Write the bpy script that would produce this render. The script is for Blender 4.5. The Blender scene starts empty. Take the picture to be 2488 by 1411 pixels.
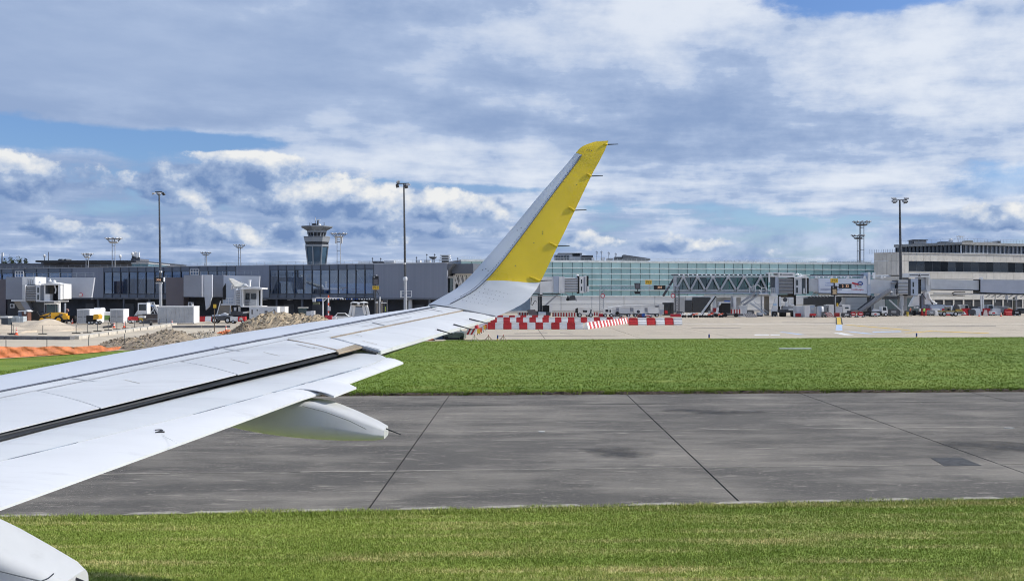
import bpy, math, random
import numpy as np
from mathutils import Vector, Matrix
random.seed(7); RNG = np.random.default_rng(7)
R = math.radians
SC = bpy.context.scene
COL = SC.collection
# camera calibration, in photograph pixels (2488 x 1411): focal length, principal column, horizon row; eye height in metres
F, CX, HY, HC = 2500.0, 1244.0, 715.0, 4.2

# ------------------------------------------------------------------ camera
cam_d = bpy.data.cameras.new('camera'); cam = bpy.data.objects.new('camera', cam_d); COL.objects.link(cam)
cam.location = (0, 0, HC); cam.rotation_euler = (R(90), 0, 0)
cam_d.sensor_width = 36; cam_d.lens = F/2488*36; cam_d.shift_y = (HY-705.5)/2488
cam_d.clip_start = 0.1; cam_d.clip_end = 6000
SC.camera = cam
SC.view_settings.view_transform = 'Standard'; SC.view_settings.look = 'None'
SC.view_settings.gamma = 1; SC.view_settings.use_curve_mapping = False
SC.view_settings.exposure = 0.22
SC.cycles.use_denoising = True; SC.cycles.filter_width = 1.05; SC.cycles.use_adaptive_sampling = True; SC.cycles.adaptive_threshold = .03; SC.cycles.adaptive_min_samples = 12
SC.cycles.max_bounces = 5; SC.cycles.diffuse_bounces = 2; SC.cycles.glossy_bounces = 3; SC.cycles.transparent_max_bounces = 12

# ------------------------------------------------------------------ sun
SUN = Vector((0.775, 0.10, 0.62)).normalized()
sd = bpy.data.lights.new('sun', 'SUN'); so = bpy.data.objects.new('sun', sd); COL.objects.link(so)
sd.energy = 3.6; sd.angle = R(0.55); sd.color = (1.0, 0.95, 0.87)
so.rotation_euler = SUN.to_track_quat('Z', 'Y').to_euler(); so.location = (60, 20, 60)

# ------------------------------------------------------------------ node helper: arithmetic on sockets
class NS:
    def __init__(s, t, sock): s.t = t; s.k = sock
    def _m(s, op, *a, clamp=False):
        n = s.t.nodes.new('ShaderNodeMath'); n.operation = op; n.use_clamp = clamp
        for i, v in enumerate(a):
            if isinstance(v, NS): s.t.links.new(v.k, n.inputs[i])
            else: n.inputs[i].default_value = v
        return NS(s.t, n.outputs[0])
    def __add__(s, o): return s._m('ADD', s, o)
    __radd__ = __add__
    def __sub__(s, o): return s._m('SUBTRACT', s, o)
    def __rsub__(s, o): return s._m('SUBTRACT', o, s)
    def __mul__(s, o): return s._m('MULTIPLY', s, o)
    __rmul__ = __mul__
    def __truediv__(s, o): return s._m('DIVIDE', s, o)
    def __rtruediv__(s, o): return s._m('DIVIDE', o, s)
    def mx(s, o): return s._m('MAXIMUM', s, o)
    def mn(s, o): return s._m('MINIMUM', s, o)
    def pw(s, o): return s._m('POWER', s, o)
    def clamp(s): return s._m('ADD', s, 0.0, clamp=True)
    def step(s, a, b):
        n = s.t.nodes.new('ShaderNodeMapRange'); n.interpolation_type = 'SMOOTHSTEP'
        s.t.links.new(s.k, n.inputs[0]); n.inputs[1].default_value = a; n.inputs[2].default_value = b
        return NS(s.t, n.outputs[0])
    def lin(s, a, b, c=0., d=1.):
        n = s.t.nodes.new('ShaderNodeMapRange')
        s.t.links.new(s.k, n.inputs[0])
        for i, v in enumerate((a, b, c, d)): n.inputs[i+1].default_value = v
        return NS(s.t, n.outputs[0])
def vec(t, x, y, z):
    n = t.nodes.new('ShaderNodeCombineXYZ')
    for i, v in enumerate((x, y, z)):
        if isinstance(v, NS): t.links.new(v.k, n.inputs[i])
        else: n.inputs[i].default_value = v
    return NS(t, n.outputs[0])
def noise(t, v, scale, detail=6., rough=.55, distort=0., lac=2.):
    n = t.nodes.new('ShaderNodeTexNoise'); t.links.new(v.k, n.inputs['Vector'])
    n.inputs['Scale'].default_value = scale; n.inputs['Detail'].default_value = detail
    n.inputs['Roughness'].default_value = rough; n.inputs['Distortion'].default_value = distort
    n.inputs['Lacunarity'].default_value = lac
    return NS(t, n.outputs[0])
def mixc(t, f, a, b):
    n = t.nodes.new('ShaderNodeMix'); n.data_type = 'RGBA'
    if isinstance(f, NS): t.links.new(f.k, n.inputs[0])
    else: n.inputs[0].default_value = f
    for i, v in ((6, a), (7, b)):
        if isinstance(v, NS): t.links.new(v.k, n.inputs[i])
        else: n.inputs[i].default_value = (*v, 1)
    return NS(t, n.outputs[2])

# ------------------------------------------------------------------ world: Nishita sky with procedural cloud layers
def make_world():
    w = bpy.data.worlds.new('World'); SC.world = w; w.use_nodes = True; w.cycles.sampling_method = 'MANUAL'; w.cycles.sample_map_resolution = 256
    t = w.node_tree; t.nodes.clear()
    out = t.nodes.new('ShaderNodeOutputWorld'); bg = t.nodes.new('ShaderNodeBackground')
    t.links.new(bg.outputs[0], out.inputs[0]); STR = 0.10; bg.inputs[1].default_value = STR
    sky = t.nodes.new('ShaderNodeTexSky'); sky.sky_type = 'NISHITA'; sky.sun_disc = False
    sky.sun_elevation = math.asin(SUN.z); sky.sun_rotation = math.atan2(SUN.x, SUN.y)
    sky.air_density = 1.0; sky.dust_density = 0.6; sky.ozone_density = 1.6
    tc = t.nodes.new('ShaderNodeTexCoord'); sp = t.nodes.new('ShaderNodeSeparateXYZ')
    t.links.new(tc.outputs['Generated'], sp.inputs[0])
    x, y, z = (NS(t, sp.outputs[i]) for i in range(3))
    r = (x*x+y*y)._m('SQRT', x*x+y*y).mx(.001)
    a = x._m('ARCTAN2', x, y); e = z/r
    cx_, cy_ = x/r, y/r
    ae = vec(t, a, e, 0.0)
    def blob(px, py, sx, sy, v_too=False):            # soft cloud bank / gap at a bearing and elevation
        a0 = math.atan((px-CX)/F); e0 = (HY-py)/F*math.cos(a0)
        m = t.nodes.new('ShaderNodeVectorMath'); m.operation = 'MULTIPLY_ADD'; t.links.new(ae.k, m.inputs[0])
        m.inputs[1].default_value = (F/sx, F/sy, 0); m.inputs[2].default_value = (-a0*F/sx, -e0*F/sy, 0)
        d_ = t.nodes.new('ShaderNodeVectorMath'); d_.operation = 'DOT_PRODUCT'; t.links.new(m.outputs[0], d_.inputs[0]); t.links.new(m.outputs[0], d_.inputs[1])
        dv = NS(t, d_.outputs['Value']); g = dv._m('POWER', .36788, dv)
        if not v_too: return g
        s_ = t.nodes.new('ShaderNodeSeparateXYZ'); t.links.new(m.outputs[0], s_.inputs[0]); return g, NS(t, s_.outputs[1])
    zz = e.mx(0.0)
    inv = 1.0/(zz+.07)
    q = vec(t, cx_*inv, cy_*inv, 0.0)                       # flat layer seen in perspective
    c3 = vec(t, cx_, cy_, e*1.35)                           # upright banks round the horizon
    st = vec(t, cx_, cy_, e*4.6+cx_*.5)                     # streaks
    bump = noise(t, c3, 19., 7., .60); big = noise(t, c3, 6.5, 3., .5)
    # --- stratocumulus sheet
    n1 = noise(t, q, .85, 7., .55); n1b = noise(t, q, 2.0, 6., .55); n1s = noise(t, st, 3.4, 6., .56)
    cover = (n1*.4 + n1s*.45 + n1b*.15-.5)*1.75+.5 + (bump-.5)*.55 + (big-.5)*.3
    bias = (blob(350, 130, 950, 165)*.42 + blob(1350, 130, 800, 220)*.30 + blob(1900, 330, 700, 110)*.16 + blob(2150, 170, 420, 110)*.20
            - blob(200, 326, 400, 30)*.46 - blob(600, 345, 200, 24)*.36 - blob(2090, -10, 330, 46)*.42 - blob(2440, 455, 150, 40)*.34
            - blob(1290, 462, 200, 15)*.34 - blob(900, 446, 280, 15)*.34 - blob(1580, 507, 330, 18)*.18
            + blob(1000, 385, 380, 45)*.24 + blob(1750, 440, 500, 70)*.10 - blob(2050, 590, 480, 60)*.20)
    m1 = (cover+bias+.03).step(.36, .58)
    lb = ((n1b*.5 + n1s*.5-.5)*1.15 + .5 + (bump-.5)*.42*(1.0-blob(250, 130, 850, 170)*.8) + (big-.5)*.16 - blob(330, 480, 560, 90)*.13 - blob(800, 600, 900, 60)*.06 + blob(2150, 120, 660, 130)*.13 + blob(1500, 20, 440, 80)*.12 + blob(2350, 330, 330, 130)*.06 + blob(1000, 380, 400, 60)*.13 + blob(250, 372, 420, 16)*.14
          + blob(1900, 430, 700, 60)*.08 - blob(300, 250, 700, 100)*.10 - blob(1500, 310, 560, 80)*.09 - blob(1350, 190, 330, 50)*.03)
    k1 = lb.step(.30, .76)
    calm = blob(250, 130, 850, 190)*.72
    k1 = k1*(1.0-calm) + calm*.27
    c_dark, c_mid, c_lite = (.225, .315, .505), (.375, .465, .64), (.67, .715, .79)
    col1 = mixc(t, k1.lin(0, .5), c_dark, c_mid); col1 = mixc(t, k1.lin(.42, 1.), col1, c_lite)
    # --- cumulus banks low over the horizon
    bump2 = noise(t, vec(t, cx_+.010*SUN.x, cy_+.010*SUN.y, e*1.35+.020), 19., 4., .55)
    d2 = (bump-.5)*1.05 + (big-.5)*.6
    p2 = shv = None
    for px, py, sx_, sy_, wt, sv in ((500, 445, 330, 62, .62, .16), (30, 430, 130, 70, .60, .26), (840, 490, 330, 50, .62, .30), (1090, 500, 180, 48, .58, .28), (560, 385, 170, 22, .55, .30),
                                     (1680, 600, 230, 30, .46, .16), (1425, 580, 80, 28, .50, .16), (2400, 530, 160, 46, .50, .18), (1830, 615, 110, 26, .44, .14), (300, 560, 420, 34, .46, .20), (900, 565, 420, 26, .36, .12), (670, 553, 36, 14, .5, .3)):
        g, v = blob(px, py, sx_, sy_, True); w_ = g*wt; q_ = g*v*sv
        p2 = w_ if p2 is None else p2.mx(w_); shv = q_ if shv is None else shv+q_
    belt = ((e-.075)*(e-.075)*-900.)._m('EXPONENT', (e-.075)*(e-.075)*-900.)*(a*a).step(.30, .42)*.40     # the same banks go on round the horizon
    m2 = (d2+p2.mx(belt)).step(.245, .37)
    sh = ((bump-bump2)*2.5 + .38 + shv + blob(850, 470, 300, 40)*.22 + blob(1090, 480, 150, 40)*.20 + blob(20, 400, 110, 60)*.12 + blob(560, 373, 130, 14)*.30 + blob(2400, 515, 140, 36)*.22 + blob(1680, 590, 220, 20)*.16
          - blob(420, 455, 270, 55)*.26 - blob(300, 575, 500, 22)*.16 - blob(900, 565, 420, 24)*.12).clamp()
    cu_d, cu_m, cu_l = (.145, .235, .435), (.345, .44, .61), (.75, .755, .75)
    col2 = mixc(t, sh.lin(.05, .5), cu_d, cu_m); col2 = mixc(t, sh.lin(.42, .92), col2, cu_l)
    # --- low flat bars near the horizon, seen edge on
    bars = noise(t, vec(t, cx_, cy_, e*4.6+3.0), 5.0, 5., .55)
    m3 = (bars + e.step(.085, .02)*.12).step(.42, .58)*e.step(.13, .07)
    col3 = mixc(t, (bump*.5+bars*.5-(e-.02)*.6+blob(1900, 600, 600, 60)*.05).step(.38, .60), (.165, .255, .49), (.50, .575, .73))
    # --- compose, as radiance divided by the background strength
    def scl(c):
        n = t.nodes.new('ShaderNodeVectorMath'); n.operation = 'SCALE'; t.links.new(c.k, n.inputs[0]); n.inputs['Scale'].default_value = 1/STR
        return NS(t, n.outputs[0])
    blue = t.nodes.new('ShaderNodeMix'); blue.data_type = 'RGBA'; blue.blend_type = 'MULTIPLY'; blue.inputs[0].default_value = 1
    t.links.new(sky.outputs[0], blue.inputs[6]); blue.inputs[7].default_value = (.62, .78, 1.08, 1)
    c = NS(t, blue.outputs[2])
    c = mixc(t, m3*.85, c, scl(col3))
    c = mixc(t, m1*.96, c, scl(col1))
    c = mixc(t, m2*.95, c, scl(col2))
    t.links.new(c.k, bg.inputs[0])
make_world()

# ------------------------------------------------------------------ geometry helpers
def P(px, py, d): return Vector(((px-CX)/F*d, d, HC+(HY-py)/F*d))
def G(px, py):
    d = F*HC/(py-HY); return Vector(((px-CX)/F*d, d, 0))
def XD(px, d): return (px-CX)/F*d
def ZD(py, d): return HC+(HY-py)/F*d
ORG = {}
def reg(o, parent, org):
    COL.objects.link(o)
    if parent is not None: o.parent = parent
    ORG[o] = org
    return o
def tag(o, label=None, cat=None, group=None, kind=None):
    if label: o['label'] = label
    if cat: o['category'] = cat
    if group: o['group'] = group
    if kind: o['kind'] = kind
    return o
def thing(name, label, cat, loc=(0, 0, 0), rz=None, group=None, kind=None):
    """An Empty at the thing's base. rz None: parts are given in world coordinates; else in the thing's own frame."""
    o = bpy.data.objects.new(name, None); o.empty_display_size = .3
    o.location = loc
    if rz is not None: o.rotation_euler = (0, 0, rz)
    reg(o, None, Vector((0, 0, 0)) if rz is not None else Vector(loc))
    return tag(o, label, cat, group, kind)
def dup(root, loc, rz, label=None, group=None, mats=None):
    def cp(o, par):
        c = o.copy(); COL.objects.link(c); ORG[c] = ORG.get(o, Vector())
        if par is not None: c.parent = par; c.matrix_parent_inverse = o.matrix_parent_inverse.copy()
        for ch in list(o.children): cp(ch, c)
        return c
    r = cp(root, None); r.location = loc; r.rotation_euler = (0, 0, rz)
    if label: r['label'] = label
    if group: r['group'] = group
    return r
class MB:
    def __init__(s): s.v = []; s.f = []; s.sm = []
    def add(s, vs, fs, smooth=False):
        b = len(s.v); s.v += [tuple(p) for p in vs]; s.f += [tuple(i+b for i in q) for q in fs]; s.sm += [smooth]*len(fs); return s
    def box(s, x0, x1, y0, y1, z0, z1, M=None):
        vs = [Vector((x, y, z)) for z in (z0, z1) for y in (y0, y1) for x in (x0, x1)]
        if M is not None: vs = [M @ p for p in vs]
        return s.add(vs, [(0, 2, 3, 1), (4, 5, 7, 6), (0, 1, 5, 4), (2, 6, 7, 3), (0, 4, 6, 2), (1, 3, 7, 5)])
    def bar(s, a, b, w, h=None):
        a, b = Vector(a), Vector(b); d = b-a
        if d.length < 1e-6: return s
        d.normalize(); up = Vector((0, 0, 1)) if abs(d.z) < .95 else Vector((0, 1, 0))
        sx = d.cross(up).normalized(); sy = sx.cross(d); h = h or w
        vs = [p+sx*i*w/2+sy*j*h/2 for p in (a, b) for i, j in ((-1, -1), (1, -1), (1, 1), (-1, 1))]
        return s.add(vs, [(0, 3, 2, 1), (4, 5, 6, 7)]+[(i, (i+1) % 4, 4+(i+1) % 4, 4+i) for i in range(4)])
    def cyl(s, a, b, r0, r1=None, n=10, cap=True, smooth=True):
        a, b = Vector(a), Vector(b); r1 = r0 if r1 is None else r1
        d = (b-a).normalized(); up = Vector((0, 0, 1)) if abs(d.z) < .9 else Vector((1, 0, 0))
        ex = d.cross(up).normalized(); ey = d.cross(ex)
        vs = [p+(ex*math.cos(k*2*math.pi/n)+ey*math.sin(k*2*math.pi/n))*r for p, r in ((a, r0), (b, r1)) for k in range(n)]
        s.add(vs, [(i, n+i, n+(i+1) % n, (i+1) % n) for i in range(n)], smooth)
        if cap: s.add(vs, [tuple(range(n)), tuple(range(2*n-1, n-1, -1))])
        return s
    def tube(s, pts, r, n=6):
        pts = [Vector(p) for p in pts]
        rings = []
        for i, p in enumerate(pts):
            d = (pts[min(i+1, len(pts)-1)]-pts[max(i-1, 0)]).normalized()
            up = Vector((0, 0, 1)) if abs(d.z) < .9 else Vector((1, 0, 0))
            ex = d.cross(up).normalized(); ey = d.cross(ex); rr = r[i] if isinstance(r, (list, tuple)) else r
            rings.append([p+(ex*math.cos(k*2*math.pi/n)+ey*math.sin(k*2*math.pi/n))*rr for k in range(n)])
        vs = [q for g in rings for q in g]; m = len(pts)
        s.add(vs, [(i*n+k, (i+1)*n+k, (i+1)*n+(k+1) % n, i*n+(k+1) % n) for i in range(m-1) for k in range(n)], True)
        s.add(vs, [tuple(range(n)), tuple(range(m*n-1, (m-1)*n-1, -1))]); return s
    def lathe(s, prof, c, n=12, smooth=True, ph=0.):
        c = Vector(c); vs = []
        for r, z in prof:
            vs += [c+Vector((r*math.cos(ph+k*2*math.pi/n), r*math.sin(ph+k*2*math.pi/n), z)) for k in range(n)]
        m = len(prof)
        s.add(vs, [(i*n+k, i*n+(k+1) % n, (i+1)*n+(k+1) % n, (i+1)*n+k) for i in range(m-1) for k in range(n)], smooth)
        s.add(vs, [tuple(range(n-1, -1, -1)), tuple(range((m-1)*n, m*n))]); return s
    def prism(s, poly, vecx):
        """extrude a planar polygon (list of 3-D points) along vecx"""
        poly = [Vector(p) for p in poly]; n = len(poly); d = Vector(vecx)
        vs = poly+[p+d for p in poly]
        return s.add(vs, [tuple(range(n-1, -1, -1)), tuple(range(n, 2*n))]+[(i, (i+1) % n, n+(i+1) % n, n+i) for i in range(n)])
    def grid(s, rows, smooth=True, flip=False):
        m, n = len(rows), len(rows[0]); vs = [p for r_ in rows for p in r_]
        fs = [(i*n+j, i*n+j+1, (i+1)*n+j+1, (i+1)*n+j) for i in range(m-1) for j in range(n-1)]
        if flip: fs = [q[::-1] for q in fs]
        return s.add(vs, fs, smooth)
    def mesh(s, name, org=None):
        me = bpy.data.meshes.new(name); o = org or Vector()
        me.from_pydata([(p[0]-o[0], p[1]-o[1], p[2]-o[2]) for p in s.v], [], s.f)
        me.polygons.foreach_set('use_smooth', s.sm); me.update(); return me
    def build(s, name, m, parent=None, loc=None, fix=True):
        org = ORG[parent] if parent is not None else Vector(loc or (0, 0, 0))
        me = s.mesh(name, org)
        if fix: fixn(me)
        for k in (m if isinstance(m, (list, tuple)) else [m]): me.materials.append(k)
        o = bpy.data.objects.new(name, me)
        if parent is None: o.location = org
        return reg(o, parent, org)
import bmesh
def fixn(me):
    b = bmesh.new(); b.from_mesh(me); bmesh.ops.recalc_face_normals(b, faces=b.faces); b.to_mesh(me); b.free()
def bx(name, m, parent, x0, x1, y0, y1, z0, z1): return MB().box(x0, x1, y0, y1, z0, z1).build(name, m, parent, fix=False)
def inst(src, parent, loc, rz=0., m=None, name=None):
    """another object that shares the mesh of src, as a part of parent"""
    o = bpy.data.objects.new(name or src.name.split('.')[0], src.data); o.location = loc; o.rotation_euler = (0, 0, rz)
    return reg(o, parent, Vector())
_fc = {}
def text(s, size, M, m, parent, name='lettering', ext=.004, align='CENTER'):
    cu = bpy.data.curves.new('t', 'FONT'); cu.body = s; cu.size = size; cu.align_x = align; cu.align_y = 'CENTER'; cu.extrude = ext; cu.resolution_u = 2
    o = bpy.data.objects.new('t', cu); COL.objects.link(o); bpy.context.view_layer.update()
    me = bpy.data.meshes.new_from_object(o.evaluated_get(bpy.context.evaluated_depsgraph_get()))
    bpy.data.objects.remove(o); bpy.data.curves.remove(cu)
    me.transform(M); org = ORG[parent]; me.transform(Matrix.Translation(-org)); me.materials.clear(); me.materials.append(m); me.name = name
    ob = bpy.data.objects.new(name, me); return reg(ob, parent, org)
def FACE(p, rz=0.):      # matrix that stands lettering upright at p, facing -Y turned by rz
    return Matrix.Translation(Vector(p)) @ Matrix.Rotation(rz, 4, 'Z') @ Matrix.Rotation(R(90), 4, 'X')

# ------------------------------------------------------------------ materials
MT = {}
def pm(name, rgb, rough=.6, var=.12, scale=1.5, metal=0., spec=.5, bump=0., bscale=20., coat=0., dirt=0., objr=0., emit=0., stretch=None):
    if name in MT: return MT[name]
    m = bpy.data.materials.new(name); m.use_nodes = True; t = m.node_tree; b = t.nodes['Principled BSDF']
    b.inputs['Roughness'].default_value = rough; b.inputs['Metallic'].default_value = metal
    b.inputs['Specular IOR Level'].default_value = spec; b.inputs['Coat Weight'].default_value = coat
    tc = t.nodes.new('ShaderNodeTexCoord'); v = NS(t, tc.outputs['Object'])
    if stretch:
        mp = t.nodes.new('ShaderNodeMapping'); t.links.new(v.k, mp.inputs[0]); mp.inputs['Scale'].default_value = stretch; v = NS(t, mp.outputs[0])
    n = noise(t, v, scale, 5., .6)
    c = mixc(t, n.step(.3, .7), tuple(x*(1-var) for x in rgb), tuple(min(1, x*(1+var)) for x in rgb))
    if dirt:
        d = noise(t, v, scale*3.1, 8., .65).step(.52, .75)*dirt
        c = mixc(t, d, c, (.09, .08, .07))
    if objr:
        oi = t.nodes.new('ShaderNodeObjectInfo'); k = NS(t, oi.outputs['Random']).lin(0, 1, 1-objr, 1+objr)
        s = t.nodes.new('ShaderNodeVectorMath'); s.operation = 'SCALE'; t.links.new(c.k, s.inputs[0]); t.links.new(k.k, s.inputs['Scale']); c = NS(t, s.outputs[0])
    t.links.new(c.k, b.inputs['Base Color'])
    t.links.new((n*.25+(rough-.12)).k, b.inputs['Roughness'])
    if bump:
        bp = t.nodes.new('ShaderNodeBump'); bp.inputs['Strength'].default_value = bump; bp.inputs['Distance'].default_value = .02
        t.links.new(noise(t, v, bscale, 6.).k, bp.inputs['Height']); t.links.new(bp.outputs[0], b.inputs['Normal'])
    if emit:
        t.links.new(c.k, b.inputs['Emission Color']); b.inputs['Emission Strength'].default_value = emit
    MT[name] = m; return m
def glass(name, tint, refl=.35, rough=.02, trans=.7):
    """pane: part clear with a tint, part mirror (more at a slant)"""
    if name in MT: return MT[name]
    m = bpy.data.materials.new(name); m.use_nodes = True; t = m.node_tree; t.nodes.clear()
    o = t.nodes.new('ShaderNodeOutputMaterial'); tr = t.nodes.new('ShaderNodeBsdfTransparent'); gl = t.nodes.new('ShaderNodeBsdfGlossy'); mx = t.nodes.new('ShaderNodeMixShader')
    tr.inputs[0].default_value = (*[c*trans for c in tint], 1); gl.inputs['Roughness'].default_value = rough
    gl.inputs[0].default_value = (*[min(1, .5+.5*c) for c in tint], 1)
    lw = t.nodes.new('ShaderNodeLayerWeight'); lw.inputs[0].default_value = .25
    oi = t.nodes.new('ShaderNodeObjectInfo')
    k = NS(t, lw.outputs['Fresnel'])*.5 + NS(t, oi.outputs['Random'])*.10 + (refl-.05)
    t.links.new(k.clamp().k, mx.inputs[0]); t.links.new(tr.outputs[0], mx.inputs[1]); t.links.new(gl.outputs[0], mx.inputs[2]); t.links.new(mx.outputs[0], o.inputs[0])
    MT[name] = m; return m

# ------------------------------------------------------------------ ground, grass strips, taxiway, apron
SL = .065                                                   # slope of the taxiway lines across the view
def grass_mat(name, g1, g2, dry, drya, sc, st=(1, 1, 1)):
    m = bpy.data.materials.new(name); m.use_nodes = True; t = m.node_tree; b = t.nodes['Principled BSDF']
    ge = t.nodes.new('ShaderNodeNewGeometry'); v = NS(t, ge.outputs['Position'])
    mp = t.nodes.new('ShaderNodeMapping'); t.links.new(v.k, mp.inputs[0]); mp.inputs['Scale'].default_value = st; mp.inputs['Rotation'].default_value = (0, 0, -SL)
    vs = NS(t, mp.outputs[0])
    n1 = noise(t, vs, sc, 6., .6, .3); n2 = noise(t, v, 9., 5., .7); n3 = noise(t, vs, sc*2.7, 5., .6, .2)
    isl = NS(t, ge.outputs['Random Per Island'])
    c = mixc(t, (n1*.55+n2*.45).step(.36, .64), g1, g2)
    c = mixc(t, (n3*.6+n2*.25+isl*.15).step(.50, .66)*drya, c, dry)
    hs = t.nodes.new('ShaderNodeHueSaturation'); t.links.new(c.k, hs.inputs['Color']); t.links.new(isl.lin(0, 1, .68, 1.36).k, hs.inputs['Value']); t.links.new(isl.lin(0, 1, .49, .51).k, hs.inputs['Hue'])
    t.links.new(hs.outputs[0], b.inputs['Base Color']); b.inputs['Roughness'].default_value = .75; b.inputs['Specular IOR Level'].default_value = .2
    bp = t.nodes.new('ShaderNodeBump'); bp.inputs['Strength'].default_value = .9; bp.inputs['Distance'].default_value = .06
    t.links.new((noise(t, v, 14., 6., .7)).k, bp.inputs['Height']); t.links.new(bp.outputs[0], b.inputs['Normal'])
    return m
GM_near = grass_mat('grass_near', (.255, .345, .062), (.385, .465, .100), (.70, .60, .29), 1., .50, (.16, 1.5, 1))
GM_mid = grass_mat('grass_mid', (.120, .188, .024), (.185, .262, .038), (.32, .32, .07), .55, .22, (.22, 1.2, 1))
GM_far = pm('far_ground', (.20, .19, .165), .95, .2, .02)
def line_y(y0, x, s=SL): return y0+s*x
def strip(name, ya, yb, sa, sb, z, xs, m, kind='structure', thick=None):
    xs_ = np.linspace(xs[0], xs[1], 40)
    mb = MB(); mb.grid([[(x, ya+sa*x, z) for x in xs_], [(x, yb+sb*x, z) for x in xs_]], False)
    o = mb.build(name, m); return tag(o, kind=kind)
g = MB().add([(-3000, -400, -.10), (3000, -400, -.10), (3000, 5000, -.10), (-3000, 5000, -.10)], [(0, 1, 2, 3)]).build('ground', GM_far); tag(g, kind='structure')
SN = .088; Y_N, Y_F, Y_A = 20.15, 43.03, 95.4                             # taxiway near / far edge, apron edge, at the view axis
strip('near_verge', 6.0, Y_N+.03, 0, SN, -.015, (-26, 26), GM_near)
strip('middle_verge', Y_F-.03, Y_A+.1, SL, .12, -.010, (-60, 110), GM_mid)
def site_edge(X):
    e = np.array([[G(*p).x, G(*p).y] for p in ((-420, 893), (-200, 880), (0, 871.5), (130, 864), (280, 852.5), (420, 845), (700, 836), (1078, 828.5))])
    return np.where(X > e[-1, 0], 1e3, np.interp(X, e[:, 0], e[:, 1]))
def blades(name, m, xr, y_of, n, h0, h1, w, kmax=4, edge=None):
    """grass: upright leaning blades in small tufts, one mesh"""
    t = n
    X = RNG.uniform(xr[0], xr[1], t); u = RNG.uniform(0, 1, t)
    ylo, yhi = y_of(X); Y = ylo+(yhi-ylo)*(u if edge is None else edge(u))
    keep = np.abs(X) < Y*.56+1.2; X, Y = X[keep], Y[keep]; t = len(X)
    clump = .6+.4*np.sin(X*1.7+3*np.sin(Y*.9))*np.sin(Y*2.3+2*np.sin(X*.6))
    vs = []; 
    for k in range(kmax):
        a = RNG.uniform(0, 2*np.pi, t); h = RNG.uniform(h0, h1, t)*(.7+.5*clump); lean = RNG.uniform(.2, 1.3, t)*h
        ox, oy = RNG.normal(0, w*1.6, t), RNG.normal(0, w*1.6, t)
        bx_, by_ = X+ox, Y+oy; ca, sa = np.cos(a), np.sin(a)
        ww = w*RNG.uniform(.5, 1.1, t)
        p0 = np.stack([bx_-sa*ww/2, by_+ca*ww/2, np.full(t, -.012)], 1); p1 = np.stack([bx_+sa*ww/2, by_-ca*ww/2, np.full(t, -.012)], 1)
        p2 = np.stack([bx_+ca*lean, by_+sa*lean, h], 1)
        vs.append(np.stack([p0, p1, p2], 1))
    V = np.concatenate(vs, 0).reshape(-1, 3).astype(np.float32); nt = len(V)//3
    me = bpy.data.meshes.new(name); me.vertices.add(nt*3); me.vertices.foreach_set('co', V.ravel())
    me.loops.add(nt*3); me.loops.foreach_set('vertex_index', np.arange(nt*3, dtype=np.int32))
    me.polygons.add(nt); me.polygons.foreach_set('loop_start', np.arange(0, nt*3, 3, dtype=np.int32)); me.update(calc_edges=True); me.validate()
    me.materials.append(m); o = bpy.data.objects.new(name, me); reg(o, None, Vector()); return o
tag(blades('near_grass', GM_near, (-13, 13), lambda X: (np.full_like(X, 14.2), Y_N+.05+SN*X), 150000, .012, .042, .012, 4),
    'short sunlit grass on the near verge, mown in bands', 'grass', kind='stuff')
tag(blades('middle_grass', GM_mid, (-28, 58), lambda X: (Y_F-.06+SL*X, np.minimum(Y_A+.1+.12*X, site_edge(X))), 130000, .02, .075, .034, 3, edge=lambda u: u**1.5),
    'deep green grass between the taxiway and the apron', 'grass', kind='stuff')
# ragged grass lips creeping over the taxiway edges
tag(blades('edge_grass', GM_mid, (-24, 30), lambda X: (Y_F-.10+.05*np.sin(X*1.3)+.04*np.sin(X*4.1)+SL*X, Y_F+.45+SL*X), 9000, .12, .21, .04, 4),
    'ragged dark grass fringe along the far taxiway edge', 'grass', kind='stuff')
tag(blades('lip_grass', GM_near, (-13, 13), lambda X: (Y_N-.35+SN*X, Y_N+.08+.10*np.sin(X*1.1)+.06*np.sin(X*3.7)+SN*X), 6500, .025, .085, .018, 4),
    'tufted grass fringe along the near taxiway edge', 'grass', kind='stuff')
soil = pm('dark_soil', (.055, .040, .026), .95, .4, 6., bump=.8)
xs_e = np.linspace(-50, 90, 900)
def lip_row(dy, z, jy, jz): return [(x, Y_F+dy+jy*RNG.normal()+.05*math.sin(x*1.9)+.03*math.sin(x*5.3)+SL*x, max(.004, z+jz*RNG.normal())) for x in xs_e]
tag(MB().grid([lip_row(-.26, .008, .03, .002), lip_row(-.17, .05, .03, .02), lip_row(-.10, .10, .02, .02), lip_row(.02, .115, .02, .015), lip_row(.35, .0, .02, .0)], False).build('soil_edge', soil), kind='structure')

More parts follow.
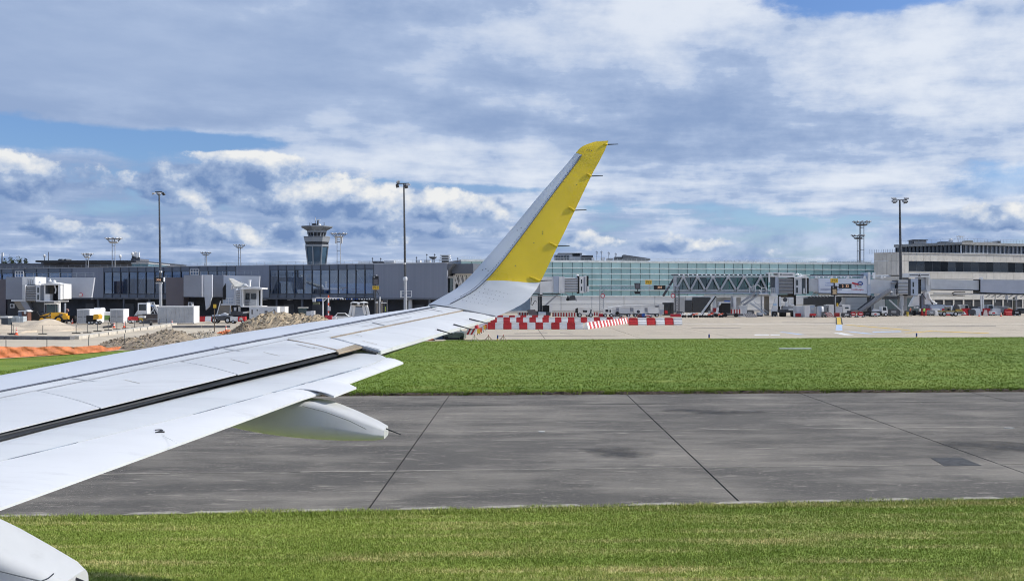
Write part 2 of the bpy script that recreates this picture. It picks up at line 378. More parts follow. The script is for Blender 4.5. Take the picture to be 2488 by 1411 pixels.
def slab_mat(name, base, dark, pale, k_dark, k_pale, grain=1.0):
    m = bpy.data.materials.new(name); m.use_nodes = True; t = m.node_tree; b = t.nodes['Principled BSDF']
    ge = t.nodes.new('ShaderNodeNewGeometry'); v = NS(t, ge.outputs['Position'])
    mp = t.nodes.new('ShaderNodeMapping'); t.links.new(v.k, mp.inputs[0]); mp.inputs['Rotation'].default_value = (0, 0, -SL); mp.inputs['Scale'].default_value = (.26, 1.0, 1)
    vs = NS(t, mp.outputs[0])
    oi = t.nodes.new('ShaderNodeObjectInfo'); rnd = NS(t, oi.outputs['Random'])
    n1 = noise(t, vs, .55, 7., .65, .4); n2 = noise(t, v, .35, 5., .6); n3 = noise(t, vs, 3.4, 7., .7); n4 = noise(t, v, 26*grain, 4., .7); n5 = noise(t, v, 90*grain, 2., .6)
    n6 = noise(t, vs, .22, 5., .6); c = mixc(t, (n1*.55+n2*.45+rnd*.06).step(.40, .60)*k_dark, base, dark); c = mixc(t, n6.step(.52, .66)*.35*k_pale, c, pale)
    c = mixc(t, n3.step(.55, .74)*k_pale, c, pale)
    c = mixc(t, n4.step(.62, .78)*k_pale*.9, c, pale)
    mp2 = t.nodes.new('ShaderNodeMapping'); t.links.new(v.k, mp2.inputs[0]); mp2.inputs['Rotation'].default_value = (0, 0, -SL); mp2.inputs['Scale'].default_value = (.6, 1.0, 1)
    fl_ = noise(t, NS(t, mp2.outputs[0]), 17*grain, 3., .65)
    c = mixc(t, fl_.step(.60, .70)*n2.step(.38, .60)*k_pale, c, pale); c = mixc(t, fl_.step(.42, .30)*.45, c, dark)
    c = mixc(t, n5.step(.52, .72)*.75, c, dark); c = mixc(t, n5.step(.44, .28)*.5, c, pale)
    s = t.nodes.new('ShaderNodeVectorMath'); s.operation = 'SCALE'; t.links.new(c.k, s.inputs[0]); t.links.new(rnd.lin(0, 1, .93, 1.07).k, s.inputs['Scale'])
    t.links.new(s.outputs[0], b.inputs['Base Color']); b.inputs['Roughness'].default_value = .85; b.inputs['Specular IOR Level'].default_value = .25
    bp = t.nodes.new('ShaderNodeBump'); bp.inputs['Strength'].default_value = .5; bp.inputs['Distance'].default_value = .01
    t.links.new((n4+n5).k, bp.inputs['Height']); t.links.new(bp.outputs[0], b.inputs['Normal'])
    return m
TX = slab_mat('taxi_concrete', (.212, .195, .168), (.090, .084, .076), (.43, .39, .33), 1., .8)
AP = slab_mat('apron_concrete', (.54, .465, .36), (.41, .355, .28), (.62, .545, .44), .9, .5, .3)
joint = pm('bitumen_joint', (.012, .012, .012), .9)
tx = strip('taxiway', Y_N-.06, Y_F+.02, SN, SL, -.004, (-40, 70), joint)
ORG[tx] = Vector()
rows = [20.15, 24.6, 31.5, 39.0, 43.03]
xs = [-2.72+7.4*k for k in range(-4, 10)]
for j in range(4):
    for i in range(len(xs)-1):
        gx, gy = .022, .010
        x0, x1 = xs[i]+gx, xs[i+1]-gx; y0, y1 = rows[j]+gy, rows[j+1]-gy; zt = .012+.003*random.random()
        s0 = SN if j == 0 else SL; mb = MB(); q = [(x0+.009*(y0-30), y0+s0*x0), (x1+.009*(y0-30), y0+s0*x1), (x1+.009*(y1-30), y1+SL*x1), (x0+.009*(y1-30), y1+SL*x0)]
        mb.prism([(a, b_, -.002) for a, b_ in q], (0, 0, zt+.002)); mb.build('slab', TX, tx)
filler = pm('joint_filler', (.31, .285, .245), .9, .35, 3., dirt=.5); fil_d = pm('joint_filler_dark', (.05, .05, .048), .9, .3, 2.)
for j, (m_, w_) in enumerate(((filler, .05), (filler, .06), (fil_d, .035))):
    for k in range(28):
        xa = -26+k*3; y_ = rows[j+1]; ww = w_*random.uniform(.35, 1.2); x1_ = xa+3.0
        o = MB().prism([(xa, y_-ww+SL*xa, .017), (x1_, y_-ww*random.uniform(.5, 1)+SL*x1_, .017), (x1_, y_+ww*random.uniform(.5, 1)+SL*x1_, .017), (xa, y_+ww+SL*xa, .017)], (0, 0, .003)).build('joint_filler', m_, tx)
for k in range(20):
    xa = -13+k*1.7+random.uniform(-.5, .5); o = MB().prism([(xa, Y_N+.05+SN*xa, .017), (xa+1.2, Y_N+.08+SN*xa+.09, .017), (xa+1.0, Y_N+.30+SN*xa+.09, .017), (xa+.2, Y_N+.26+SN*xa, .017)], (0, 0, .003)).build('edge_chip', filler, tx)
st_m = bpy.data.materials.new('rubber_stain'); st_m.use_nodes = True; _t = st_m.node_tree; _b = _t.nodes['Principled BSDF']; _b.inputs['Base Color'].default_value = (.045, .044, .043, 1); _b.inputs['Roughness'].default_value = .8
_g = _t.nodes.new('ShaderNodeTexCoord'); _s = _t.nodes.new('ShaderNodeSeparateXYZ'); _t.links.new(_g.outputs['Generated'], _s.inputs[0]); _u, _v = NS(_t, _s.outputs[0])-.5, NS(_t, _s.outputs[1])-.5
_n = noise(_t, NS(_t, _g.outputs['Object']), .8, 6., .65); _m = ((_u*_u+_v*_v)*-4.0+1.0-.55+(_n-.5)*1.3).step(.0, .7)*.82; _t.links.new(_m.k, _b.inputs['Alpha'])
for k, (px, py, rx, ry) in enumerate(((2440, 1085, 3.4, 1.9), (1500, 1100, 1.6, 1.8), (1720, 1000, 3.2, 1.6))):
    c_ = G(px, py); o = MB().add([(c_.x-rx, c_.y-ry, .022+.001*k), (c_.x+rx, c_.y-ry, .022+.001*k), (c_.x+rx, c_.y+ry, .022+.001*k), (c_.x-rx, c_.y+ry, .022+.001*k)], [(0, 1, 2, 3)]).build('rubber_stain', st_m, None, (c_.x, c_.y, 0)); tag(o, kind='structure')
# tar patch, scuffs of paint and small plates let into the slabs
def sheet(name, pts, z, m, parent=None, h=.004):
    return MB().prism([(p[0], p[1], z) for p in pts], (0, 0, h)).build(name, m, parent)
tar = pm('tar_patch', (.045, .047, .050), .8, .5, 5., bump=.8, bscale=30, dirt=.3)
pc = [G(2262, 1114), G(2335, 1112), G(2385, 1132), G(2295, 1133)]
o = sheet('tar_patch', pc, .016, tar, None, .006); tag(o, 'dark rectangular tar patch beside a slab joint', 'patch')
plate = pm('pale_plate', (.5, .49, .46), .7, .3, 8.)
for k, (px, py, w) in enumerate(((1316, 1050, 18), (2452, 1041, 26))):
    c_ = G(px, py); o = MB().box(c_.x-w*.005, c_.x+w*.005, c_.y-.07, c_.y+.07, .014, .035).build('marker_plate', plate, None, (c_.x, c_.y, .014))
    tag(o, ('small pale plate on the slab right of the outer flap fairing', 'small pale plate at the right end of the taxiway')[k], 'plate', 'plates let into the taxiway')

# apron: concrete slabs on a dark bed
ap = strip('apron', Y_A+.1, 330, .12, .0, -.004, (-150, 190), joint); ORG[ap] = Vector()
sz = 9.2; proto = None
for j in range(11):
    for i in range(-12, 17):
        y0 = Y_A+sz*j; x0 = i*sz+3.1+(j % 2)*0
        if abs(x0+sz/2) > (y0+sz)*.54+sz: continue
        q = [(x0+.03, y0+.03+.12*x0), (x0+sz-.03, y0+.03+.12*(x0+sz)), (x0+sz-.03, y0+sz-.03+.12*(x0+sz)), (x0+.03, y0+sz-.03+.12*x0)]
        if proto is None:
            proto = MB().prism([(a-x0, b_-y0-.12*x0, -.003) for a, b_ in q], (0, 0, .016)).build('slab', AP, ap); proto.location = (x0, y0+.12*x0, 0)
        else: inst(proto, ap, (x0, y0+.12*x0, 0))
strip('far_apron', Y_A+sz*11, 326, .12, .0, .010, (-140, 180), AP)
# apron paint
wp = pm('white_line', (.72, .72, .70), .7, .2, 1., dirt=.25); yp_ = pm('yellow_line', (.62, .43, .06), .7, .2, 1., dirt=.3); bp_ = pm('blue_line', (.42, .52, .68), .7, .2, 1., dirt=.2); kp = pm('black_line', (.03, .03, .03), .8)
MK = []
def mark(pix, m, name='apron_marking', z=.022): 
    o = sheet(name, [G(*p) for p in pix], z, m); tag(o, kind='structure'); return o
mark([(1833, 812.6), (1868, 812.6), (1868, 815), (1833, 815)], wp); mark([(1868+5, 812.6), (1895, 812.6), (1895, 815), (1872, 815)], wp)
mark([(2033, 771), (2042, 771), (2044.5, 788), (2034, 788)], yp_); mark([(2030.5, 771), (2033, 771), (2034, 788), (2030.5, 788)], kp); mark([(2042, 771), (2044.5, 771), (2048, 788), (2044.5, 788)], kp)
mark([(2032, 789), (2046, 789), (2047, 803), (2030, 803)], bp_)
mark([(1900, 806), (1960, 813.5), (1940, 813.5), (1892, 806)], bp_); mark([(2024, 808.5), (2046, 809), (2075, 814.4), (2050, 814.4)], wp); mark([(2050, 805), (2064, 805), (2130, 811.5), (2104, 811.5)], bp_)
mark([(2120, 806), (2190, 804.6), (2190, 806.6), (2120, 808)], bp_); mark([(2060, 789), (2215, 802), (2205, 802.6), (2052, 789.4)], yp_)
mark([(2195, 808.6), (2260, 804), (2404, 809), (2400, 810.4), (2262, 805.4), (2210, 809.2)], yp_)
mark([(1640, 786.8), (2488, 787.8), (2488, 788.6), (1640, 787.6)], pm('faded_line', (.62, .57, .49), .8, .15, .5, dirt=.2), z=.020)
gl_ = pm('grass_plate', (.66, .66, .60), .7, .2); c_ = G(1932, 848)
o = MB().box(c_.x-1.2, c_.x+1.2, c_.y-.2, c_.y+.2, 0, .09).build('concrete_cover', gl_, None, (c_.x, c_.y, 0)); tag(o, 'long pale concrete cover lying in the middle grass', 'cover')

# ------------------------------------------------------------------ the aircraft wing
def sm(x, a, b):
    t_ = min(1, max(0, (x-a)/(b-a))); return t_*t_*(3-2*t_)
def pl(poly, x):
    """y on a polyline of (x, y)"""
    if x <= poly[0][0]: i = 0
    else:
        i = len(poly)-2
        for k in range(len(poly)-1):
            if x <= poly[k+1][0]: i = k; break
    (x0, y0), (x1, y1) = poly[i], poly[i+1]
    return y0+(y1-y0)*(x-x0)/(x1-x0)
LEc = [(-300, 947), (0, 893), (250, 848), (500, 806), (750, 772), (900, 756), (1000, 746), (1040, 740)]
TEc = [(-300, 1340), (0, 1233), (521, 1046), (735, 968), (925, 852), (1206, 768.5)]
def Yw(px, py):
    yp = 1.33/((py-HY)/F+.065)
    tau = (pl(TEc, px)-py)/max(20., pl(TEc, px)-pl(LEc, px))
    return yp*(1-.10*sm(px, 150, 1040)*min(1, max(0, tau)))
def W(px, py, k=1., dz=0.):
    p = P(px, py, Yw(px, py)*k); p.z += dz; return p
def WF(px, py, k=1.):
    return P(px, py, 1.33/((py-HY)/F+.065)*k)
wing_white = pm('wing_white', (.62, .635, .65), .45, .06, .9, objr=.03, dirt=.20, stretch=(.35, 1.6, 1))
flap_white = pm('flap_white', (.68, .69, .70), .45, .05, 1.1, dirt=.18, stretch=(.5, 1.4, 1))
slat_grey = pm('slat_paint', (.60, .63, .68), .42, .03, .8)
gap_shade = pm('gap_shade', (.018, .020, .022), .7, .4, 3.)
cove_grey = pm('cove_grey', (.035, .037, .04), .6, .4, 3.)
tan_seal = pm('tan_seal', (.33, .27, .19), .7, .25, 4.)
seam_dark = pm('panel_seam', (.085, .095, .12), .7)
yel = pm('winglet_yellow', (.74, .53, .012), .30, .06, 1.2, coat=.35, bump=.06, bscale=5., dirt=.05)
fair_grey = pm('fairing_paint', (.50, .51, .515), .55, .05, 1.5, spec=.3, dirt=.15)
wing = thing('aircraft_wing', 'white airliner wing with drooped flap and upswept yellow winglet', 'wing', (-3.0, 8.0, 2.9))

def along(poly, n, x0=None, x1=None):
    x0 = poly[0][0] if x0 is None else x0; x1 = poly[-1][0] if x1 is None else x1
    return [(x0+(x1-x0)*i/n, pl(poly, x0+(x1-x0)*i/n)) for i in range(n+1)]
def rs(pts, n):
    """resample a pixel polyline by length"""
    L = [0]
    for a, b in zip(pts, pts[1:]): L.append(L[-1]+math.hypot(b[0]-a[0], b[1]-a[1]))
    o = []
    for i in range(n+1):
        s = L[-1]*i/n; k = 0
        while k < len(pts)-2 and s > L[k+1]: k += 1
        f = (s-L[k])/max(1e-9, L[k+1]-L[k]); o.append((pts[k][0]+(pts[k+1][0]-pts[k][0])*f, pts[k][1]+(pts[k+1][1]-pts[k][1])*f))
    return o
def panel(name, front, rear, m, th=.03, n=24, c=5, kf=1., kr=1., fn=W, parent=None, crown=0., nose=0., side=0.):
    """a skin panel between two pixel polylines on the wing surface, th thick"""
    f, r = rs(front, n), rs(rear, n); rows = []
    for j in range(c+1):
        v = j/c; k = kf+(kr-kf)*v + nose*max(0, 1-v*4)**2
        rows.append([fn(a[0]+(b[0]-a[0])*v, a[1]+(b[1]-a[1])*v, k)+Vector((0, 0, crown*4*v*(1-v))) for a, b in zip(f, r)])
    mb = MB(); mb.grid(rows, True)
    ring = rows[0]+[w[-1] for w in rows[1:-1]]+rows[-1][::-1]+[w[0] for w in rows[-2:0:-1]]
    low = [p-Vector((0, 0, th)) for p in ring]; k = len(ring)
    mb.add(ring+low, [(i, k+i, k+(i+1) % k, (i+1) % k) for i in range(k)], False)
    return mb.build(name, m, parent or wing)
def off(poly, d): return [(x, y+d) for x, y in poly]
slat_l = [(-300, 1010), (0, 951), (500, 852), (1047, 747.5)]
hinge = [(-300, 1027), (0, 966), (90, 948), (438, 877), (698, 825)]
# leading edge / slat strip: rolls down over the nose
le_n = 44
lef = along(LEc, le_n); sl = rs(off(slat_l, -1.4), le_n); rows_ = []
for v, kk in ((0, 1.0), (.06, 1.0), (.18, 1.), (.45, 1.), (.75, 1.), (1., 1.)):
    rows_.append([W(a[0]+(b[0]-a[0])*v, a[1]+(b[1]-a[1])*v) - Vector((0, 0, .075*(1-min(1, v/.5))**2)) for a, b in zip(lef, sl)])
mb = MB(); mb.grid([[p+Vector((.05, -.02, -.16)) for p in rows_[0]], [p+Vector((-.02, .0, -.06)) for p in rows_[0]]]+rows_, True)
mb.grid([rows_[-1], [p-Vector((0, 0, .03)) for p in rows_[-1]]], False)
mb.build('slat', slat_grey, wing)
# under-skin and dark bay below the gaps
lo = [[W(a[0], a[1])+Vector((.05, -.02, -.16)) for a in lef], [W(b[0], b[1]+14, 1., -.30) for b in rs(slat_l, le_n)], [W(b[0], b[1]+3, 1., -.22) for b in rs([(-300, 1122), (0, 1048), (576, 909), (815, 851), (1125, 757)], le_n)]]
MB().grid(lo, True).build('lower_skin', fair_grey, wing)
panel('slat_gap', off(slat_l, -1.9), off(slat_l, 1.9), seam_dark, .004, 30, 1, fn=lambda x, y, k: W(x, y, k, .004))
# fixed upper skin
rear_l = hinge+[(800, 818.5), (1125, 753.6)]
panel('upper_skin', off(slat_l, 1.5)+[(1068, 745)], rear_l, wing_white, .05, 60, 4)
panel('tip_panel', [(1060, 745.5), (1122, 752.8)], [(1040, 740.5), (1090, 741)], slat_grey, .03, 6, 2)
# spoilers
cuts_f = [(-300, 1027), (90, 948), (438, 877), (698, 825)]; cuts_r = [(-300, 1122), (243, 990), (576, 909), (820, 852)]
cuts_m = [None, (172, 961), (512, 887), (765, 834)]
for i in range(3):
    f0, f1, r0, r1 = cuts_f[i], cuts_f[i+1], cuts_r[i], cuts_r[i+1]
    g_ = 2.0
    panel('spoiler', [(f0[0]+g_, f0[1]+1.2), (f1[0]-g_, f1[1]+1.2)], [(r0[0]+g_, r0[1]), (r1[0]-g_, r1[1])], wing_white, .008, 16, 6, crown=.012)
panel('hinge_line', off(hinge, -.5), off(hinge, .9), pm('hinge_line', (.42, .44, .47), .6), .003, 40, 1, fn=lambda x, y, k: W(x, y, k, .004))
panel('corner_joint', [(699, 824.3), (765, 837), (820, 850)], [(699, 825.6), (764, 838.6), (818, 851.6)], pm('joint_tan', (.30, .25, .20), .8), .003, 10, 1, fn=lambda x, y, k: W(x, y, k, .006))
panel('spoiler_bay', [(-300, 1027), (0, 966), (90, 948), (438, 877), (700, 824)], [(-300, 1118), (0, 1045), (243, 987), (576, 906), (820, 850)], seam_dark, .02, 20, 2, fn=lambda x, y, k: W(x, y, k, -.045))
# trailing-edge corner between spoilers and aileron
panel('corner_panel', [(700, 825.5), (799, 819)], [(822, 849.5), (862, 835.5)], wing_white, .03, 6, 4)
panel('shroud_panel', [(813, 850), (862, 836.5)], [(823, 856), (880, 841.5)], tan_seal, .02, 4, 1)
panel('corner_panel', [(802, 820), (806, 819.4)], [(866, 836.5), (922, 848.5)], wing_white, .03, 6, 4)
panel('shroud_panel', [(866, 838), (920, 849)], [(880, 842.5), (914, 852.5)], cove_grey, .02, 4, 1, fn=lambda x, y, k: W(x, y, k, -.02))
# shade in the slot between spoilers and flap, laid in as a black strip
panel('flap_gap_shade', [(-300, 1121), (0, 1047), (243, 989), (576, 908.4), (820, 851.5), (866, 838)], [(-300, 1144), (0, 1069), (153, 1029), (276, 1000.5), (564, 926), (809, 865), (868, 851)], gap_shade, .004, 60, 2, fn=lambda x, y, k: W(x, y, 1.018))
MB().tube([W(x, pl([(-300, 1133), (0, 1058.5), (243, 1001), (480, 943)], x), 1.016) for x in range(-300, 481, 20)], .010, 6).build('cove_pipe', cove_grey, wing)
# aileron
ail_f = [(803, 820.6), (1124, 756)]; ail_r = [(925, 852), (1203, 769)]
panel('aileron', ail_f, ail_r, wing_white, .04, 26, 5, crown=.008)
panel('hinge_seal', [(804, 819.3), (1125, 753.6)], [(804, 822), (1125, 756)], tan_seal, .004, 20, 1, fn=lambda x, y, k: W(x, y, k, .006))
panel('aileron_joint', [(1125, 753.6), (1204, 767.6)], [(1124, 755.8), (1200, 769.6)], seam_dark, .004, 8, 1, fn=lambda x, y, k: W(x, y, k, .006))
panel('aileron_joint', [(803, 819), (923, 848.6)], [(803, 820.4), (921, 850)], pm('joint_grey', (.35, .37, .40), .7), .003, 8, 1, fn=lambda x, y, k: W(x, y, k, .006))
# drooped flap
fl_f = [(-300, 1142), (0, 1067), (153, 1027), (276, 999), (564, 925), (809, 864), (868, 850)]
seam = [(-300, 1196), (0, 1119), (500, 998), (905, 884), (938, 868)]
seam2 = [(-300, 1197.2), (0, 1120.2), (500, 999.2), (905, 885.2), (940, 868.8)]
fl_r = [(-300, 1340), (0, 1233), (521, 1046), (735, 968), (783, 953), (811, 961.5), (866, 940.5), (845, 930.5), (980, 880.5)]
FKS = 1.03
flap_nose = pm('flap_nose', (.58, .60, .615), .45, .06, 1.1, dirt=.12, stretch=(.4, 2., 1))
fl = panel('flap', fl_f, seam, flap_nose, .02, 60, 6, 1.035, 1.035, fn=WF, nose=.03, crown=.02)
# rear half of the flap in three strips, so that the stepped edge stays crisp
def fpanel(fr, re): return panel('flap_skin', fr, re, flap_white, .015, 24, 4, 1.035, 1.062, fn=WF, crown=.012, parent=fl)
ORG[fl] = ORG[wing]
sx = lambda x: (x, pl(seam2, x))
fpanel([sx(-300), sx(0), sx(500), sx(690)], [(-300, 1340), (0, 1233), (521, 1046), (735, 968), (783, 953)])
fpanel([sx(690), sx(752)], [(783, 953), (811, 961.5), (866, 940.5)])
fpanel([sx(752), sx(905), (940, 868.8)], [(845, 930.5), (980, 880.5)])
fpanel([sx(752), (790, 921)], [(866, 940.5), (845, 930.5)])
rub = pm('rub_strip', (.30, .34, .38), .6, .5, 6.)
for (x0, x1, w_) in ((660, 745, 2.0), (745, 880, 2.6), (20, 190, 1.6), (470, 640, 1.4)):
    panel('rub_strip', [(x0, pl(seam, x0)-w_*.2), (x1, pl(seam, x1)-w_*.2)], [(x0+8, pl(seam, x0+8)+w_), (x1-6, pl(seam, x1-6)+w_)], rub, .002, 8, 1, 1.0338, 1.0338, fn=WF, parent=fl)
black = pm('black_paint', (.02, .02, .022), .5)
def on_flap(px, py, k=1.045):
    o_, ex_, ey_ = WF(px, py, k), WF(px+12, py-4, k), WF(px-3, py-8, k)
    ex = (ex_-o_).normalized(); n_ = ex.cross(ey_-o_).normalized(); ey = n_.cross(ex)
    return Matrix(((ex.x, ey.x, n_.x, o_.x), (ex.y, ey.y, n_.y, o_.y), (ex.z, ey.z, n_.z, o_.z), (0, 0, 0, 1))) @ Matrix.Rotation(R(-55), 4, 'Z') @ Matrix.Translation((0, 0, .012))
text('2', .14, on_flap(388, 1051), black, fl, 'number'); text('2', .09, on_flap(692, 898, 1.033), black, fl, 'number')
# flap track fairings
def fairing(Yc, prof, name='flap_fairing'):
    rings = []
    for px, yt, yb, hw in prof:
        x = XD(px, Yc); zt, zb = ZD(yt, Yc), ZD(yb, Yc); zc, hz = (zt+zb)/2, (zt-zb)/2
        ring = []
        rt_, rb_ = min(.055, hz*.6, hw*.6), min(.15, hz*.9, hw*.9); wt = hw*.90
        for (cy, cz, rr_, a0) in ((wt-rt_, hz-rt_, rt_, 0), (-wt+rt_, hz-rt_, rt_, 90), (-hw+rb_, -hz+rb_, rb_, 180), (hw-rb_, -hz+rb_, rb_, 270)):
            for k in range(6): a = R(a0+18*k); ring.append(Vector((x, Yc+cy+rr_*math.cos(a), zc+cz+rr_*math.sin(a))))
        rings.append(ring)
    mb = MB(); n = 24; vs = [p for g_ in rings for p in g_]
    mb.add(vs, [(i*n+k, (i+1)*n+k, (i+1)*n+(k+1) % n, i*n+(k+1) % n) for i in range(len(rings)-1) for k in range(n)], True)
    mb.add(vs, [tuple(range(n)), tuple(range(len(vs)-1, len(vs)-n-1, -1))], False)
    o_ = mb.build(name, fair_grey, wing); wn = o_.modifiers.new('wn', 'WEIGHTED_NORMAL'); wn.keep_sharp = True; wn.weight = 90; return o_
def dense(prof, n=22):
    xs_ = np.array([p[0] for p in prof], float); q = np.linspace(xs_[0], xs_[-1], n); out = []
    def h(c, x):
        ys = [p[c] for p in prof]; i = min(len(ys)-2, max(0, int(np.searchsorted(xs_, x))-1))
        d = [(ys[min(k+1, len(ys)-1)]-ys[max(k-1, 0)])/(xs_[min(k+1, len(ys)-1)]-xs_[max(k-1, 0)]) for k in (i, i+1)]
        H = xs_[i+1]-xs_[i]; t_ = (x-xs_[i])/H
        return ys[i]*(2*t_**3-3*t_**2+1)+d[0]*H*(t_**3-2*t_**2+t_)+ys[i+1]*(-2*t_**3+3*t_**2)+d[1]*H*(t_**3-t_**2)
    for x in q: out.append((x, h(1, x), h(2, x), max(.03, h(3, x))))
    return out
f1 = fairing(8.78, dense([(440, 1012, 1016, .03), (540, 1000, 1027, .13), (620, 986, 1044, .19), (700, 972, 1056, .23), (780, 974, 1063, .24), (850, 997, 1065, .225), (905, 1021, 1064, .195), (933, 1034, 1063, .175), (938.5, 1038, 1061, .155)]))
f2 = fairing(4.80, dense([(-445, 1290, 1340, .06), (-305, 1240, 1440, .16), (-145, 1240, 1520, .23), (-25, 1288, 1560, .24), (65, 1333, 1568, .225), (135, 1368, 1562, .20), (177, 1389, 1552, .175), (185, 1396, 1545, .155)]))
wick = pm('discharger_black', (.025, .025, .03), .5)
for o_, (a, b, d) in ((f1, ((936, 1040), (974, 1055), 8.78)), (f2, ((182, 1404), (246, 1430), 4.80))):
    MB().cyl(P(*a, d), P(*b, d-.02), .007, .004, 6).build('static_discharger', wick, o_)
seam_g = pm('fairing_seam', (.20, .21, .21), .6)
MB().tube([P(x, y, 4.80-.236) for x, y in ((-85, 1368), (-25, 1380), (55, 1400), (99, 1411), (117, 1404), (131, 1392))], .0035, 6).build('seam', seam_g, f2)
MB().tube([P(x, y, 8.78-.228) for x, y in ((735, 986), (790, 1000), (850, 1022), (890, 1042))], .003, 6).build('seam', seam_g, f1)
# winglet
ST = [((1040, 740), (1206, 768.5), 15.92, 15.39), ((1074, 721), (1244, 752), 15.95, 15.5), ((1108, 701), (1278, 732), 16.0, 15.6), ((1139, 674), (1299, 708), 16.05, 15.75),
      ((1176, 633), (1312, 687), 16.1, 15.9), ((1244, 555), (1351, 606), 16.3, 16.12), ((1312, 473), (1392, 521), 16.5, 16.36), ((1380, 395), (1436, 429), 16.7, 16.6),
      ((1399, 371.5), (1456, 392), 16.75, 16.68), ((1415, 356), (1471, 362), 16.8, 16.75), ((1441, 345.5), (1478, 342), 16.85, 16.82)]
STA = np.array([[*P(*s[0], s[2]), *P(*s[1], s[3])] for s in ST])
def cat(u):
    i = int(min(len(ST)-2, max(0, math.floor(u)))); t_ = u-i
    g_ = lambda k: STA[min(len(ST)-1, max(0, k))]
    p0, p1, p2, p3 = g_(i-1), g_(i), g_(i+1), g_(i+2)
    return .5*((2*p1)+(-p0+p2)*t_+(2*p0-5*p1+4*p2-p3)*t_*t_+(-p0+3*p1-3*p2+p3)*t_**3)
def WL(u, v, side=0.):
    q = cat(u); a, b = Vector(q[:3]), Vector(q[3:]); q2 = cat(min(10, u+.15)); q1 = cat(max(0, u-.15))
    up = (Vector(q2[:3])+Vector(q2[3:])-Vector(q1[:3])-Vector(q1[3:])); n_ = up.cross(b-a).normalized()
    if n_.y > 0: n_ = -n_
    if n_.z < 0 and abs(n_.y) < .3: n_ = -n_
    th = .055*(b-a).length*4*(v**.5)*(1-v)*.9
    return a+(b-a)*v + n_*(th*(.35 if side == 0 else -.65))
VB = .27
def ub(v): return 2.95+max(0, (v-VB)/(1-VB))*1.08
def patch(mb, ufn0, ufn1, v0, v1, nu, nv, side=0):
    mb.grid([[WL(ufn0(v)+(ufn1(v)-ufn0(v))*i/nu, v, side) for v in [v0+(v1-v0)*j/nv for j in range(nv+1)]] for i in range(nu+1)], True); return mb
wl = patch(MB(), ub, lambda v: 10, VB, 1, 44, 10); patch(wl, lambda v: 8, lambda v: 10, 0, VB, 10, 5); patch(wl, lambda v: 3, lambda v: 10, 0, 1, 40, 10, 1)
wlo = wl.build('winglet', yel, wing)
ORG[wlo] = ORG[wing]
r_ = patch(MB(), lambda v: 0, ub, VB, 1, 26, 10); patch(r_, lambda v: 0, lambda v: 3, 0, 1, 20, 10, 1); r_.build('winglet_root', wing_white, wing)
le_m = pm('winglet_leading_edge', (.60, .635, .69), .30, .04, 1., coat=.2, metal=.15)
patch(MB(), lambda v: 0, lambda v: 7.98, 0, VB-.004, 60, 6).build('leading_edge', le_m, wlo)
# seam line between strip and paint, and rows of fasteners
MB().tube([WL(.4+7.5*i/50, VB, 0)+Vector((0, -.006, .002)) for i in range(51)], .006, 5).build('seam', seam_dark, wlo)
rv = MB()
def rivet(u, v, rr=.007):
    p = WL(u, v, 0); q = WL(u+.05, v, 0)-p; w2 = WL(u, v+.02, 0)-p; n_ = q.cross(w2).normalized(); n_ = -n_ if n_.y > 0 else n_
    ex = q.normalized(); ey = n_.cross(ex); rv.add([p+n_*.003+(ex*math.cos(k*math.pi/3)+ey*math.sin(k*math.pi/3))*rr for k in range(6)], [(0, 1, 2, 3, 4, 5)])
for i in range(84): rivet(1.2+i*.08, VB-.04)
for i in range(50): rivet(2.6+i*.1, VB+.035, .0055)
for k in range(5):
    for j in range(9): rivet(.9+k*.35, .22+j*.055+k*.01, .006)
for (u, v) in ((3.6, .1), (3.7, .13), (3.65, .18), (5.0, .12), (5.1, .15), (4.2, .5), (4.9, .55), (5.2, .6), (5.25, .58), (6.6, .7), (8.6, .35), (8.6, .42), (8.6, .5)): rivet(u, v, .009)
tag(rv.build('rivets', seam_dark, wlo, fix=False), kind='stuff')
ridge = pm('ridge', (.70, .71, .72), .4)
MB().tube([WL(3.5, .45)+Vector((0, -.004, 0)), WL(3.0, .98)+Vector((0, -.004, 0))], .006, 5)
for (u_, tip) in ((9.5, (1502, 350.5)), (7.0, (1465, 427)), (5.9, (1425, 510)), (4.95, (1384, 597)), (4.0, (1341, 681))):
    lo_, hi_ = u_-1, min(10, u_+1)
    for _k in range(24):
        u_ = (lo_+hi_)/2; q_ = WL(u_, .97, 0); yy_ = HY-(q_.z-HC)*F/q_.y
        lo_, hi_ = (u_, hi_) if yy_ > tip[1]+1 else (lo_, u_)
    te = WL(u_, .97, 0); fr_ = WL(u_, .80, 0)+Vector((0, -.012, 0)); q_ = P(*tip, te.y)
    so_ = MB().cyl(te, q_, .011, .006, 6).build('static_discharger', wick, wlo)
    MB().tube([fr_, fr_.lerp(te, .5)+Vector((0, -.006, .004)), te, te.lerp(q_, .12)], [.006, .02, .02, .012], 6).build('mount', yel, so_)
for a, b in (((1140, 777), (1186, 785.5)), ((1102, 790.5), (1150, 801)), ((1062, 803), (1101, 812))):
    MB().cyl(W(*a)+Vector((0, 0, .015)), P(*b, Yw(*a)-.05), .010, .006, 6).build('static_discharger', wick, wing)
MB().prism([P(1116, 697, 16.05), P(1126, 690, 16.05), P(1141, 675, 16.05), P(1143, 688, 16.05)], (0, .06, 0)).build('navigation_light', glass('nav_glass', (.5, .6, .7), .3), wing)

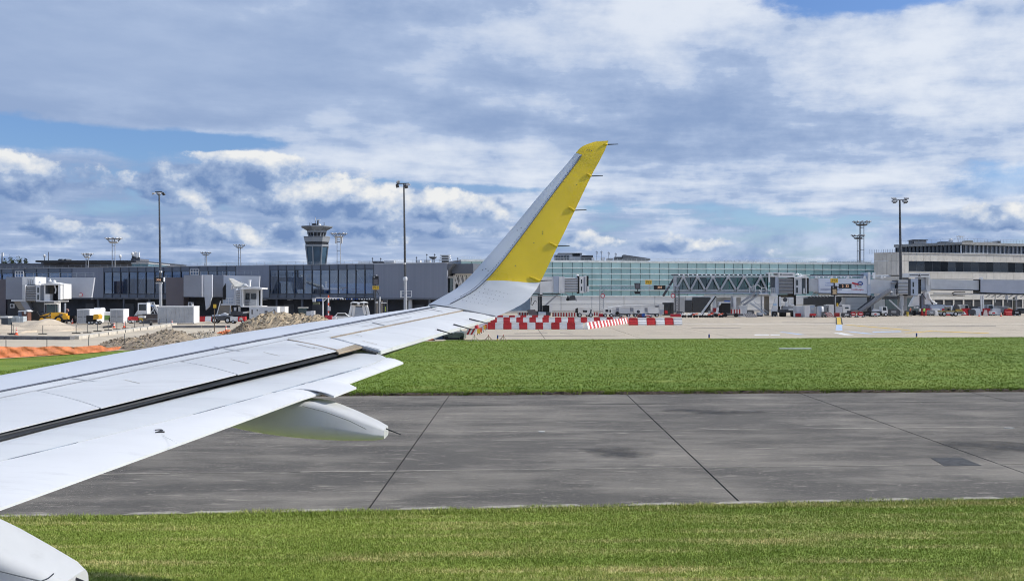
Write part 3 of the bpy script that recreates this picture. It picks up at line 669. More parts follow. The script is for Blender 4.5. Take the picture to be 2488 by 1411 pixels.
pln = pm('panel_line', (.46, .48, .51), .6)
for a, b in (((905, 783), (935, 790)), ((620, 826), (690, 815)), ((700, 822), (800, 803)), ((820, 795), (905, 779)), ((960, 768), (1060, 750)), ((150, 916), (260, 930)), ((520, 842), (600, 856)), ((880, 793), (1000, 770)), ((430, 890), (520, 905)), ((1050, 752), (1075, 757))):
    panel('panel_line', [a, b], [(a[0]+.3, a[1]+.9), (b[0]+.3, b[1]+.9)], pln, .002, 8, 1, fn=lambda x, y, k: W(x, y, k, .005), parent=wing)
wr = MB()
def wriv(px, py, r=.008, fn=W, k=1.):
    c = fn(px, py, k); c = c+Vector((0, 0, .007)); wr.add([c+Vector((r*math.cos(q*math.pi/3), r*math.sin(q*math.pi/3), 0)) for q in range(6)], [(0, 1, 2, 3, 4, 5)])
for i in range(14): wriv(365+i*4.8, 1040+i*2.9, .008, WF, 1.046)
for i in range(9): wriv(395+i*6, 1047-i*3.0, .007, WF, 1.046)
for i in range(20): wriv(905+i*1.6, 784+i*.42, .010)
for i in range(26): wriv(1058+i*5.4, 747+i*.75, .010); wriv(1050+i*3.2, 752-i*.55, .009)
for i in range(60): wriv(120+i*10, 938-i*2.0, .006)
for i in range(10): wriv(705+i*5, 950-i*1.6, .006, WF, 1.055)
tag(wr.build('rivets', pm('rivet_grey', (.22, .24, .27), .7), wing, fix=False), kind='stuff')
stn = pm('oil_streak', (.50, .46, .40), .7, .2, 4.)
for (px, py, L, w_) in ((560, 875, 46, 1.0), (640, 858, 40, .8), (720, 838, 46, 1.1), (880, 830, 36, .9), (850, 812, 30, .8), (760, 846, 30, .7), (300, 925, 40, .8)):
    panel('streak', [(px, py), (px+L, py+L*.24)], [(px+2, py+w_), (px+L, py+L*.24+w_*.4)], stn, .0015, 6, 1, fn=lambda x, y, k: W(x, y, k, .0145))

# ------------------------------------------------------------------ buildings
class Wall:
    """a facade line in plan; u runs along it (metres), v into the building"""
    def __init__(s, px0, d0, px1, d1):
        s.A = Vector((XD(px0, d0), d0, 0)); B = Vector((XD(px1, d1), d1, 0)); s.L = (B-s.A).length; s.e = (B-s.A).normalized()
        s.n = Vector((-s.e.y, s.e.x, 0))
        if s.n.y < 0: s.n = -s.n
        s.rz = math.atan2(s.e.y, s.e.x); s.M = Matrix.Translation(s.A) @ Matrix.Rotation(s.rz, 4, 'Z')
    def u(s, px):
        r = (px-CX)/F; den = r*s.e.y-s.e.x
        return (s.A.x-r*s.A.y)/den
    def d(s, px): return s.A.y+s.e.y*s.u(px)
    def z(s, px, py): return ZD(py, s.d(px))
    def pt(s, u, v, z): return s.M @ Vector((u, v, z))
    def box(s, mb, u0, u1, v0, v1, z0, z1): return mb.box(u0, u1, v0, v1, z0, z1, s.M)
    def pb(s, mb, px0, px1, py0, py1, v0, v1, ref=None):
        r = ref if ref is not None else (px0+px1)/2
        return mb.box(s.u(px0), s.u(px1), v0, v1, s.z(r, py1), s.z(r, py0), s.M)
def wbox(w, name, m, parent, u0, u1, v0, v1, z0, z1): return w.box(MB(), u0, u1, v0, v1, z0, z1).build(name, m, parent, fix=False)
def wpb(w, name, m, parent, px0, px1, py0, py1, v0, v1, ref=None): return w.pb(MB(), px0, px1, py0, py1, v0, v1, ref).build(name, m, parent, fix=False)
def pb(mb, px0, px1, py0, py1, d, th): return mb.box(XD(px0, d), XD(px1, d), d, d+th, ZD(py1, d), ZD(py0, d))
def pbx(name, m, parent, px0, px1, py0, py1, d, th): return pb(MB(), px0, px1, py0, py1, d, th).build(name, m, parent, fix=False)

clad = pm('grey_cladding', (.225, .25, .31), .55, .06, .4, bump=.25, bscale=4., stretch=(6, 6, .05))
clad2 = pm('dark_cladding', (.125, .14, .17), .5, .08, .5)
head_p = pm('header_panel', (.12, .15, .205), .35, .1, .3, objr=.14)
frame_d = pm('dark_frame', (.065, .078, .10), .5)
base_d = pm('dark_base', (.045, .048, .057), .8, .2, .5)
pane_d = glass('dark_pane', (.54, .70, .90), .15, .02, .85)
int_d = pm('interior_dark', (.20, .27, .36), .8, .3, .2)
int_w = pm('interior_white', (.62, .66, .70), .6)
roof_g = pm('roof_sheet', (.30, .31, .33), .7)
white_p = pm('white_paint', (.82, .82, .81), .5, .05, .8, dirt=.12)
grey_p = pm('grey_paint', (.34, .35, .37), .55, .08, .8, dirt=.15)
lgrey = pm('light_grey_paint', (.62, .64, .67), .5, .06, .8, dirt=.10)
steel = pm('galvanised_steel', (.44, .46, .49), .45, .12, 3., metal=.4)
dark_s = pm('dark_steel', (.07, .075, .085), .5, .2, 3.)
railm = pm('rail_steel', (.30, .33, .37), .5)

# ---- dark grey terminal (left)
DT = Wall(0, 205, 1100, 165)
dt = thing('dark_terminal', 'long dark grey terminal with glazed bays on the left', 'terminal', DT.pt(DT.L/2, 6, 0))
HR, FL = 9.25, 3.62
u0, u9 = DT.u(-130), DT.u(1086)
wbox(DT, 'roof', roof_g, dt, u0, u9, .15, 26, HR-.35, HR-.02)
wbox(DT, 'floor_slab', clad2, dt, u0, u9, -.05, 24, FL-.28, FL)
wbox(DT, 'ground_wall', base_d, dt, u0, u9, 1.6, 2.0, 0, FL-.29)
wbox(DT, 'back_wall', int_d, dt, u0, u9, 9, 9.3, FL, HR-.36)
wbox(DT, 'parapet_cap', pm('cap', (.42, .44, .47), .5), dt, u0, u9, -.08, .16, HR, HR+.10)
def cladding(px0, px1, v=0.):
    wbox(DT, 'cladding', clad, dt, DT.u(px0), DT.u(px1), v, v+.4, FL-.25 if px0 > 100 else FL, HR-.03)
cladding(175, 252); cladding(572, 655); cladding(908, 1086)
def bay(px0, px1, ncol, zg1, zg0, seed):
    a, b = DT.u(px0), DT.u(px1); w = (b-a)/ncol; rr = random.Random(seed)
    hp = pa = mu = None
    for i in range(ncol):
        loc = DT.pt(a+i*w, .05, 0)
        if hp is None:
            hp = MB().box(.04, w-.04, 0, .12, zg1+.05, HR-.04).build('header_panel', head_p, dt, fix=False); pa = MB().box(.05, w-.05, .05, .09, zg0, zg1).build('pane', pane_d, dt, fix=False)
            sp = MB().box(.04, w-.04, 0, .12, FL, zg0-.05).build('sill_panel', head_p, dt, fix=False); mu = MB().box(-.05, .05, -.10, .10, FL, HR-.04).build('mullion', frame_d, dt, fix=False)
            protos = (hp, pa, sp, mu)
            for q in protos:
                q.data.transform(Matrix.Translation(ORG[dt])); q.location = loc-ORG[dt]; q.rotation_euler = (0, 0, DT.rz)
        else:
            for q in protos: inst(q, dt, loc-ORG[dt], DT.rz)
    for zz_, h_ in ((zg1, .10), (zg0-.05, .10)): wbox(DT, 'transom', frame_d, dt, a, b, -.06, .04, zz_-h_/2, zz_+h_/2)
    inst(mu, dt, DT.pt(b, .05, 0)-ORG[dt], DT.rz)
zg = DT.z(780, 655.5); zs = DT.z(780, 713)
bay(655, 908, 12, zg, zs, 1); bay(252, 572, 15, zg, zs, 2)
a, b = DT.u(-130), DT.u(175)
bay(-130, 175, 11, HR-.9, zs, 3)
# what shows through the glass: columns, trusses, ceiling, benches
iw = 0
for px in (668, 688, 720, 742, 800, 832, 868, 270, 300, 340, 352, 420, 480, 520):
    u_ = DT.u(px); wbox(DT, 'inner_column', int_w if px not in (352,) else clad2, dt, u_-.10, u_+.10, 3.0+(px % 3)*.6, 3.2+(px % 3)*.6, FL, zg-.6)
mb = MB()
for px in range(262, 560, 42): mb.bar(DT.pt(DT.u(px), 2.2, FL+.1), DT.pt(DT.u(px+26), 2.2, zg-.5), .10)
mb.build('truss', int_w, dt)
mb = MB()
for px in (668, 694, 776, 816, 850, 882): mb.bar(DT.pt(DT.u(px), 2.2, FL+.1 if px < 800 else zg-.4), DT.pt(DT.u(px+(30 if px < 800 else 26)), 2.2, zg-.4 if px < 800 else FL+1.4), .09)
mb.build('truss', int_w, dt)
mb = MB()
for px in list(range(258, 560, 13))+list(range(660, 760, 9)):
    mb.box(DT.u(px)-.25, DT.u(px)+.2, 1.2, 4.5, zg-.45-.3*((px*7) % 5)/5, zg-.40-.3*((px*7) % 5)/5, DT.M)
mb.build('ceiling_fixtures', steel, dt)
ad_b = pm('pale_blue', (.42, .62, .82), .6, .1, .3); red = pm('sign_red', (.55, .03, .05), .5); blue = pm('sign_blue', (.03, .09, .34), .5)
bb = wbox(DT, 'advert_reflection', ad_b, dt, DT.u(778), DT.u(893), 1.1, 1.25, zs+.05, DT.z(830, 688)); ORG[bb] = ORG[dt]  # bridge advert mirrored in the panes, modelled as a blue board behind them
def ring_arc(w, px, py, r, a0, a1, v, wd, m, par, name):
    c = (w.u(px), w.z(px, py)); mb = MB(); k = 14; pts = []
    for i in range(k+1):
        a_ = R(a0+(a1-a0)*i/k); pts.append((c[0]+r*math.cos(a_), c[1]+r*math.sin(a_)))
    for p, q in zip(pts, pts[1:]): mb.bar(w.pt(p[0], v, p[1]), w.pt(q[0], v, q[1]), .05, wd)
    mb.build(name, m, par)
ring_arc(DT, 816, 698, .34, 40, 330, 1.06, .16, blue, bb, 'logo')
wbox(DT, 'logo', red, bb, DT.u(819), DT.u(833), 1.04, 1.1, DT.z(826, 700.5), DT.z(826, 697)); wbox(DT, 'logo', red, bb, DT.u(823), DT.u(826), 1.04, 1.1, DT.z(826, 705), DT.z(826, 700.5))
for k in range(3): wbox(DT, 'lettering', blue, bb, DT.u(846), DT.u(866+7*k), 1.05, 1.1, DT.z(860, 703.2+3*k), DT.z(860, 701.6+3*k))
# ground floor: posts, doors, lamps
for k, px in enumerate(range(235, 1080, 62)):
    wbox(DT, 'post', clad2, dt, DT.u(px)-.15, DT.u(px)+.15, .3, .6, 0, FL-.29)
for px in (204, 300, 372, 690, 760, 860, 1005):
    wbox(DT, 'door', pm('door_grey', (.085, .09, .10), .6), dt, DT.u(px)-1.1, DT.u(px)+1.1, 1.45, 1.61, 0.02, 2.5)
for px in (222, 330, 420, 470, 640, 700, 985): wbox(DT, 'wall_lamp', lgrey, dt, DT.u(px)-.28, DT.u(px)+.28, .2, .9, FL-.40, FL-.30)
# link block at the right end
mb = MB(); DT.pb(mb, 1087, 1140, 640, 664, 1.5, 9, 1110); mb.build('link_block', clad2, dt)
mb = MB(); mb.prism([DT.pt(DT.u(1086), .2, HR-.1), DT.pt(DT.u(1100), .2, HR-.1), DT.pt(DT.u(1072), .2, FL+3.4), DT.pt(DT.u(1066), .2, FL+3.4)], DT.n*3); mb.build('shadow_wedge', clad2, dt)  # slanting cast shadow, modelled as a dark wedge
# roof railing
mb = MB()
for i in range(0, 70): mb.bar(DT.pt(u0+i*(u9-u0)/70, .6, HR), DT.pt(u0+i*(u9-u0)/70, .6, HR+.55), .035)
for h_ in (.3, .55): mb.bar(DT.pt(u0, .6, HR+h_), DT.pt(u9, .6, HR+h_), .03)
mb.build('roof_rail', railm, dt)

# gate boxes on the front of the dark terminal (fixed walkway ends)
def gate(px, label):
    """px: pixel columns and rows of the pieces: (box), (lit fin), (recess), (sloped panel)"""
    d = px['d']; t = thing('gate_house', label, 'gate house', (XD(px['box'][0], d), d, 0), group='gate houses on the dark terminal')
    for k, (x0, x1, y0, y1, dd, th, m) in enumerate(px['boxes']): pbx('cladding', m, t, x0, x1, y0, y1, dd, th)
    x0, x1, x2, y0, y1, dd = px['slope']       # panel whose right edge slants inwards to the foot
    MB().prism([P(x0, y0, dd), P(x1, y0+1.5, dd), P(x2, y1, dd), P(x0, y1, dd)], (0, .5, 0)).build('sloped_panel', lgrey2, t)
    mb = MB()
    for x in np.linspace(px['rail'][0], px['rail'][1], 9): mb.bar(P(x, px['rail'][2], dd+1), P(x, px['rail'][3], dd+1), .05)
    for y in (px['rail'][2], (px['rail'][2]+px['rail'][3])/2): mb.bar(P(px['rail'][0], y, dd+1), P(px['rail'][1], y, dd+1), .05)
    mb.build('roof_rail', railm, t)
    mb = MB(); cx0, cx1, cy0, cy1 = px['cage']
    for x in np.linspace(cx0, cx1, 4):
        for y_ in (dd, dd+1.4): mb.bar(P(x, cy0, y_), P(x, cy1, y_), .06)
    for y in (cy0, (cy0+cy1)/2, cy1): mb.bar(P(cx0, y, dd), P(cx1, y, dd), .06); mb.bar(P(cx0, y, dd+1.4), P(cx1, y, dd+1.4), .06)
    mb.build('ladder_cage', white_p, t)
    return t
lgrey2 = pm('pale_cladding', (.56, .585, .64), .5, .04, .5); mgrey = pm('mid_cladding', (.29, .31, .36), .55, .05, .5); brown = pm('brown_cladding', (.15, .135, .15), .6, .06, .5)
g1 = gate(dict(d=176, box=(15, 85), boxes=[(-6, 14, 678, 766, 181, 6, brown), (14, 55, 673, 727, 178, 8, mgrey), (86, 112, 673, 727, 180, 8, mgrey), (18, 52, 727, 766, 180, 5, base_d)],
             slope=(110, 229, 222, 673, 723, 178.5), rail=(60, 228, 663, 673), cage=(37, 57, 659, 673)), 'grey gate house with sloped panel beside the left boarding bridge')
sg = MB().cyl(P(196.5, 716, 178.3), P(196.5, 716, 178.45), .33, n=18).build('round_sign', white_p, g1); ORG[sg] = ORG[g1]
MB().lathe([(.27, 0), (.33, .02)], (0, 0, 0), 18)
mb = MB(); 
for k in range(18): a0, a1 = k*math.pi/9, (k+1)*math.pi/9; c0 = P(196.5, 716, 178.25); mb.bar(c0+Vector((.3*math.cos(a0), 0, .3*math.sin(a0))), c0+Vector((.3*math.cos(a1), 0, .3*math.sin(a1))), .07)
mb.build('rim', red, sg)
g2 = gate(dict(d=168, box=(403, 490), boxes=[(403, 446, 674, 742, 172, 5, brown), (446, 490, 668, 721, 169, 8, mgrey), (490, 515, 667.5, 721, 170, .5, lgrey2), (515, 543, 668, 721, 174, 6, mgrey), (450, 540, 722, 775, 175, 3, base_d)],
             slope=(543, 631, 629, 669, 702, 172), rail=(487, 629, 659, 668), cage=(462, 483, 654, 667)), 'grey gate house with pale fin beside the second boarding bridge')
MB().prism([P(490, 720.5, 170), P(515, 720.5, 170), P(512, 728, 170), P(508, 745, 170), P(500, 753, 170), P(497, 722, 170)], (0, .5, 0)).build('pale_fin', lgrey2, g2)
ac = thing('air_conditioner', 'small wall air conditioning unit under the second gate house', 'air conditioner', P(462, 740, 168.8)); pbx('casing', lgrey, ac, 457, 467, 734, 743, 168.8, .8)
MB().cyl(P(462, 738.5, 168.75), P(462, 738.5, 168.8), .22, n=12).build('fan', dark_s, ac)
ac = thing('air_conditioner', 'small wall air conditioning unit under the left gate house', 'air conditioner', P(30, 746, 179.8)); pbx('casing', lgrey, ac, 24, 35, 738, 748, 179.8, .2)
MB().cyl(P(29, 743, 179.7), P(29, 743, 179.8), .24, n=12).build('fan', dark_s, ac)

# ---- glass terminal (middle)
GT = Wall(1300, 230, 2110, 250)
gt = thing('glass_terminal', 'long pale green glass terminal in the middle', 'terminal', GT.pt(GT.L/2, 8, 0))
gu0, gu1 = GT.u(1120), GT.u(2124); NCOL = 44; cw = (gu1-gu0)/NCOL
rz_ = [GT.z(1500, y) for y in (637.6, 651.6, 665, 678.8, 693.4, 705, 719)]
def teal(name, c):
    m = bpy.data.materials.new(name); m.use_nodes = True; t = m.node_tree; b_ = t.nodes['Principled BSDF']
    oi = t.nodes.new('ShaderNodeObjectInfo'); rn = NS(t, oi.outputs['Random']); tc = t.nodes.new('ShaderNodeTexCoord')
    n = noise(t, NS(t, tc.outputs['Object']), .35, 3.)
    col = mixc(t, (rn*.6+n*.4).step(.25, .8), tuple(x*.86 for x in c), tuple(x*1.12 for x in c))
    col = mixc(t, rn.step(.93, .95)*.6, col, (.42, .62, .60))
    t.links.new(col.k, b_.inputs['Base Color']); b_.inputs['Roughness'].default_value = .12; b_.inputs['Specular IOR Level'].default_value = .8; b_.inputs['IOR'].default_value = 1.6
    MT[name] = m; return m
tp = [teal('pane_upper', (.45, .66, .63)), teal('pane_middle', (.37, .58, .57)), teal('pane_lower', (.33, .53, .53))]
mull_d = pm('mullion_dark', (.10, .17, .175), .5); mull_w = pm('transom_white', (.78, .82, .80), .5)
pr = []
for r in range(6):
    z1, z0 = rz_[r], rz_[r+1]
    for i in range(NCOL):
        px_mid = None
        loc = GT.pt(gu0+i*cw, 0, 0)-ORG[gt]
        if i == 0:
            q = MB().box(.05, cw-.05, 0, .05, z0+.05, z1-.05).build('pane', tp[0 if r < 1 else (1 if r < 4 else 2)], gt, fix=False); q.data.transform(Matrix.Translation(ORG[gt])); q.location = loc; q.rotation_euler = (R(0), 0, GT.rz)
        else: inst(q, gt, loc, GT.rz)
for i in range(NCOL+1):
    q_ = GT.box(MB(), gu0+i*cw-.045, gu0+i*cw+.045, -.08, .10, rz_[6], rz_[0])
    q_.build('mullion', mull_d, gt, fix=False)
for k, z in enumerate(rz_): wbox(GT, 'transom', mull_w, gt, gu0, gu1, -.16, .12, z-(.10 if k else .06), z+(.09 if k else .40))
wbox(GT, 'roof', roof_g, gt, gu0, gu1, .12, 30, rz_[0]+.02, rz_[0]+.36); wbox(GT, 'core', int_d, gt, gu0, gu1, .2, 29, 0, rz_[0])
lw_m = pm('lower_cladding', (.72, .73, .73), .45, .1, .25, dirt=.1, stretch=(.3, .3, 4)); lw_b = pm('plinth', (.55, .53, .50), .7, .1)
pxs = [1288, 1363, 1438, 1516, 1591, 1666, 1740, 1815, 1890, 1970, 2050, 2120]
for p0, p1 in zip(pxs, pxs[1:]):
    for z0, z1 in ((2.0, 3.72), (.55, 1.95)): wbox(GT, 'wall_panel', lw_m, gt, GT.u(p0)+.06, GT.u(p1)-.06, -.04, .19, z0, z1)
wbox(GT, 'plinth', lw_b, gt, gu0, gu1, -.10, .19, 0, .5)
mb = MB()
for i in range(0, 90): u_ = gu0+i*(gu1-gu0)/89; mb.bar(GT.pt(u_, 1.2, rz_[0]+.36), GT.pt(u_, 1.2, rz_[0]+.95), .04)
for h_ in (.62, .95): mb.bar(GT.pt(gu0, 1.2, rz_[0]+h_), GT.pt(gu1, 1.2, rz_[0]+h_), .05)
mb.build('roof_rail', mull_w, gt)
dk = pm('opening_dark', (.035, .04, .048), .8)
for (x0, x1, y0, y1, m) in ((1641, 1662, 723, 770, grey_p), (1662, 1680, 729, 757, dk), (1682, 1725, 722, 768, dk), (1930, 1950, 722, 740, lgrey), (1950, 1962, 724, 741, dk), (1962, 2052, 721, 762, dk)):
    wpb(GT, 'service_bay', m, gt, x0, x1, y0, y1, -.35, -.06, 1800)
# roof plant on and behind the glass terminal
def roofbox(name, label, cat, x0, x1, y0, y1, d, th, m, extra=None):
    t = thing(name, label, cat, P((x0+x1)/2, y1, d)); o = pbx('casing', m, t, x0, x1, y0, y1, d, th); ORG[o] = ORG[t]
    if extra: extra(t)
    return t
def louv(x0, x1, y0, y1, d, n, m): 
    def f(t):
        for i in range(n): pbx('panel', m, t, x0+(x1-x0)*(i+.12)/n, x0+(x1-x0)*(i+.88)/n, y0, y1, d-.12, .1)
    return f
dgl = pm('dark_glass', (.05, .065, .085), .12, .1, 1., spec=.8)
roofbox('roof_plant_house', 'low dark glazed plant house on the glass terminal roof', 'plant house', 1348, 1384, 619, 633, 247, 6, grey_p, louv(1349, 1383, 621, 632, 247, 5, dgl))
roofbox('roof_plant_house', 'white plant house with dark louvre on the glass terminal roof', 'plant house', 1358, 1414, 615.5, 632, 254, 7, lgrey, lambda t: (pbx('louvre', dk, t, 1391, 1409, 616.5, 622, 253.8, .2), pbx('cap', dark_s, t, 1357, 1415, 614.5, 616, 253.6, 7.4)))
roofbox('roof_plant_house', 'dark box unit right of the white plant house on the roof', 'plant house', 1415, 1441, 620, 632, 250, 5, dark_s)
wdg = thing('sloped_roof_screen', 'wedge shaped grey roof screen on the glass terminal', 'roof screen', P(1545, 633, 247))
MB().prism([P(1516, 632, 247), P(1516, 618.5, 247), P(1580, 628, 247), P(1580, 632, 247)], (0, 5, 0)).build('screen', pm('screen_grey', (.20, .20, .20), .7), wdg)
pbx('slats', dk, wdg, 1518, 1578, 629.5, 632, 246.8, .2)
for k, (x0, x1, y0, y1) in enumerate(((1438, 1444, 626, 632), (1462, 1470, 625, 632), (1476, 1490, 627, 632), (1494, 1514, 624, 632))):
    roofbox('roof_unit', ('small white roof box beside the aerials', 'white roof box under the first aerials', 'low grey roof unit among the aerials', 'dark duct unit left of the sloped screen')[k], 'roof unit', x0, x1, y0, y1, 249, 3, (white_p, white_p, grey_p, dark_s)[k])
for k, (x, y) in enumerate(((1450, 609), (1461, 608.5), (1479, 611), (1496, 613.5))):
    t = thing('roof_aerial', ('first', 'second', 'third', 'fourth')[k]+' thin aerial from the left on the glass terminal roof', 'aerial', P(x, 633, 246), group='aerials on the glass terminal')
    MB().cyl(P(x, 633, 246), P(x, y, 246), .06, .04, 6).build('mast', dark_s, t)
    mb = MB()
    for yy in (y+3, y+7): mb.bar(P(x-3, yy, 246), P(x+3, yy, 246), .07)
    mb.build('arm', dark_s, t); MB().cyl(P(x+2, y+4, 246), P(x+2, y+8, 246), .12, n=8).build('antenna', lgrey, t)
# flat roof lights seen further along
for k, (x0, x1) in enumerate(((1919, 1937), (1968, 1985), (2016, 2116))):
    roofbox('roof_hatch', ('short dark roof hatch left of the other one', 'second short dark roof hatch on the glass roof', 'long dark roof strip next to the concrete terminal')[k], 'roof hatch', x0, x1, 636.5, 639.5, 262, 3, dark_s)
# distant people-sized vents on the roof edge
mbv = thing('roof_vents', 'row of tiny dark roof posts right of centre on the glass roof', 'vents', P(1800, 640, 252))
for x in (1760, 1768, 1776, 1784, 1797, 1818, 1824, 1830, 1836): pbx('post', dark_s, mbv, x, x+1.6, 634, 640, 252, .2)

# ---- concrete terminal (right)
CT = Wall(2190, 228, 2600, 247.8)
ct = thing('concrete_terminal', 'cream concrete terminal with rounded corner on the right', 'terminal', CT.pt(CT.L/2, 10, 0))
cream = pm('cream_concrete', (.62, .595, .545), .75, .07, .5, bump=.2, dirt=.10, objr=.05); cream_d = pm('joint_concrete', (.20, .195, .185), .8)
CH = CT.z(2190, 614.3); zw1, zw0, zlb = CT.z(2300, 635.5), CT.z(2300, 660), CT.z(2300, 700)
wuw = CT.u(2208)
wbox(CT, 'core', cream_d, ct, 1.0, CT.L, .30, 5, 0, CH-.2)
# rounded left corner swept in plan
RAD = 3.0
def plan(s):
    """s metres along the outline, 0 at the start of the straight front; negative goes round the corner and back"""
    if s >= 0: return CT.pt(s, 0, 0), CT.rz
    al = -s/RAD
    if al < R(78): return CT.pt(-RAD*math.sin(al), RAD-RAD*math.cos(al), 0), CT.rz-al
    ex = -s-RAD*R(78); p = CT.pt(-RAD*math.sin(R(78)), RAD-RAD*math.cos(R(78)), 0); dr = CT.rz-R(78)
    return p-Vector((math.cos(dr), math.sin(dr), 0))*ex, dr
def cpanel(s0, s1, z0, z1, n=1, th=.28, m=cream, name='panel', out=0.):
    mb = MB(); pts = []
    for i in range(n+1):
        p, a_ = plan(s0+(s1-s0)*i/n); nn = Vector((math.sin(a_), -math.cos(a_), 0)); pts.append((p+nn*out, p-nn*th))
    for (a0, b0), (a1, b1) in zip(pts, pts[1:]):
        vs = [Vector((q.x, q.y, z)) for z in (z0, z1) for q in (a0, a1, b1, b0)]
        mb.add(vs, [(0, 1, 5, 4), (1, 2, 6, 5), (2, 3, 7, 6), (3, 0, 4, 7), (4, 5, 6, 7), (3, 2, 1, 0)])
    return mb.build(name, m, ct)
zj = CT.z(2190, 633.5); zbase = CT.z(2190, 668)
g_ = .02
s = -RAD*R(78)-2.4
while s < wuw-.01:
    s1 = min(s+1.05, wuw)
    cpanel(s+g_, s1-g_, zj+g_, CH, 2); cpanel(s+g_, s1-g_, zbase, zj-g_, 2); s += 1.05
s = wuw
while s < CT.L-1:
    s1 = s+2.1
    cpanel(s+g_, s1-g_, zw1+.02, CH, 1); cpanel(s+g_, s1-g_, zlb, zw0-.12, 1); s = s1
cpanel(-RAD*R(78)-2.4, 0, 0, zbase-.3, 12, m=cream, name='lower_wall')
wbox(CT, 'coping', pm('coping', (.66, .66, .65), .6), ct, -.2, CT.L, -.15, .5, CH, CH+.14)
cpanel(-RAD*R(78)-2.4, 0, CH, CH+.14, 12, .5, pm('coping', (.66, .66, .65)), 'coping', .1)
wbox(CT, 'sill', cream, ct, wuw, CT.L, -.05, .5, zw0-.12, zw0)
uu = wuw+.1
pane_c = glass('concrete_pane', (.30, .36, .40), .075, .03, .5)
k = 0
while uu < CT.L-1:
    w_ = 2.3; wbox(CT, 'pane', pane_c, ct, uu+.02, uu+w_-.02, .22, .27, zw0+.05, zw1); wbox(CT, 'mullion', frame_d, ct, uu-.03, uu+.03, .20, .29, zw0+.05, zw1); uu += w_; k += 1
wbox(CT, 'interior', int_d, ct, wuw, CT.L, .285, .298, zw0, zw1)
# lower storeys behind the bridges
wbox(CT, 'lower_band', cream, ct, CT.u(2230), CT.L, .05, .28, CT.z(2300, 728), CT.z(2300, 703))
wbox(CT, 'ground_glazing', dk, ct, CT.u(2230), CT.L, .20, .29, 1.2, CT.z(2300, 728.5))
for px in range(2270, 2500, 24): wbox(CT, 'pier', cream, ct, CT.u(px)-.2, CT.u(px)+.2, .08, .19, 0, CT.z(2300, 728.5))
wbox(CT, 'ground_wall', grey_p, ct, 0, CT.L, .15, .28, 0, 1.19)
wbox(CT, 'teal_doors', pm('teal_door', (.045, .075, .085), .4, .2, 1.), ct, -5, 4.5, -.6, -.45, 0, 3.4)
# set-back top storey with a projecting roof
cdep = CT.d(2338)+5; C0 = P(2338, 600, cdep); C0.z = 0
VL = Wall(2175, cdep+13, 2338, cdep); VR = Wall(2338, cdep, 2600, cdep+16)
for w_, x0, x1 in ((VL, 2175, 2338), (VR, 2338, 2600)):
    zt_, zb_ = w_.z(2338, 595), CH-.1; a, b = (w_.u(x0), w_.u(x1)); n_ = 17 if w_ is VL else 26; cw2 = (b-a)/n_
    wbox(w_, 'inner_wall', int_d, ct, a+.4, b-.4, 1.0, 1.2, zb_, zt_)
    for i in range(n_):
        wbox(w_, 'pane', dgl, ct, a+i*cw2+.05, a+(i+1)*cw2-.05, .5, .56, zb_, zt_)
        wbox(w_, 'fin', lgrey if w_ is VR else frame_d, ct, a+i*cw2-.08, a+i*cw2+.08, .18, .5, zb_, zt_)
    wbox(w_, 'rail', steel, ct, a+.2, b-.2, .05, .12, zb_+.55, zb_+.68)
mb = MB(); zt_ = VL.z(2338, 594.5)
mb.prism([VL.pt(VL.u(2175), -.6, zt_), VL.pt(VL.u(2338)+.3, -.6, zt_), VR.pt(VR.u(2600), -.6, zt_), VR.pt(VR.u(2600), 14, zt_)], (0, 0, .62)); mb.build('roof_slab', pm('roof_edge', (.33, .33, .32), .7), ct)
mb = MB()
for k in range(26): q = VR.pt(k*1.1, .4, zt_+.62); mb.bar(q, q+Vector((0, 0, .9)), .035)
mb.bar(VR.pt(0, .4, zt_+1.5), VR.pt(28, .4, zt_+1.5), .035); mb.bar(VR.pt(0, .4, zt_+1.05), VR.pt(28, .4, zt_+1.05), .03)
for k in range(14): q = VL.pt(VL.L-k*1.1, .4, zt_+.62); mb.bar(q, q+Vector((0, 0, .9)), .035)
mb.bar(VL.pt(0, .4, zt_+1.5), VL.pt(VL.L, .4, zt_+1.5), .035)
mb.build('roof_rail', railm, ct)
mb = MB()
for k in range(16):
    p, a_ = plan(-8.5+k*.6); p = p+Vector((math.sin(a_), -math.cos(a_), 0))*-1.2
    mb.bar(Vector((p.x, p.y, CH)), Vector((p.x, p.y, CH+.9)), .05)
mb.build('roof_rail', dark_s, ct)
zr_ = zt_+.62; dq = cdep+6
def onroof(px, w, h, dd, th, name, label, cat, m):
    t = thing(name, label, cat, (XD(px, dd), dd, zr_)); MB().box(XD(px-w/2, dd), XD(px+w/2, dd), dd, dd+th, zr_, zr_+h).build('casing', m, t, fix=False); return t
t = onroof(2235, 32, 1.0, cdep+11, 3, 'cooling_unit', 'wide dark cooling unit with top rim on the upper roof', 'cooling unit', dark_s)
for k in range(6): MB().box(XD(2220.5+k*5, cdep+11), XD(2224.5+k*5, cdep+11), cdep+10.9, cdep+11, zr_+.1, zr_+.8).build('louvre', grey_p, t, fix=False)
MB().box(XD(2217, cdep+11), XD(2253, cdep+11), cdep+10.7, cdep+14.3, zr_+1.0, zr_+1.16).build('rim', dark_s, t, fix=False)
t = onroof(2296, 22, .5, cdep+8, 2, 'roof_duct', 'low dark duct left of the white roof cowl', 'duct', dark_s)
t = onroof(2312, 7, .7, cdep+7, 1, 'roof_cowl', 'white rounded cowl on the upper terminal roof', 'cowl', lgrey); MB().lathe([(.02, 1.2), (.3, 1.1), (.42, .8), (.42, .6)], (XD(2312, cdep+7), cdep+7.4, zr_), 12).build('dome', white_p, t)
t = thing('roof_stand', 'white four legged stand on the upper terminal roof', 'stand', (XD(2335, cdep+6), cdep+6, zr_))
mb = MB()
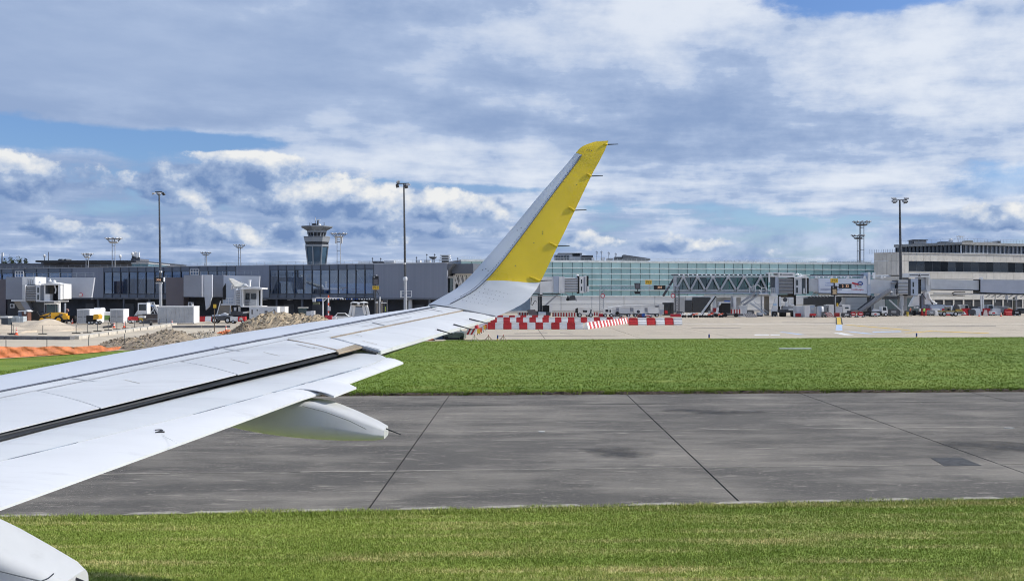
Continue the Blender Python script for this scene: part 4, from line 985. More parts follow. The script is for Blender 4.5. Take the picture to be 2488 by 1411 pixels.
for sx_ in (-1, 1):
    for q in (0, 1): mb.bar((XD(2335+sx_*6, cdep+6), cdep+6+q, zr_), (XD(2335+sx_*3, cdep+6), cdep+6+q, zr_+1.65), .07)
mb.build('legs', white_p, t); MB().box(XD(2328, cdep+6), XD(2335, cdep+6), cdep+5.7, cdep+7.3, zr_+1.62, zr_+1.78).build('top', white_p, t, fix=False); MB().box(XD(2337, cdep+6), XD(2343, cdep+6), cdep+5.7, cdep+7.3, zr_+1.6, zr_+1.72).build('top', white_p, t, fix=False)
onroof(2355, 18, .75, cdep+8, 2, 'roof_unit', 'tan roof unit right of the four legged stand', 'roof unit', pm('tan_unit', (.36, .33, .26), .7))
onroof(2372, 26, .45, cdep+9, 2, 'roof_unit', 'low pale roof unit between tan unit and grey ducts', 'roof unit', lgrey)
onroof(2405, 28, .55, cdep+10, 2, 'roof_duct', 'long pale horizontal duct on the upper roof', 'duct', lw_b)
t = onroof(2426, 12, .8, cdep+10, 2, 'roof_unit', 'grey boxed fan at the right end of the roof plant', 'roof unit', grey_p)
mb = MB(); mb.cyl((XD(2426, cdep+10), cdep+9.9, zr_+.45), (XD(2426, cdep+10), cdep+10, zr_+.45), .28, n=12); mb.build('fan', dark_s, t)

# ------------------------------------------------------------------ control tower and masts
twc = Vector((XD(770, 520), 520, 0)); D5 = 520
tw = thing('control_tower', 'white and blue airport control tower rising behind the dark terminal', 'control tower', twc)
t_conc = pm('tower_white', (.34, .36, .39), .6, .05, .1); t_glass = pm('tower_blue_glass', (.045, .10, .16), .15, .2, .2, spec=.8); t_teal = pm('tower_teal', (.07, .28, .36), .25, .15, .2); t_dk = pm('tower_dark', (.03, .035, .045), .3)
t_gry = pm('tower_grey', (.22, .235, .26), .6)
def zt(y): return ZD(y, D5)
def rt(px): return px/F*D5
PH = R(22.5+12)
def sec(y, r): return [(twc.x+rt(r)*math.cos(PH+k*math.pi/4), twc.y+rt(r)*math.sin(PH+k*math.pi/4), zt(y)) for k in range(8)]
def facets(name, y0, r0, y1, r1, m, which=range(8), inset=0.):
    for k in which:
        a, b = sec(y0, r0-inset), sec(y1, r1-inset); k2 = (k+1) % 8
        mid = Vector(a[k])*.5+Vector(a[k2])*.5-Vector((twc.x, twc.y, a[k][2])); mid = mid.normalized()*-.5
        MB().add([a[k], a[k2], b[k2], b[k]]+[tuple(Vector(q)+mid) for q in (a[k], a[k2], b[k2], b[k])], [(0, 1, 2, 3), (7, 6, 5, 4), (0, 4, 5, 1), (1, 5, 6, 2), (2, 6, 7, 3), (3, 7, 4, 0)]).build(name, m[k % len(m)] if isinstance(m, list) else m, tw)
def ringbody(name, prof, m): MB().lathe([(rt(r), zt(y)) for y, r in prof], (twc.x, twc.y, 0), 8, False, PH).build(name, m, tw)
ringbody('shaft', [(790, 20), (645, 20.5), (598, 27)], t_gry)
facets('shaft_glazing', 650, 20.8, 600, 27, [t_glass, t_glass, t_teal, t_glass, t_glass, t_glass, t_glass, t_teal], inset=-.3)
for k in range(8):                      # sloping corner ribs
    a, b = Vector(sec(660, 21)[k]), Vector(sec(598, 29)[k]); MB().bar(a, b, .5).build('corner_rib', t_conc, tw)
ringbody('ring_lower', [(599, 28), (595, 29.5)], t_gry); facets('band_panel', 599.5, 29, 594.5, 30.2, t_conc, inset=-.2)
ringbody('dark_band', [(594.5, 29.2), (588, 30.2)], t_dk)
facets('band_panel', 588.2, 31, 578.5, 33.4, t_conc)
ringbody('deck', [(578.6, 33.4), (576, 34), (575.2, 33.6)], t_gry)
ringbody('cab_glass', [(576, 19.5), (565.5, 23.5)], t_dk)
for k in range(16):
    a = PH+k*math.pi/8; rr0, rr1 = (rt(19.8), rt(24)) if k % 2 == 0 else (rt(18.6), rt(22.4))
    MB().bar((twc.x+rr0*math.cos(a), twc.y+rr0*math.sin(a), zt(576)), (twc.x+rr1*math.cos(a), twc.y+rr1*math.sin(a), zt(565)), .45).build('cab_mullion', t_conc if k % 2 == 0 else t_gry, tw)
facets('cab_brow', 565.6, 24, 560.5, 25.8, t_conc); ringbody('cab_core', [(566, 23), (560, 24)], t_gry)
for k in range(8):                      # flared roof petals
    a, b = sec(560.5, 25), sec(552.6, 40); k2 = (k+1) % 8
    ca, cb = [Vector(a[k]).lerp(Vector(a[k2]), f) for f in (.0, 1.)], [Vector(b[k]).lerp(Vector(b[k2]), f) for f in (.0, 1.)]
    MB().add(ca+cb[::-1]+[p+Vector((0, 0, .5)) for p in ca+cb[::-1]], [(3, 2, 1, 0), (4, 5, 6, 7), (0, 1, 5, 4), (1, 2, 6, 5), (2, 3, 7, 6), (3, 0, 4, 7)]).build('roof_petal', (t_conc if k % 2 else t_gry), tw)
ringbody('roof_well', [(558, 24), (551.5, 13)], t_gry)
MB().box(twc.x-rt(10), twc.x-rt(1), twc.y-2, twc.y+2, zt(551.5), zt(543.5)).build('roof_cabin', t_dk, tw, fix=False)
MB().lathe([(rt(4.6), 0), (rt(4.6), rt(4)), (rt(3), rt(6.5)), (rt(.4), rt(7.3))], (twc.x+rt(6), twc.y, zt(551)), 12).build('radome', white_p, tw)
MB().cyl((twc.x-rt(3.6), twc.y, zt(543)), (twc.x-rt(3.6), twc.y, zt(527)), .3, .1, 6).build('antenna', lgrey, tw)
MB().cyl((twc.x+rt(2.4), twc.y, zt(548)), (twc.x+rt(2.4), twc.y, zt(536)), .5, .4, 6).build('antenna', dark_s, tw)
MB().box(twc.x+rt(.5), twc.x+rt(7.5), twc.y-.6, twc.y+.6, zt(535.6), zt(533.2)).build('radar_bar', white_p, tw, fix=False)
for x in (-18, -14, 15, 18): MB().cyl((twc.x+rt(x), twc.y, zt(553)), (twc.x+rt(x), twc.y, zt(541)), .13, .08, 6).build('antenna', dark_s, tw)

def ring_mast(px, y_ring, hw, d, y_bot, lab, legs=3, lw=4, panels=False, dark=False, tilt=0):
    """tall lattice mast that carries a ring of floodlights"""
    x = XD(px, d); t = thing('floodlight_mast', lab, 'mast', (x, d, 0), group='ring masts'); k = F/d
    m = steel if not dark else dark_s; w = lw/k; zr = ZD(y_ring, d)
    offs = [(-w/2, 0), (w/2, 0), (0, w*.8)][:legs] if legs > 1 else [(0, 0)]
    for ox, oy in offs: MB().cyl((x+ox, d+oy, 0), (x+ox, d+oy, zr), .10 if d < 350 else .16, n=8).build('leg', m, t)
    mb = MB(); z = zr-1.5
    while z > 2:
        for i in range(len(offs)): a, b = offs[i], offs[(i+1) % len(offs)]; mb.bar((x+a[0], d+a[1], z), (x+b[0], d+b[1], z), .09)
        z -= 3.2
    mb.build('rungs', m, t)
    r = hw/k
    MB().lathe([(r*.42, -.9), (r*.60, -.75), (r*.64, -.45), (r*.42, -.42)], (x, d, zr), 16).build('platform', m, t)
    mb = MB()
    for i in range(12):
        a0, a1 = i*math.pi/6, (i+1)*math.pi/6
        mb.bar((x+r*.92*math.cos(a0), d+r*.92*math.sin(a0), zr+.1), (x+r*.92*math.cos(a1), d+r*.92*math.sin(a1), zr+.1), .12)
        if i % 2 == 0: mb.bar((x+r*.6*math.cos(a0), d+r*.6*math.sin(a0), zr-.5), (x+r*.95*math.cos(a0), d+r*.95*math.sin(a0), zr+.1), .1)
    mb.build('ring', dark_s, t)
    for i in range(12):
        a = (i+.5)*math.pi/6; c = Vector((x+r*.97*math.cos(a), d+r*.97*math.sin(a), zr+.25)); e_ = Vector((math.cos(a), math.sin(a), 0))
        MB().bar(c-e_*.22, c+e_*.3+Vector((0, 0, .10)), .5, .22).build('floodlight', lgrey if i % 3 else grey_p, t)
    if panels:
        for ox in (-7, -5, 6, 8.2): MB().box(x+ox/k-.18, x+ox/k+.18, d-.6, d-.3, ZD(592, d), ZD(577, d)).build('antenna_panel', white_p, t, fix=False)
        MB().bar((x-7/k, d-.3, ZD(588, d)), (x+8.5/k, d-.3, ZD(588, d)), .2).build('bracket', dark_s, t)
    return t
ring_mast(823, 570, 19, 300, 640, 'ring mast with antenna panels right of the control tower', 2, 8, True)
ring_mast(276, 582, 18, 255, 650, 'pale ring mast left of the tall left lamp pole', 2, 7)
ring_mast(500, 615, 13, 420, 640, 'smaller distant ring mast between left pole and tower', 2, 3.5)
ring_mast(582, 597, 14, 400, 640, 'thin distant ring mast nearest the control tower on its left', 2, 5)
ring_mast(212, 619, 12, 300, 645, 'short ring mast with dish on the far left roof', 2, 6)
ring_mast(2094, 541, 21, 300, 640, 'taller of the two ring masts by the concrete terminal', 3, 10, dark=True)
ring_mast(2085, 574, 16, 330, 640, 'shorter of the two ring masts by the concrete terminal', 2, 4.5, dark=True)
def pole_mast(px, y_top, d, lab, floods, r=.19, lean=0., col=None):
    x = XD(px, d); t = thing('lamp_mast', lab, 'lamp mast', (x, d, 0), rz=0., group='slim lamp poles'); k = d/F; H = ZD(y_top, d)
    m = col or dark_s
    MB().cyl((0, 0, 0), (0, 0, 6.4), r*1.25, r*1.2, 12).build('lower_pole', steel, t); MB().cyl((0, 0, 6.4), (0, 0, H), r*1.0, r*.55, 12).build('pole', m, t)
    MB().lathe([(r*1.5, 6.2), (r*1.7, 6.35), (r*1.7, 6.6), (r*1.1, 6.75)], (0, 0, 0), 12).build('collar', lgrey, t)
    xs_ = [f_[0] for f_ in floods]; MB().bar((min(xs_)*k, 0, H), (max(xs_)*k, 0, H), .14).build('crossarm', m, t)
    for fx, fy, fw, fh, side in floods:
        c = Vector((fx*k, -.3*side, H-fy*k)); w, h = fw*k, fh*k
        fo = MB().prism([c+Vector((-w/2, 0, -h*.3)), c+Vector((w/2, 0, -h*.1)), c+Vector((w/2, 0, h*.4)), c+Vector((-w/2, 0, h*.35))], (0, -.75*side, -.22)).build('floodlight', grey_p if side > 0 else dark_s, t); ORG[fo] = Vector()
        MB().prism([c+Vector((-w*.42, -.78*side, -h*.42)), c+Vector((w*.42, -.78*side, -h*.3)), c+Vector((w*.42, -.78*side, h*.1)), c+Vector((-w*.42, -.78*side, h*.08))], (0, -.04*side, 0)).build('lens', white_p, fo)
        MB().bar(c+Vector((0, 0, -.05)), Vector((fx*k, 0, H)), .08).build('bracket', m, fo)
    t.rotation_euler = (0, lean, 0)
    return t
pole_mast(391, 466, 165, 'tall slim lamp pole in front of the left glazed bay', [(-9, 4, 6, 5, 1), (-5, 3, 6, 5, -1), (4, 4, 6, 5, 1), (7, 3, 6, 5, -1)], .20, R(-.8))
pole_mast(986, 446, 150, 'tall slim lamp pole rising behind the wing near its tip', [(-17, 3, 7, 7, -1), (-13, -4, 7, 5, 1), (-11, -6, 6, 4, 1), (4, 5, 9, 7, -1), (12, 3, 9, 4, 1)], .19, R(-.8))
pole_mast(2190, 486, 200, 'tall dark lamp pole in front of the concrete terminal', [(-17, 3, 9, 5, 1), (-17, -4, 9, 5, 1), (-8, 3, 8, 5, -1), (8, 3, 9, 5, 1), (13, -4, 9, 5, 1), (18, 4, 8, 5, -1)], .30, R(-.8))
# white camera housings on the left poles
for (px, d, y, lab) in ((391, 164.6, 660, 'left'), (984, 149.6, 640, 'right')):
    t = thing('camera_box', 'small white camera box on the %s slim pole' % lab, 'camera', P(px-2, y, d)); pbx('housing', white_p, t, px-4, px+1, y-2, y+2, d-.5, .4)
    MB().cyl(P(px-2, y, d-.55), P(px-2, y, d-.5), .07, n=8).build('lens', black, t)

# ------------------------------------------------------------------ far roofs on the left
fr = thing('distant_terminal', 'distant flat roofed terminal behind the dark terminal on the left', 'terminal', (XD(180, 330), 330, 0))
fr_m = pm('distant_grey', (.13, .14, .17), .7, .1, .1); fr_d = pm('distant_dark', (.05, .055, .065), .7)
pbx('wall', fr_m, fr, -80, 365, 640, 700, 330, 40); pbx('roof', fr_d, fr, 86, 330, 632.5, 637, 322, 50); pbx('upper_wall', fr_m, fr, 100, 320, 636.5, 641, 328, 40)
pbx('window_band', pm('window_band', (.05, .045, .055), .3), fr, 125, 280, 643, 645.6, 329.7, .3); pbx('white_block', lgrey, fr, 319, 361, 638.5, 640.5, 320, 20); pbx('teal_glass', pm('far_teal', (.10, .20, .26), .3), fr, 320, 360, 640.5, 648, 320.5, 18)
pbx('roof_cabin', fr_m, fr, 318, 340, 628.5, 638, 326, 8)
for k, (x, y) in enumerate(((108, 622), (118, 612), (322, 617), (292, 623))):
    t = thing('roof_aerial', ('short aerial with white knob on the distant roof', 'thin tall aerial on the distant roof', 'aerial beside the white antenna rack', 'aerial with white dome on the distant roof')[k], 'aerial', P(x, 633, 325)); MB().cyl(P(x, 634, 325), P(x, y, 325), .12, .08, 6).build('mast', dark_s, t)
    if k != 1: MB().lathe([(.1, -.5), (.42, -.2), (.42, .4), (.1, .6)], P(x, y, 325), 8).build('knob', white_p, t)
t = thing('antenna_rack', 'rack of white antenna panels on the distant roof', 'antenna rack', P(330, 629, 325))
for x, y0, y1 in ((323, 612, 622), (327, 611, 624), (331, 613, 626), (336, 612, 625)): pbx('antenna_panel', white_p, t, x, x+2.6, y0, y1, 325, .4)
pbx('bracket', dark_s, t, 320, 339, 622, 628.5, 326, .5)
for k, (x0, x1) in enumerate(((140, 152), (154, 162))):
    t = thing('roof_vent', ('wide', 'narrow')[k]+' dark vent on the distant roof', 'vent', P(x0, 633, 324)); MB().prism([P(x0, 633, 324), P(x0+3, 629, 324), P(x1-2, 629, 324), P(x1, 633, 324)], (0, 4, 0)).build('hood', dark_s, t)
t = thing('far_mast', 'tiny lattice mast at the left edge of the picture', 'mast', P(5, 650, 400)); MB().cyl(P(5, 650, 400), P(5, 614, 400), .35, .15, 6).build('pole', dark_s, t); pbx('antenna_panel', white_p, t, 4.5, 8, 614, 622, 399, .5)
pbx('lattice', dark_s, t, 3.4, 7, 636, 640, 399.5, .8)
# far trees, left
leafm = pm('far_leaf', (.075, .10, .06), .8, .3, .8, objr=.15); bark = pm('far_bark', (.09, .07, .05), .9)
def far_tree(px, y_top, w, d, lab):
    base = (XD(px, d), d, 0); t = thing('far_tree', lab, 'tree', base, group='trees on the far left'); k = d/F; h = ZD(y_top, d); rr = random.Random(int(px))
    MB().cyl(base, (base[0], base[1], h*.6), .4, .2, 7).build('trunk', bark, t)
    mb = MB(); n = 1400; cz = h*.70; 
    for i in range(n):
        a, b_, r_ = rr.uniform(0, 6.28), rr.uniform(-1, 1), rr.random()**.45; s_ = math.sqrt(1-b_*b_)
        lump = 1+.22*math.sin(3*a+px)+.15*math.sin(5*b_+a)
        c = Vector((base[0]+w*k/2*r_*s_*math.cos(a)*lump, base[1]+w*k/2*r_*s_*math.sin(a), cz+h*.32*r_*b_*lump)); q = [Vector((rr.gauss(0, .28), rr.gauss(0, .28), rr.gauss(0, .28))) for _ in range(3)]
        mb.add([c+v for v in q], [(0, 1, 2)])
    mb.build('crown', leafm, t, fix=False)
for px, y, w, l in ((14, 638, 16, 'low far tree at the left end of the row'), (29, 631, 20, 'broad far tree with the highest crown on the left'), (48, 630, 20, 'rounded far tree second from the right of the row'), (64, 634, 14, 'small far tree at the right end of the row')): far_tree(px, y, w, 380, l)
# roof plant behind the pole at the middle
for k, (x0, x1, y0, y1, m, lab) in enumerate(((870, 906, 636, 640, white_p, 'long white roof unit left of the middle lamp pole'), (906, 930, 634.5, 639, dark_s, 'low dark roof unit left of the middle lamp pole'), (933, 957, 633.5, 638, lgrey, 'pale boxed roof unit next to the middle lamp pole'), (1010, 1021, 632, 638, white_p, 'square white roof box right of the middle lamp pole'), (1030, 1044, 632, 638, white_p, 'white roof box left of the stacked white slabs'))):
    roofbox('roof_unit', lab, 'roof unit', x0, x1, y0, y1, 182, 3, m)
t = thing('roof_louvre_stack', 'stack of white louvre slabs on the dark terminal roof', 'roof unit', P(1081, 636, 184))
for k, (y, w) in enumerate(((619, 12), (624.5, 13), (630, 14))): pbx('slab', white_p, t, 1081-w, 1081+w, y, y+2.2, 184, 3); 
pbx('core', dark_s, t, 1073, 1089, 620, 637, 185, 2)
for k, (x, y) in enumerate(((905, 625), (925, 626), (1012, 623), (1037, 616), (1056, 616), (1112, 625))):
    t = thing('roof_aerial', ('first', 'second', 'third', 'fourth', 'fifth', 'sixth')[k]+' thin aerial along the roof from tower to winglet', 'aerial', P(x, 638, 181), group='aerials on the dark terminal'); MB().cyl(P(x, 638, 181), P(x, y, 181), .06, .04, 6).build('mast', dark_s, t)
    MB().bar(P(x-2, y+3, 181), P(x+2, y+3, 181), .12).build('arm', dark_s, t)
t = thing('roof_dish', 'dark dish aerial on a tripod on the dark terminal roof', 'dish', P(1052, 636, 182)); MB().lathe([(.1, 0), (.5, .12), (.75, .4), (.7, .45)], P(1052, 630, 182), 12).build('dish', dark_s, t); MB().cyl(P(1052, 638, 182), P(1052, 629, 182), .1, n=6).build('stand', dark_s, t)

# ------------------------------------------------------------------ boarding bridges and stand signs
bw = pm('bridge_white', (.82, .82, .815), .5, .05, .8, dirt=.10); bg_ = pm('bridge_grey', (.58, .60, .63), .5, .06, .8, dirt=.08); rib_m = pm('canopy_rib', (.36, .37, .39), .6, .1, 1.); rubber = pm('rubber', (.018, .018, .020), .8)
b_blue = pm('bridge_bluegrey', (.46, .52, .62), .5, .06, .6); tanm = pm('tan_panel', (.30, .265, .22), .7, .1, 1.); tyre = pm('tyre', (.02, .02, .02), .85); cwin = pm('cab_window', (.03, .04, .05), .1, .1, 1., spec=.8)
signy = pm('sign_yellow', (.78, .50, .05), .5, .05); sblack = pm('sign_black', (.012, .013, .016), .4); led = pm('led_orange', (.95, .55, .35), .5, .05, emit=.35)
cream_b = pm('cream_beam', (.60, .58, .52), .6, .1)
def ribs(t, x0, x1, y0, y1, d, th, n, m=None):
    for i in range(n):
        a, b = y0+(y1-y0)*i/n, y0+(y1-y0)*(i+1)/n; q = (b-a)
        MB().prism([P(x0, a+q*.12, d+.12), P(x0, a+q*.5, d), P(x0, b-q*.12, d+.12), P(x0, b-q*.12, d+th), P(x0, a+q*.12, d+th)], (XD(x1, d)-XD(x0, d), 0, 0)).build('canopy_slat', m or rib_m, t)
    pbx('canopy_core', dark_s, t, x0+.5, x1-.5, y0, y1, d+.2, th-.3)
def wheels(t, px, d, r=.5, w=.45, off=.0):
    for s_ in (-1, 1):
        x = XD(px, d)+s_*.75; o = MB().cyl((x-w/2, d, r), (x+w/2, d, r), r, n=14).build('wheel', tyre, t); ORG[o] = ORG[t]
        MB().cyl((x-w/2-.02, d, r), (x+w/2+.02, d, r), r*.5, n=10).build('hub', lgrey, o)
def dome(t, px, py, d, r, m=None): MB().lathe([(r, 0), (r*.95, r*.4), (r*.7, r*.8), (r*.05, r*1.05)], P(px, py, d), 12).build('dome', m or bw, t)
def br(label, px, d): return thing('boarding_bridge', label, 'boarding bridge', (XD(px, d), d+3, 0))

# ---- A: cab in front of the left gate house
t = br('white boarding bridge cab behind the yellow loader', 105, 172); d = 172
pbx('rear_box', bw, t, 54, 86, 672.5, 692, d+1.0, 4); pbx('rear_wall', bg_, t, 54, 61, 692, 727, d+1.0, 4)
for x in (65, 70, 75, 81): pbx('panel', lgrey, t, x, x+3, 677, 690, d+.85, .12)
ribs(t, 61, 87, 693.5, 731, d+.2, 3.4, 9); pbx('canopy_frame', bg_, t, 87, 90, 692, 733, d, 3.6); pbx('canopy_frame', bg_, t, 59, 61, 692, 733, d, 3.6)
pbx('window_column', bg_, t, 90, 97, 692, 733, d, 3); pbx('window', cwin, t, 90.6, 94.2, 698, 711, d-.06, .1); pbx('window', cwin, t, 90.6, 94.2, 716, 728, d-.06, .1)
pbx('side_wall', mgrey, t, 97, 108, 692, 731, d+.6, 2.6)
MB().prism([P(99, 690, d-.3), P(108, 689, d-.3), P(120, 685.5, d-.3), P(137, 688.5, d-.3), P(148, 690, d-.3), P(148, 692, d-.3), P(99, 692.6, d-.3)], (0, 4, 0)).build('cab_roof', bw, t)
pbx('cab_back', tanm, t, 108, 141, 692, 730, d+2.8, .2); pbx('cab_floor', bw, t, 97, 142, 730.5, 733, d-.3, 4); pbx('desk', bw, t, 108.5, 120.5, 714, 731, d, 1.2); pbx('cab_window', cwin, t, 111, 120, 700, 713.5, d+2.6, .2)
pbx('cab_post', bw, t, 107, 109, 692, 731, d, .3); pbx('cab_curtain', rubber, t, 130, 140, 692, 730, d+1.6, .3); pbx('cab_jamb', bw, t, 141, 147, 691, 728, d-.2, 3.2); pbx('cab_jamb', bw, t, 148, 155, 689.5, 726, d+.6, 3)
MB().tube([P(133, 694, d+.5), P(136, 703, d+.5), P(134, 713, d+.5)], .12, 6).build('rolled_curtain', bw, t)
dome(t, 98.5, 687.5, d+1, .34); dome(t, 132, 685, d+1, .32); dome(t, 121.5, 684, d+1.6, .26); dome(t, 140.5, 690, d+.5, .18); dome(t, 146, 690.5, d+.5, .18)
MB().cyl(P(122, 684, d+1.6), P(122, 677, d+1.6), .14, n=8).build('vent', bw, t)
MB().prism([P(32, 731, d+1.5), P(48, 731, d+1.5), P(66, 752, d+1.5), P(46, 752, d+1.5)], (0, 2.2, 0)).build('stair_flank', tanm, t); MB().prism([P(48, 731, d+1.2), P(64, 731, d+1.2), P(76, 753, d+1.2), P(62, 753, d+1.2)], (0, 1.4, 0)).build('stair_flight', mgrey, t)
pbx('stair_landing', lgrey, t, 27, 62, 728, 732, d+1, 2.6)
MB().cyl(P(143.5, 733, d+1), (XD(143.5, d+1), d+1, .9), .24, n=10).build('lift_column', bw, t); MB().cyl(P(108, 733, d+1), (XD(108, d+1), d+1, .9), .10, n=8).build('lift_column', mgrey, t); pbx('lift_frame', dark_s, t, 78, 107, 735, 757, d+2, .5)
pbx('white_fitting', bw, t, 131, 139, 733, 739, d+.4, .8); pbx('hose_beam', tanm, t, 113, 139, 745.5, 747.5, d+.5, .3)
pbx('bogie', dark_s, t, 88, 146, 760, 764.5, d+.5, 1.6); wheels(t, 100, d+1.0); wheels(t, 136, d+1.0)
# ---- B: cab in front of the second gate house
t = br('white boarding bridge cab with open front above the rubble heap', 590, 166); d = 166
MB().prism([P(542, 740, d+5), P(541, 700, d+5), P(546, 690, d+5), P(555, 681, d+5), P(575, 684, d+5), P(577, 742, d+5)], (0, 4, 0)).build('rotunda_wall', b_blue, t)
MB().prism([P(541, 728, d+4.9), P(541, 700, d+4.9), P(548, 688, d+4.9), P(549, 728, d+4.9)], (0, 1.0, 0)).build('rotunda_edge', rubber, t)
MB().prism([P(556, 680, d+4), P(566, 681, d+4), P(600, 699, d+1), P(570, 700, d+1)], (0, 0, .3)).build('tunnel_roof', cream_b, t)
for k in range(5): MB().bar(P(570+6*k, 683.5+3.2*k, d+3.6-.5*k), P(588+5*k, 685+3*k, d+3.8-.5*k), .16).build('roof_rib', bw, t)
pbx('ladder_frame', bw, t, 561, 564, 692, 703, d+4.5, .3); pbx('ladder_frame', bw, t, 566, 568, 692, 701, d+4.5, .3)
MB().prism([P(569, 702, d+2.2), P(573, 702, d+.4), P(573, 742, d+.4), P(569, 742, d+2.2)], (.2, .4, 0)).build('canopy_frame', bg_, t)
ribs(t, 573, 583, 703, 741, d+.3, 2.6, 9, bg_); pbx('canopy_frame', bg_, t, 583, 587, 699, 744, d, 3)
MB().prism([P(585, 700, d-.3), P(612, 697, d-.3), P(636, 699, d-.3), P(636, 702.5, d-.3), P(612, 701.5, d-.3), P(585, 703, d-.3)], (0, 4, 0)).build('cab_roof', bw, t)
pbx('cab_back', lgrey, t, 588, 634, 702, 743, d+2.6, .2); pbx('cab_floor', bw, t, 586, 636, 743, 746, d-.2, 3.8); pbx('cab_post', bw, t, 588.5, 590.5, 703, 743, d, .3); pbx('cab_post', bw, t, 633.5, 636, 702, 744, d, .3); pbx('cab_wall', bg_, t, 586, 588.4, 703, 744, d+.3, 2.4)
pbx('cab_window', cwin, t, 592, 606, 712, 727, d+2.4, .2); pbx('cab_window', cwin, t, 610, 622, 713, 726, d+2.4, .2); pbx('cab_door', lgrey, t, 605.5, 622.5, 728, 742.5, d+2.35, .2); pbx('counter', mgrey, t, 591, 605, 729, 733, d+1.8, .6); pbx('counter', mgrey, t, 591, 605, 736, 740, d+1.8, .6)
pbx('curtain', bg_, t, 623, 629, 705, 743, d+1.9, .3); pbx('curtain', rubber, t, 629, 632, 706, 742, d+1.9, .2)
dome(t, 561, 680.5, d+4, .30); MB().cyl(P(607, 696, d+1.5), P(607, 682, d+1.5), .17, n=8).build('vent', bw, t); MB().cyl(P(607, 682.5, d+1.5), P(607, 680, d+1.5), .25, n=8).build('vent_cap', bw, t); MB().prism([P(592, 697, d+1), P(594, 689, d+1), P(601, 696, d+1)], (0, 1, 0)).build('roof_fin', bw, t)
pbx('landing', lgrey, t, 536, 570, 738, 741.5, d+2, 2)
mb = MB()
for x in (549, 555, 561, 567): mb.bar(P(x, 724, d+2), P(x, 738, d+2), .05)
for y in (724, 731): mb.bar(P(549, y, d+2), P(567, y, d+2), .05)
mb.build('landing_rail', bw, t)
MB().prism([P(535, 741, d+2.2), P(560, 741, d+2.2), P(558, 764, d+2.2), P(528, 764, d+2.2)], (0, 1.2, 0)).build('stair_flight', tanm, t); MB().bar(P(536, 731, d+1.8), P(527, 764, d+1.8), .14).build('handrail', bw, t); MB().bar(P(560, 741, d+1.8), P(559, 766, d+1.8), .12).build('handrail', bw, t)
MB().cyl(P(582, 744, d+1.5), (XD(582, d+1.5), d+1.5, .9), .2, n=10).build('lift_column', bw, t); pbx('lift_frame', dark_s, t, 566, 580, 745, 763, d+2, .6); pbx('white_tank', bw, t, 569, 574, 747, 755, d+1.4, .5); pbx('bogie', dark_s, t, 560, 600, 757, 766, d+.6, 1.8); wheels(t, 570, d+1); wheels(t, 594, d+1)
MB().prism([P(590, 758, d+.5), P(602, 756, d+.5), P(601, 760, d+.5), P(590, 761, d+.5)], (0, 1, 0)).build('fender', bw, t)
# ---- C: glazed tunnel beside the middle pole
t = br('glazed white boarding bridge tunnel partly behind the wing tip', 1085, 168); d = 168
pbx('roof_beam', bw, t, 1021, 1101, 670.5, 675.5, d, 3.2); pbx('floor_beam', bw, t, 1021, 1130, 711, 716, d, 3.2); pbx('lower_beam', bg_, t, 1019, 1130, 718, 722, d, 3.4); pbx('cladding', bg_, t, 1023, 1100, 715.5, 718.5, d+.1, 3); pbx('end_post', bw, t, 1020, 1023.5, 668, 721, d-.1, 3.2); pbx('end_frame', bw, t, 1101, 1106, 664, 720, d-.1, 3.2); pbx('end_frame', bw, t, 1101, 1146, 664, 668, d-.1, 3.2)
pn = glass('bridge_pane', (.45, .60, .58), .12, .03, .7)
for i in range(6): pbx('pane', pn, t, 1023.8+i*12.8, 1036.2+i*12.8, 676, 710.8, d+.1, .05)
pbx('inner_wall', pm('tunnel_inner', (.10, .14, .14), .8, .3, 1.), t, 1023, 1101, 676, 711, d+2.9, .1)
for k, x in enumerate((1032, 1050, 1061, 1078, 1092)): pbx('inner_post', int_w if k % 2 else mgrey, t, x, x+1.5, 677, 711, d+1.8, .2)
for k in range(4): MB().bar(P(1106+10*k, 668, d+.2), P(1112+10*k, 690, d+.2), .28).build('diagonal', bw, t); MB().bar(P(1106+10*k, 690, d+.2), P(1112+10*k, 668, d+.2), .14).build('diagonal', bw, t)
pbx('cab_wall', lgrey, t, 1113, 1150, 672, 716, d+.6, 2.5)
mb = MB()
for x in range(1022, 1102, 8): mb.bar(P(x, 664, d+.4), P(x, 670, d+.4), .05)
mb.bar(P(1022, 664.5, d+.4), P(1101, 664, d+.4), .06); mb.bar(P(1030, 668, d+.4), P(1090, 667.5, d+.4), .2); mb.build('roof_rail', lgrey, t)
MB().cyl(P(997, 722, d+1), (XD(997, d+1), d+1, 0), .35, n=10).build('column', lgrey, t)
MB().cyl(P(1075, 722, d+1), (XD(1075, d+1), d+1, 0), .3, n=10).build('column', grey_p, t)
mb = MB()
for x in (973, 976, 1000, 1012, 1013.5): mb.bar(P(x, 706, d), P(x, 721, d), .12)
for y in (706.5, 713): mb.bar(P(973, y, d), P(1013, y, d), .07)
mb.build('balcony_rail', bw, t); pbx('balcony', bw, t, 972, 1020, 721, 723, d, 2); MB().prism([P(1001, 703, d+1), P(1004, 697, d+1), P(1017, 697, d+1), P(1019, 703, d+1)], (0, 1, 0)).build('hood', bw, t)
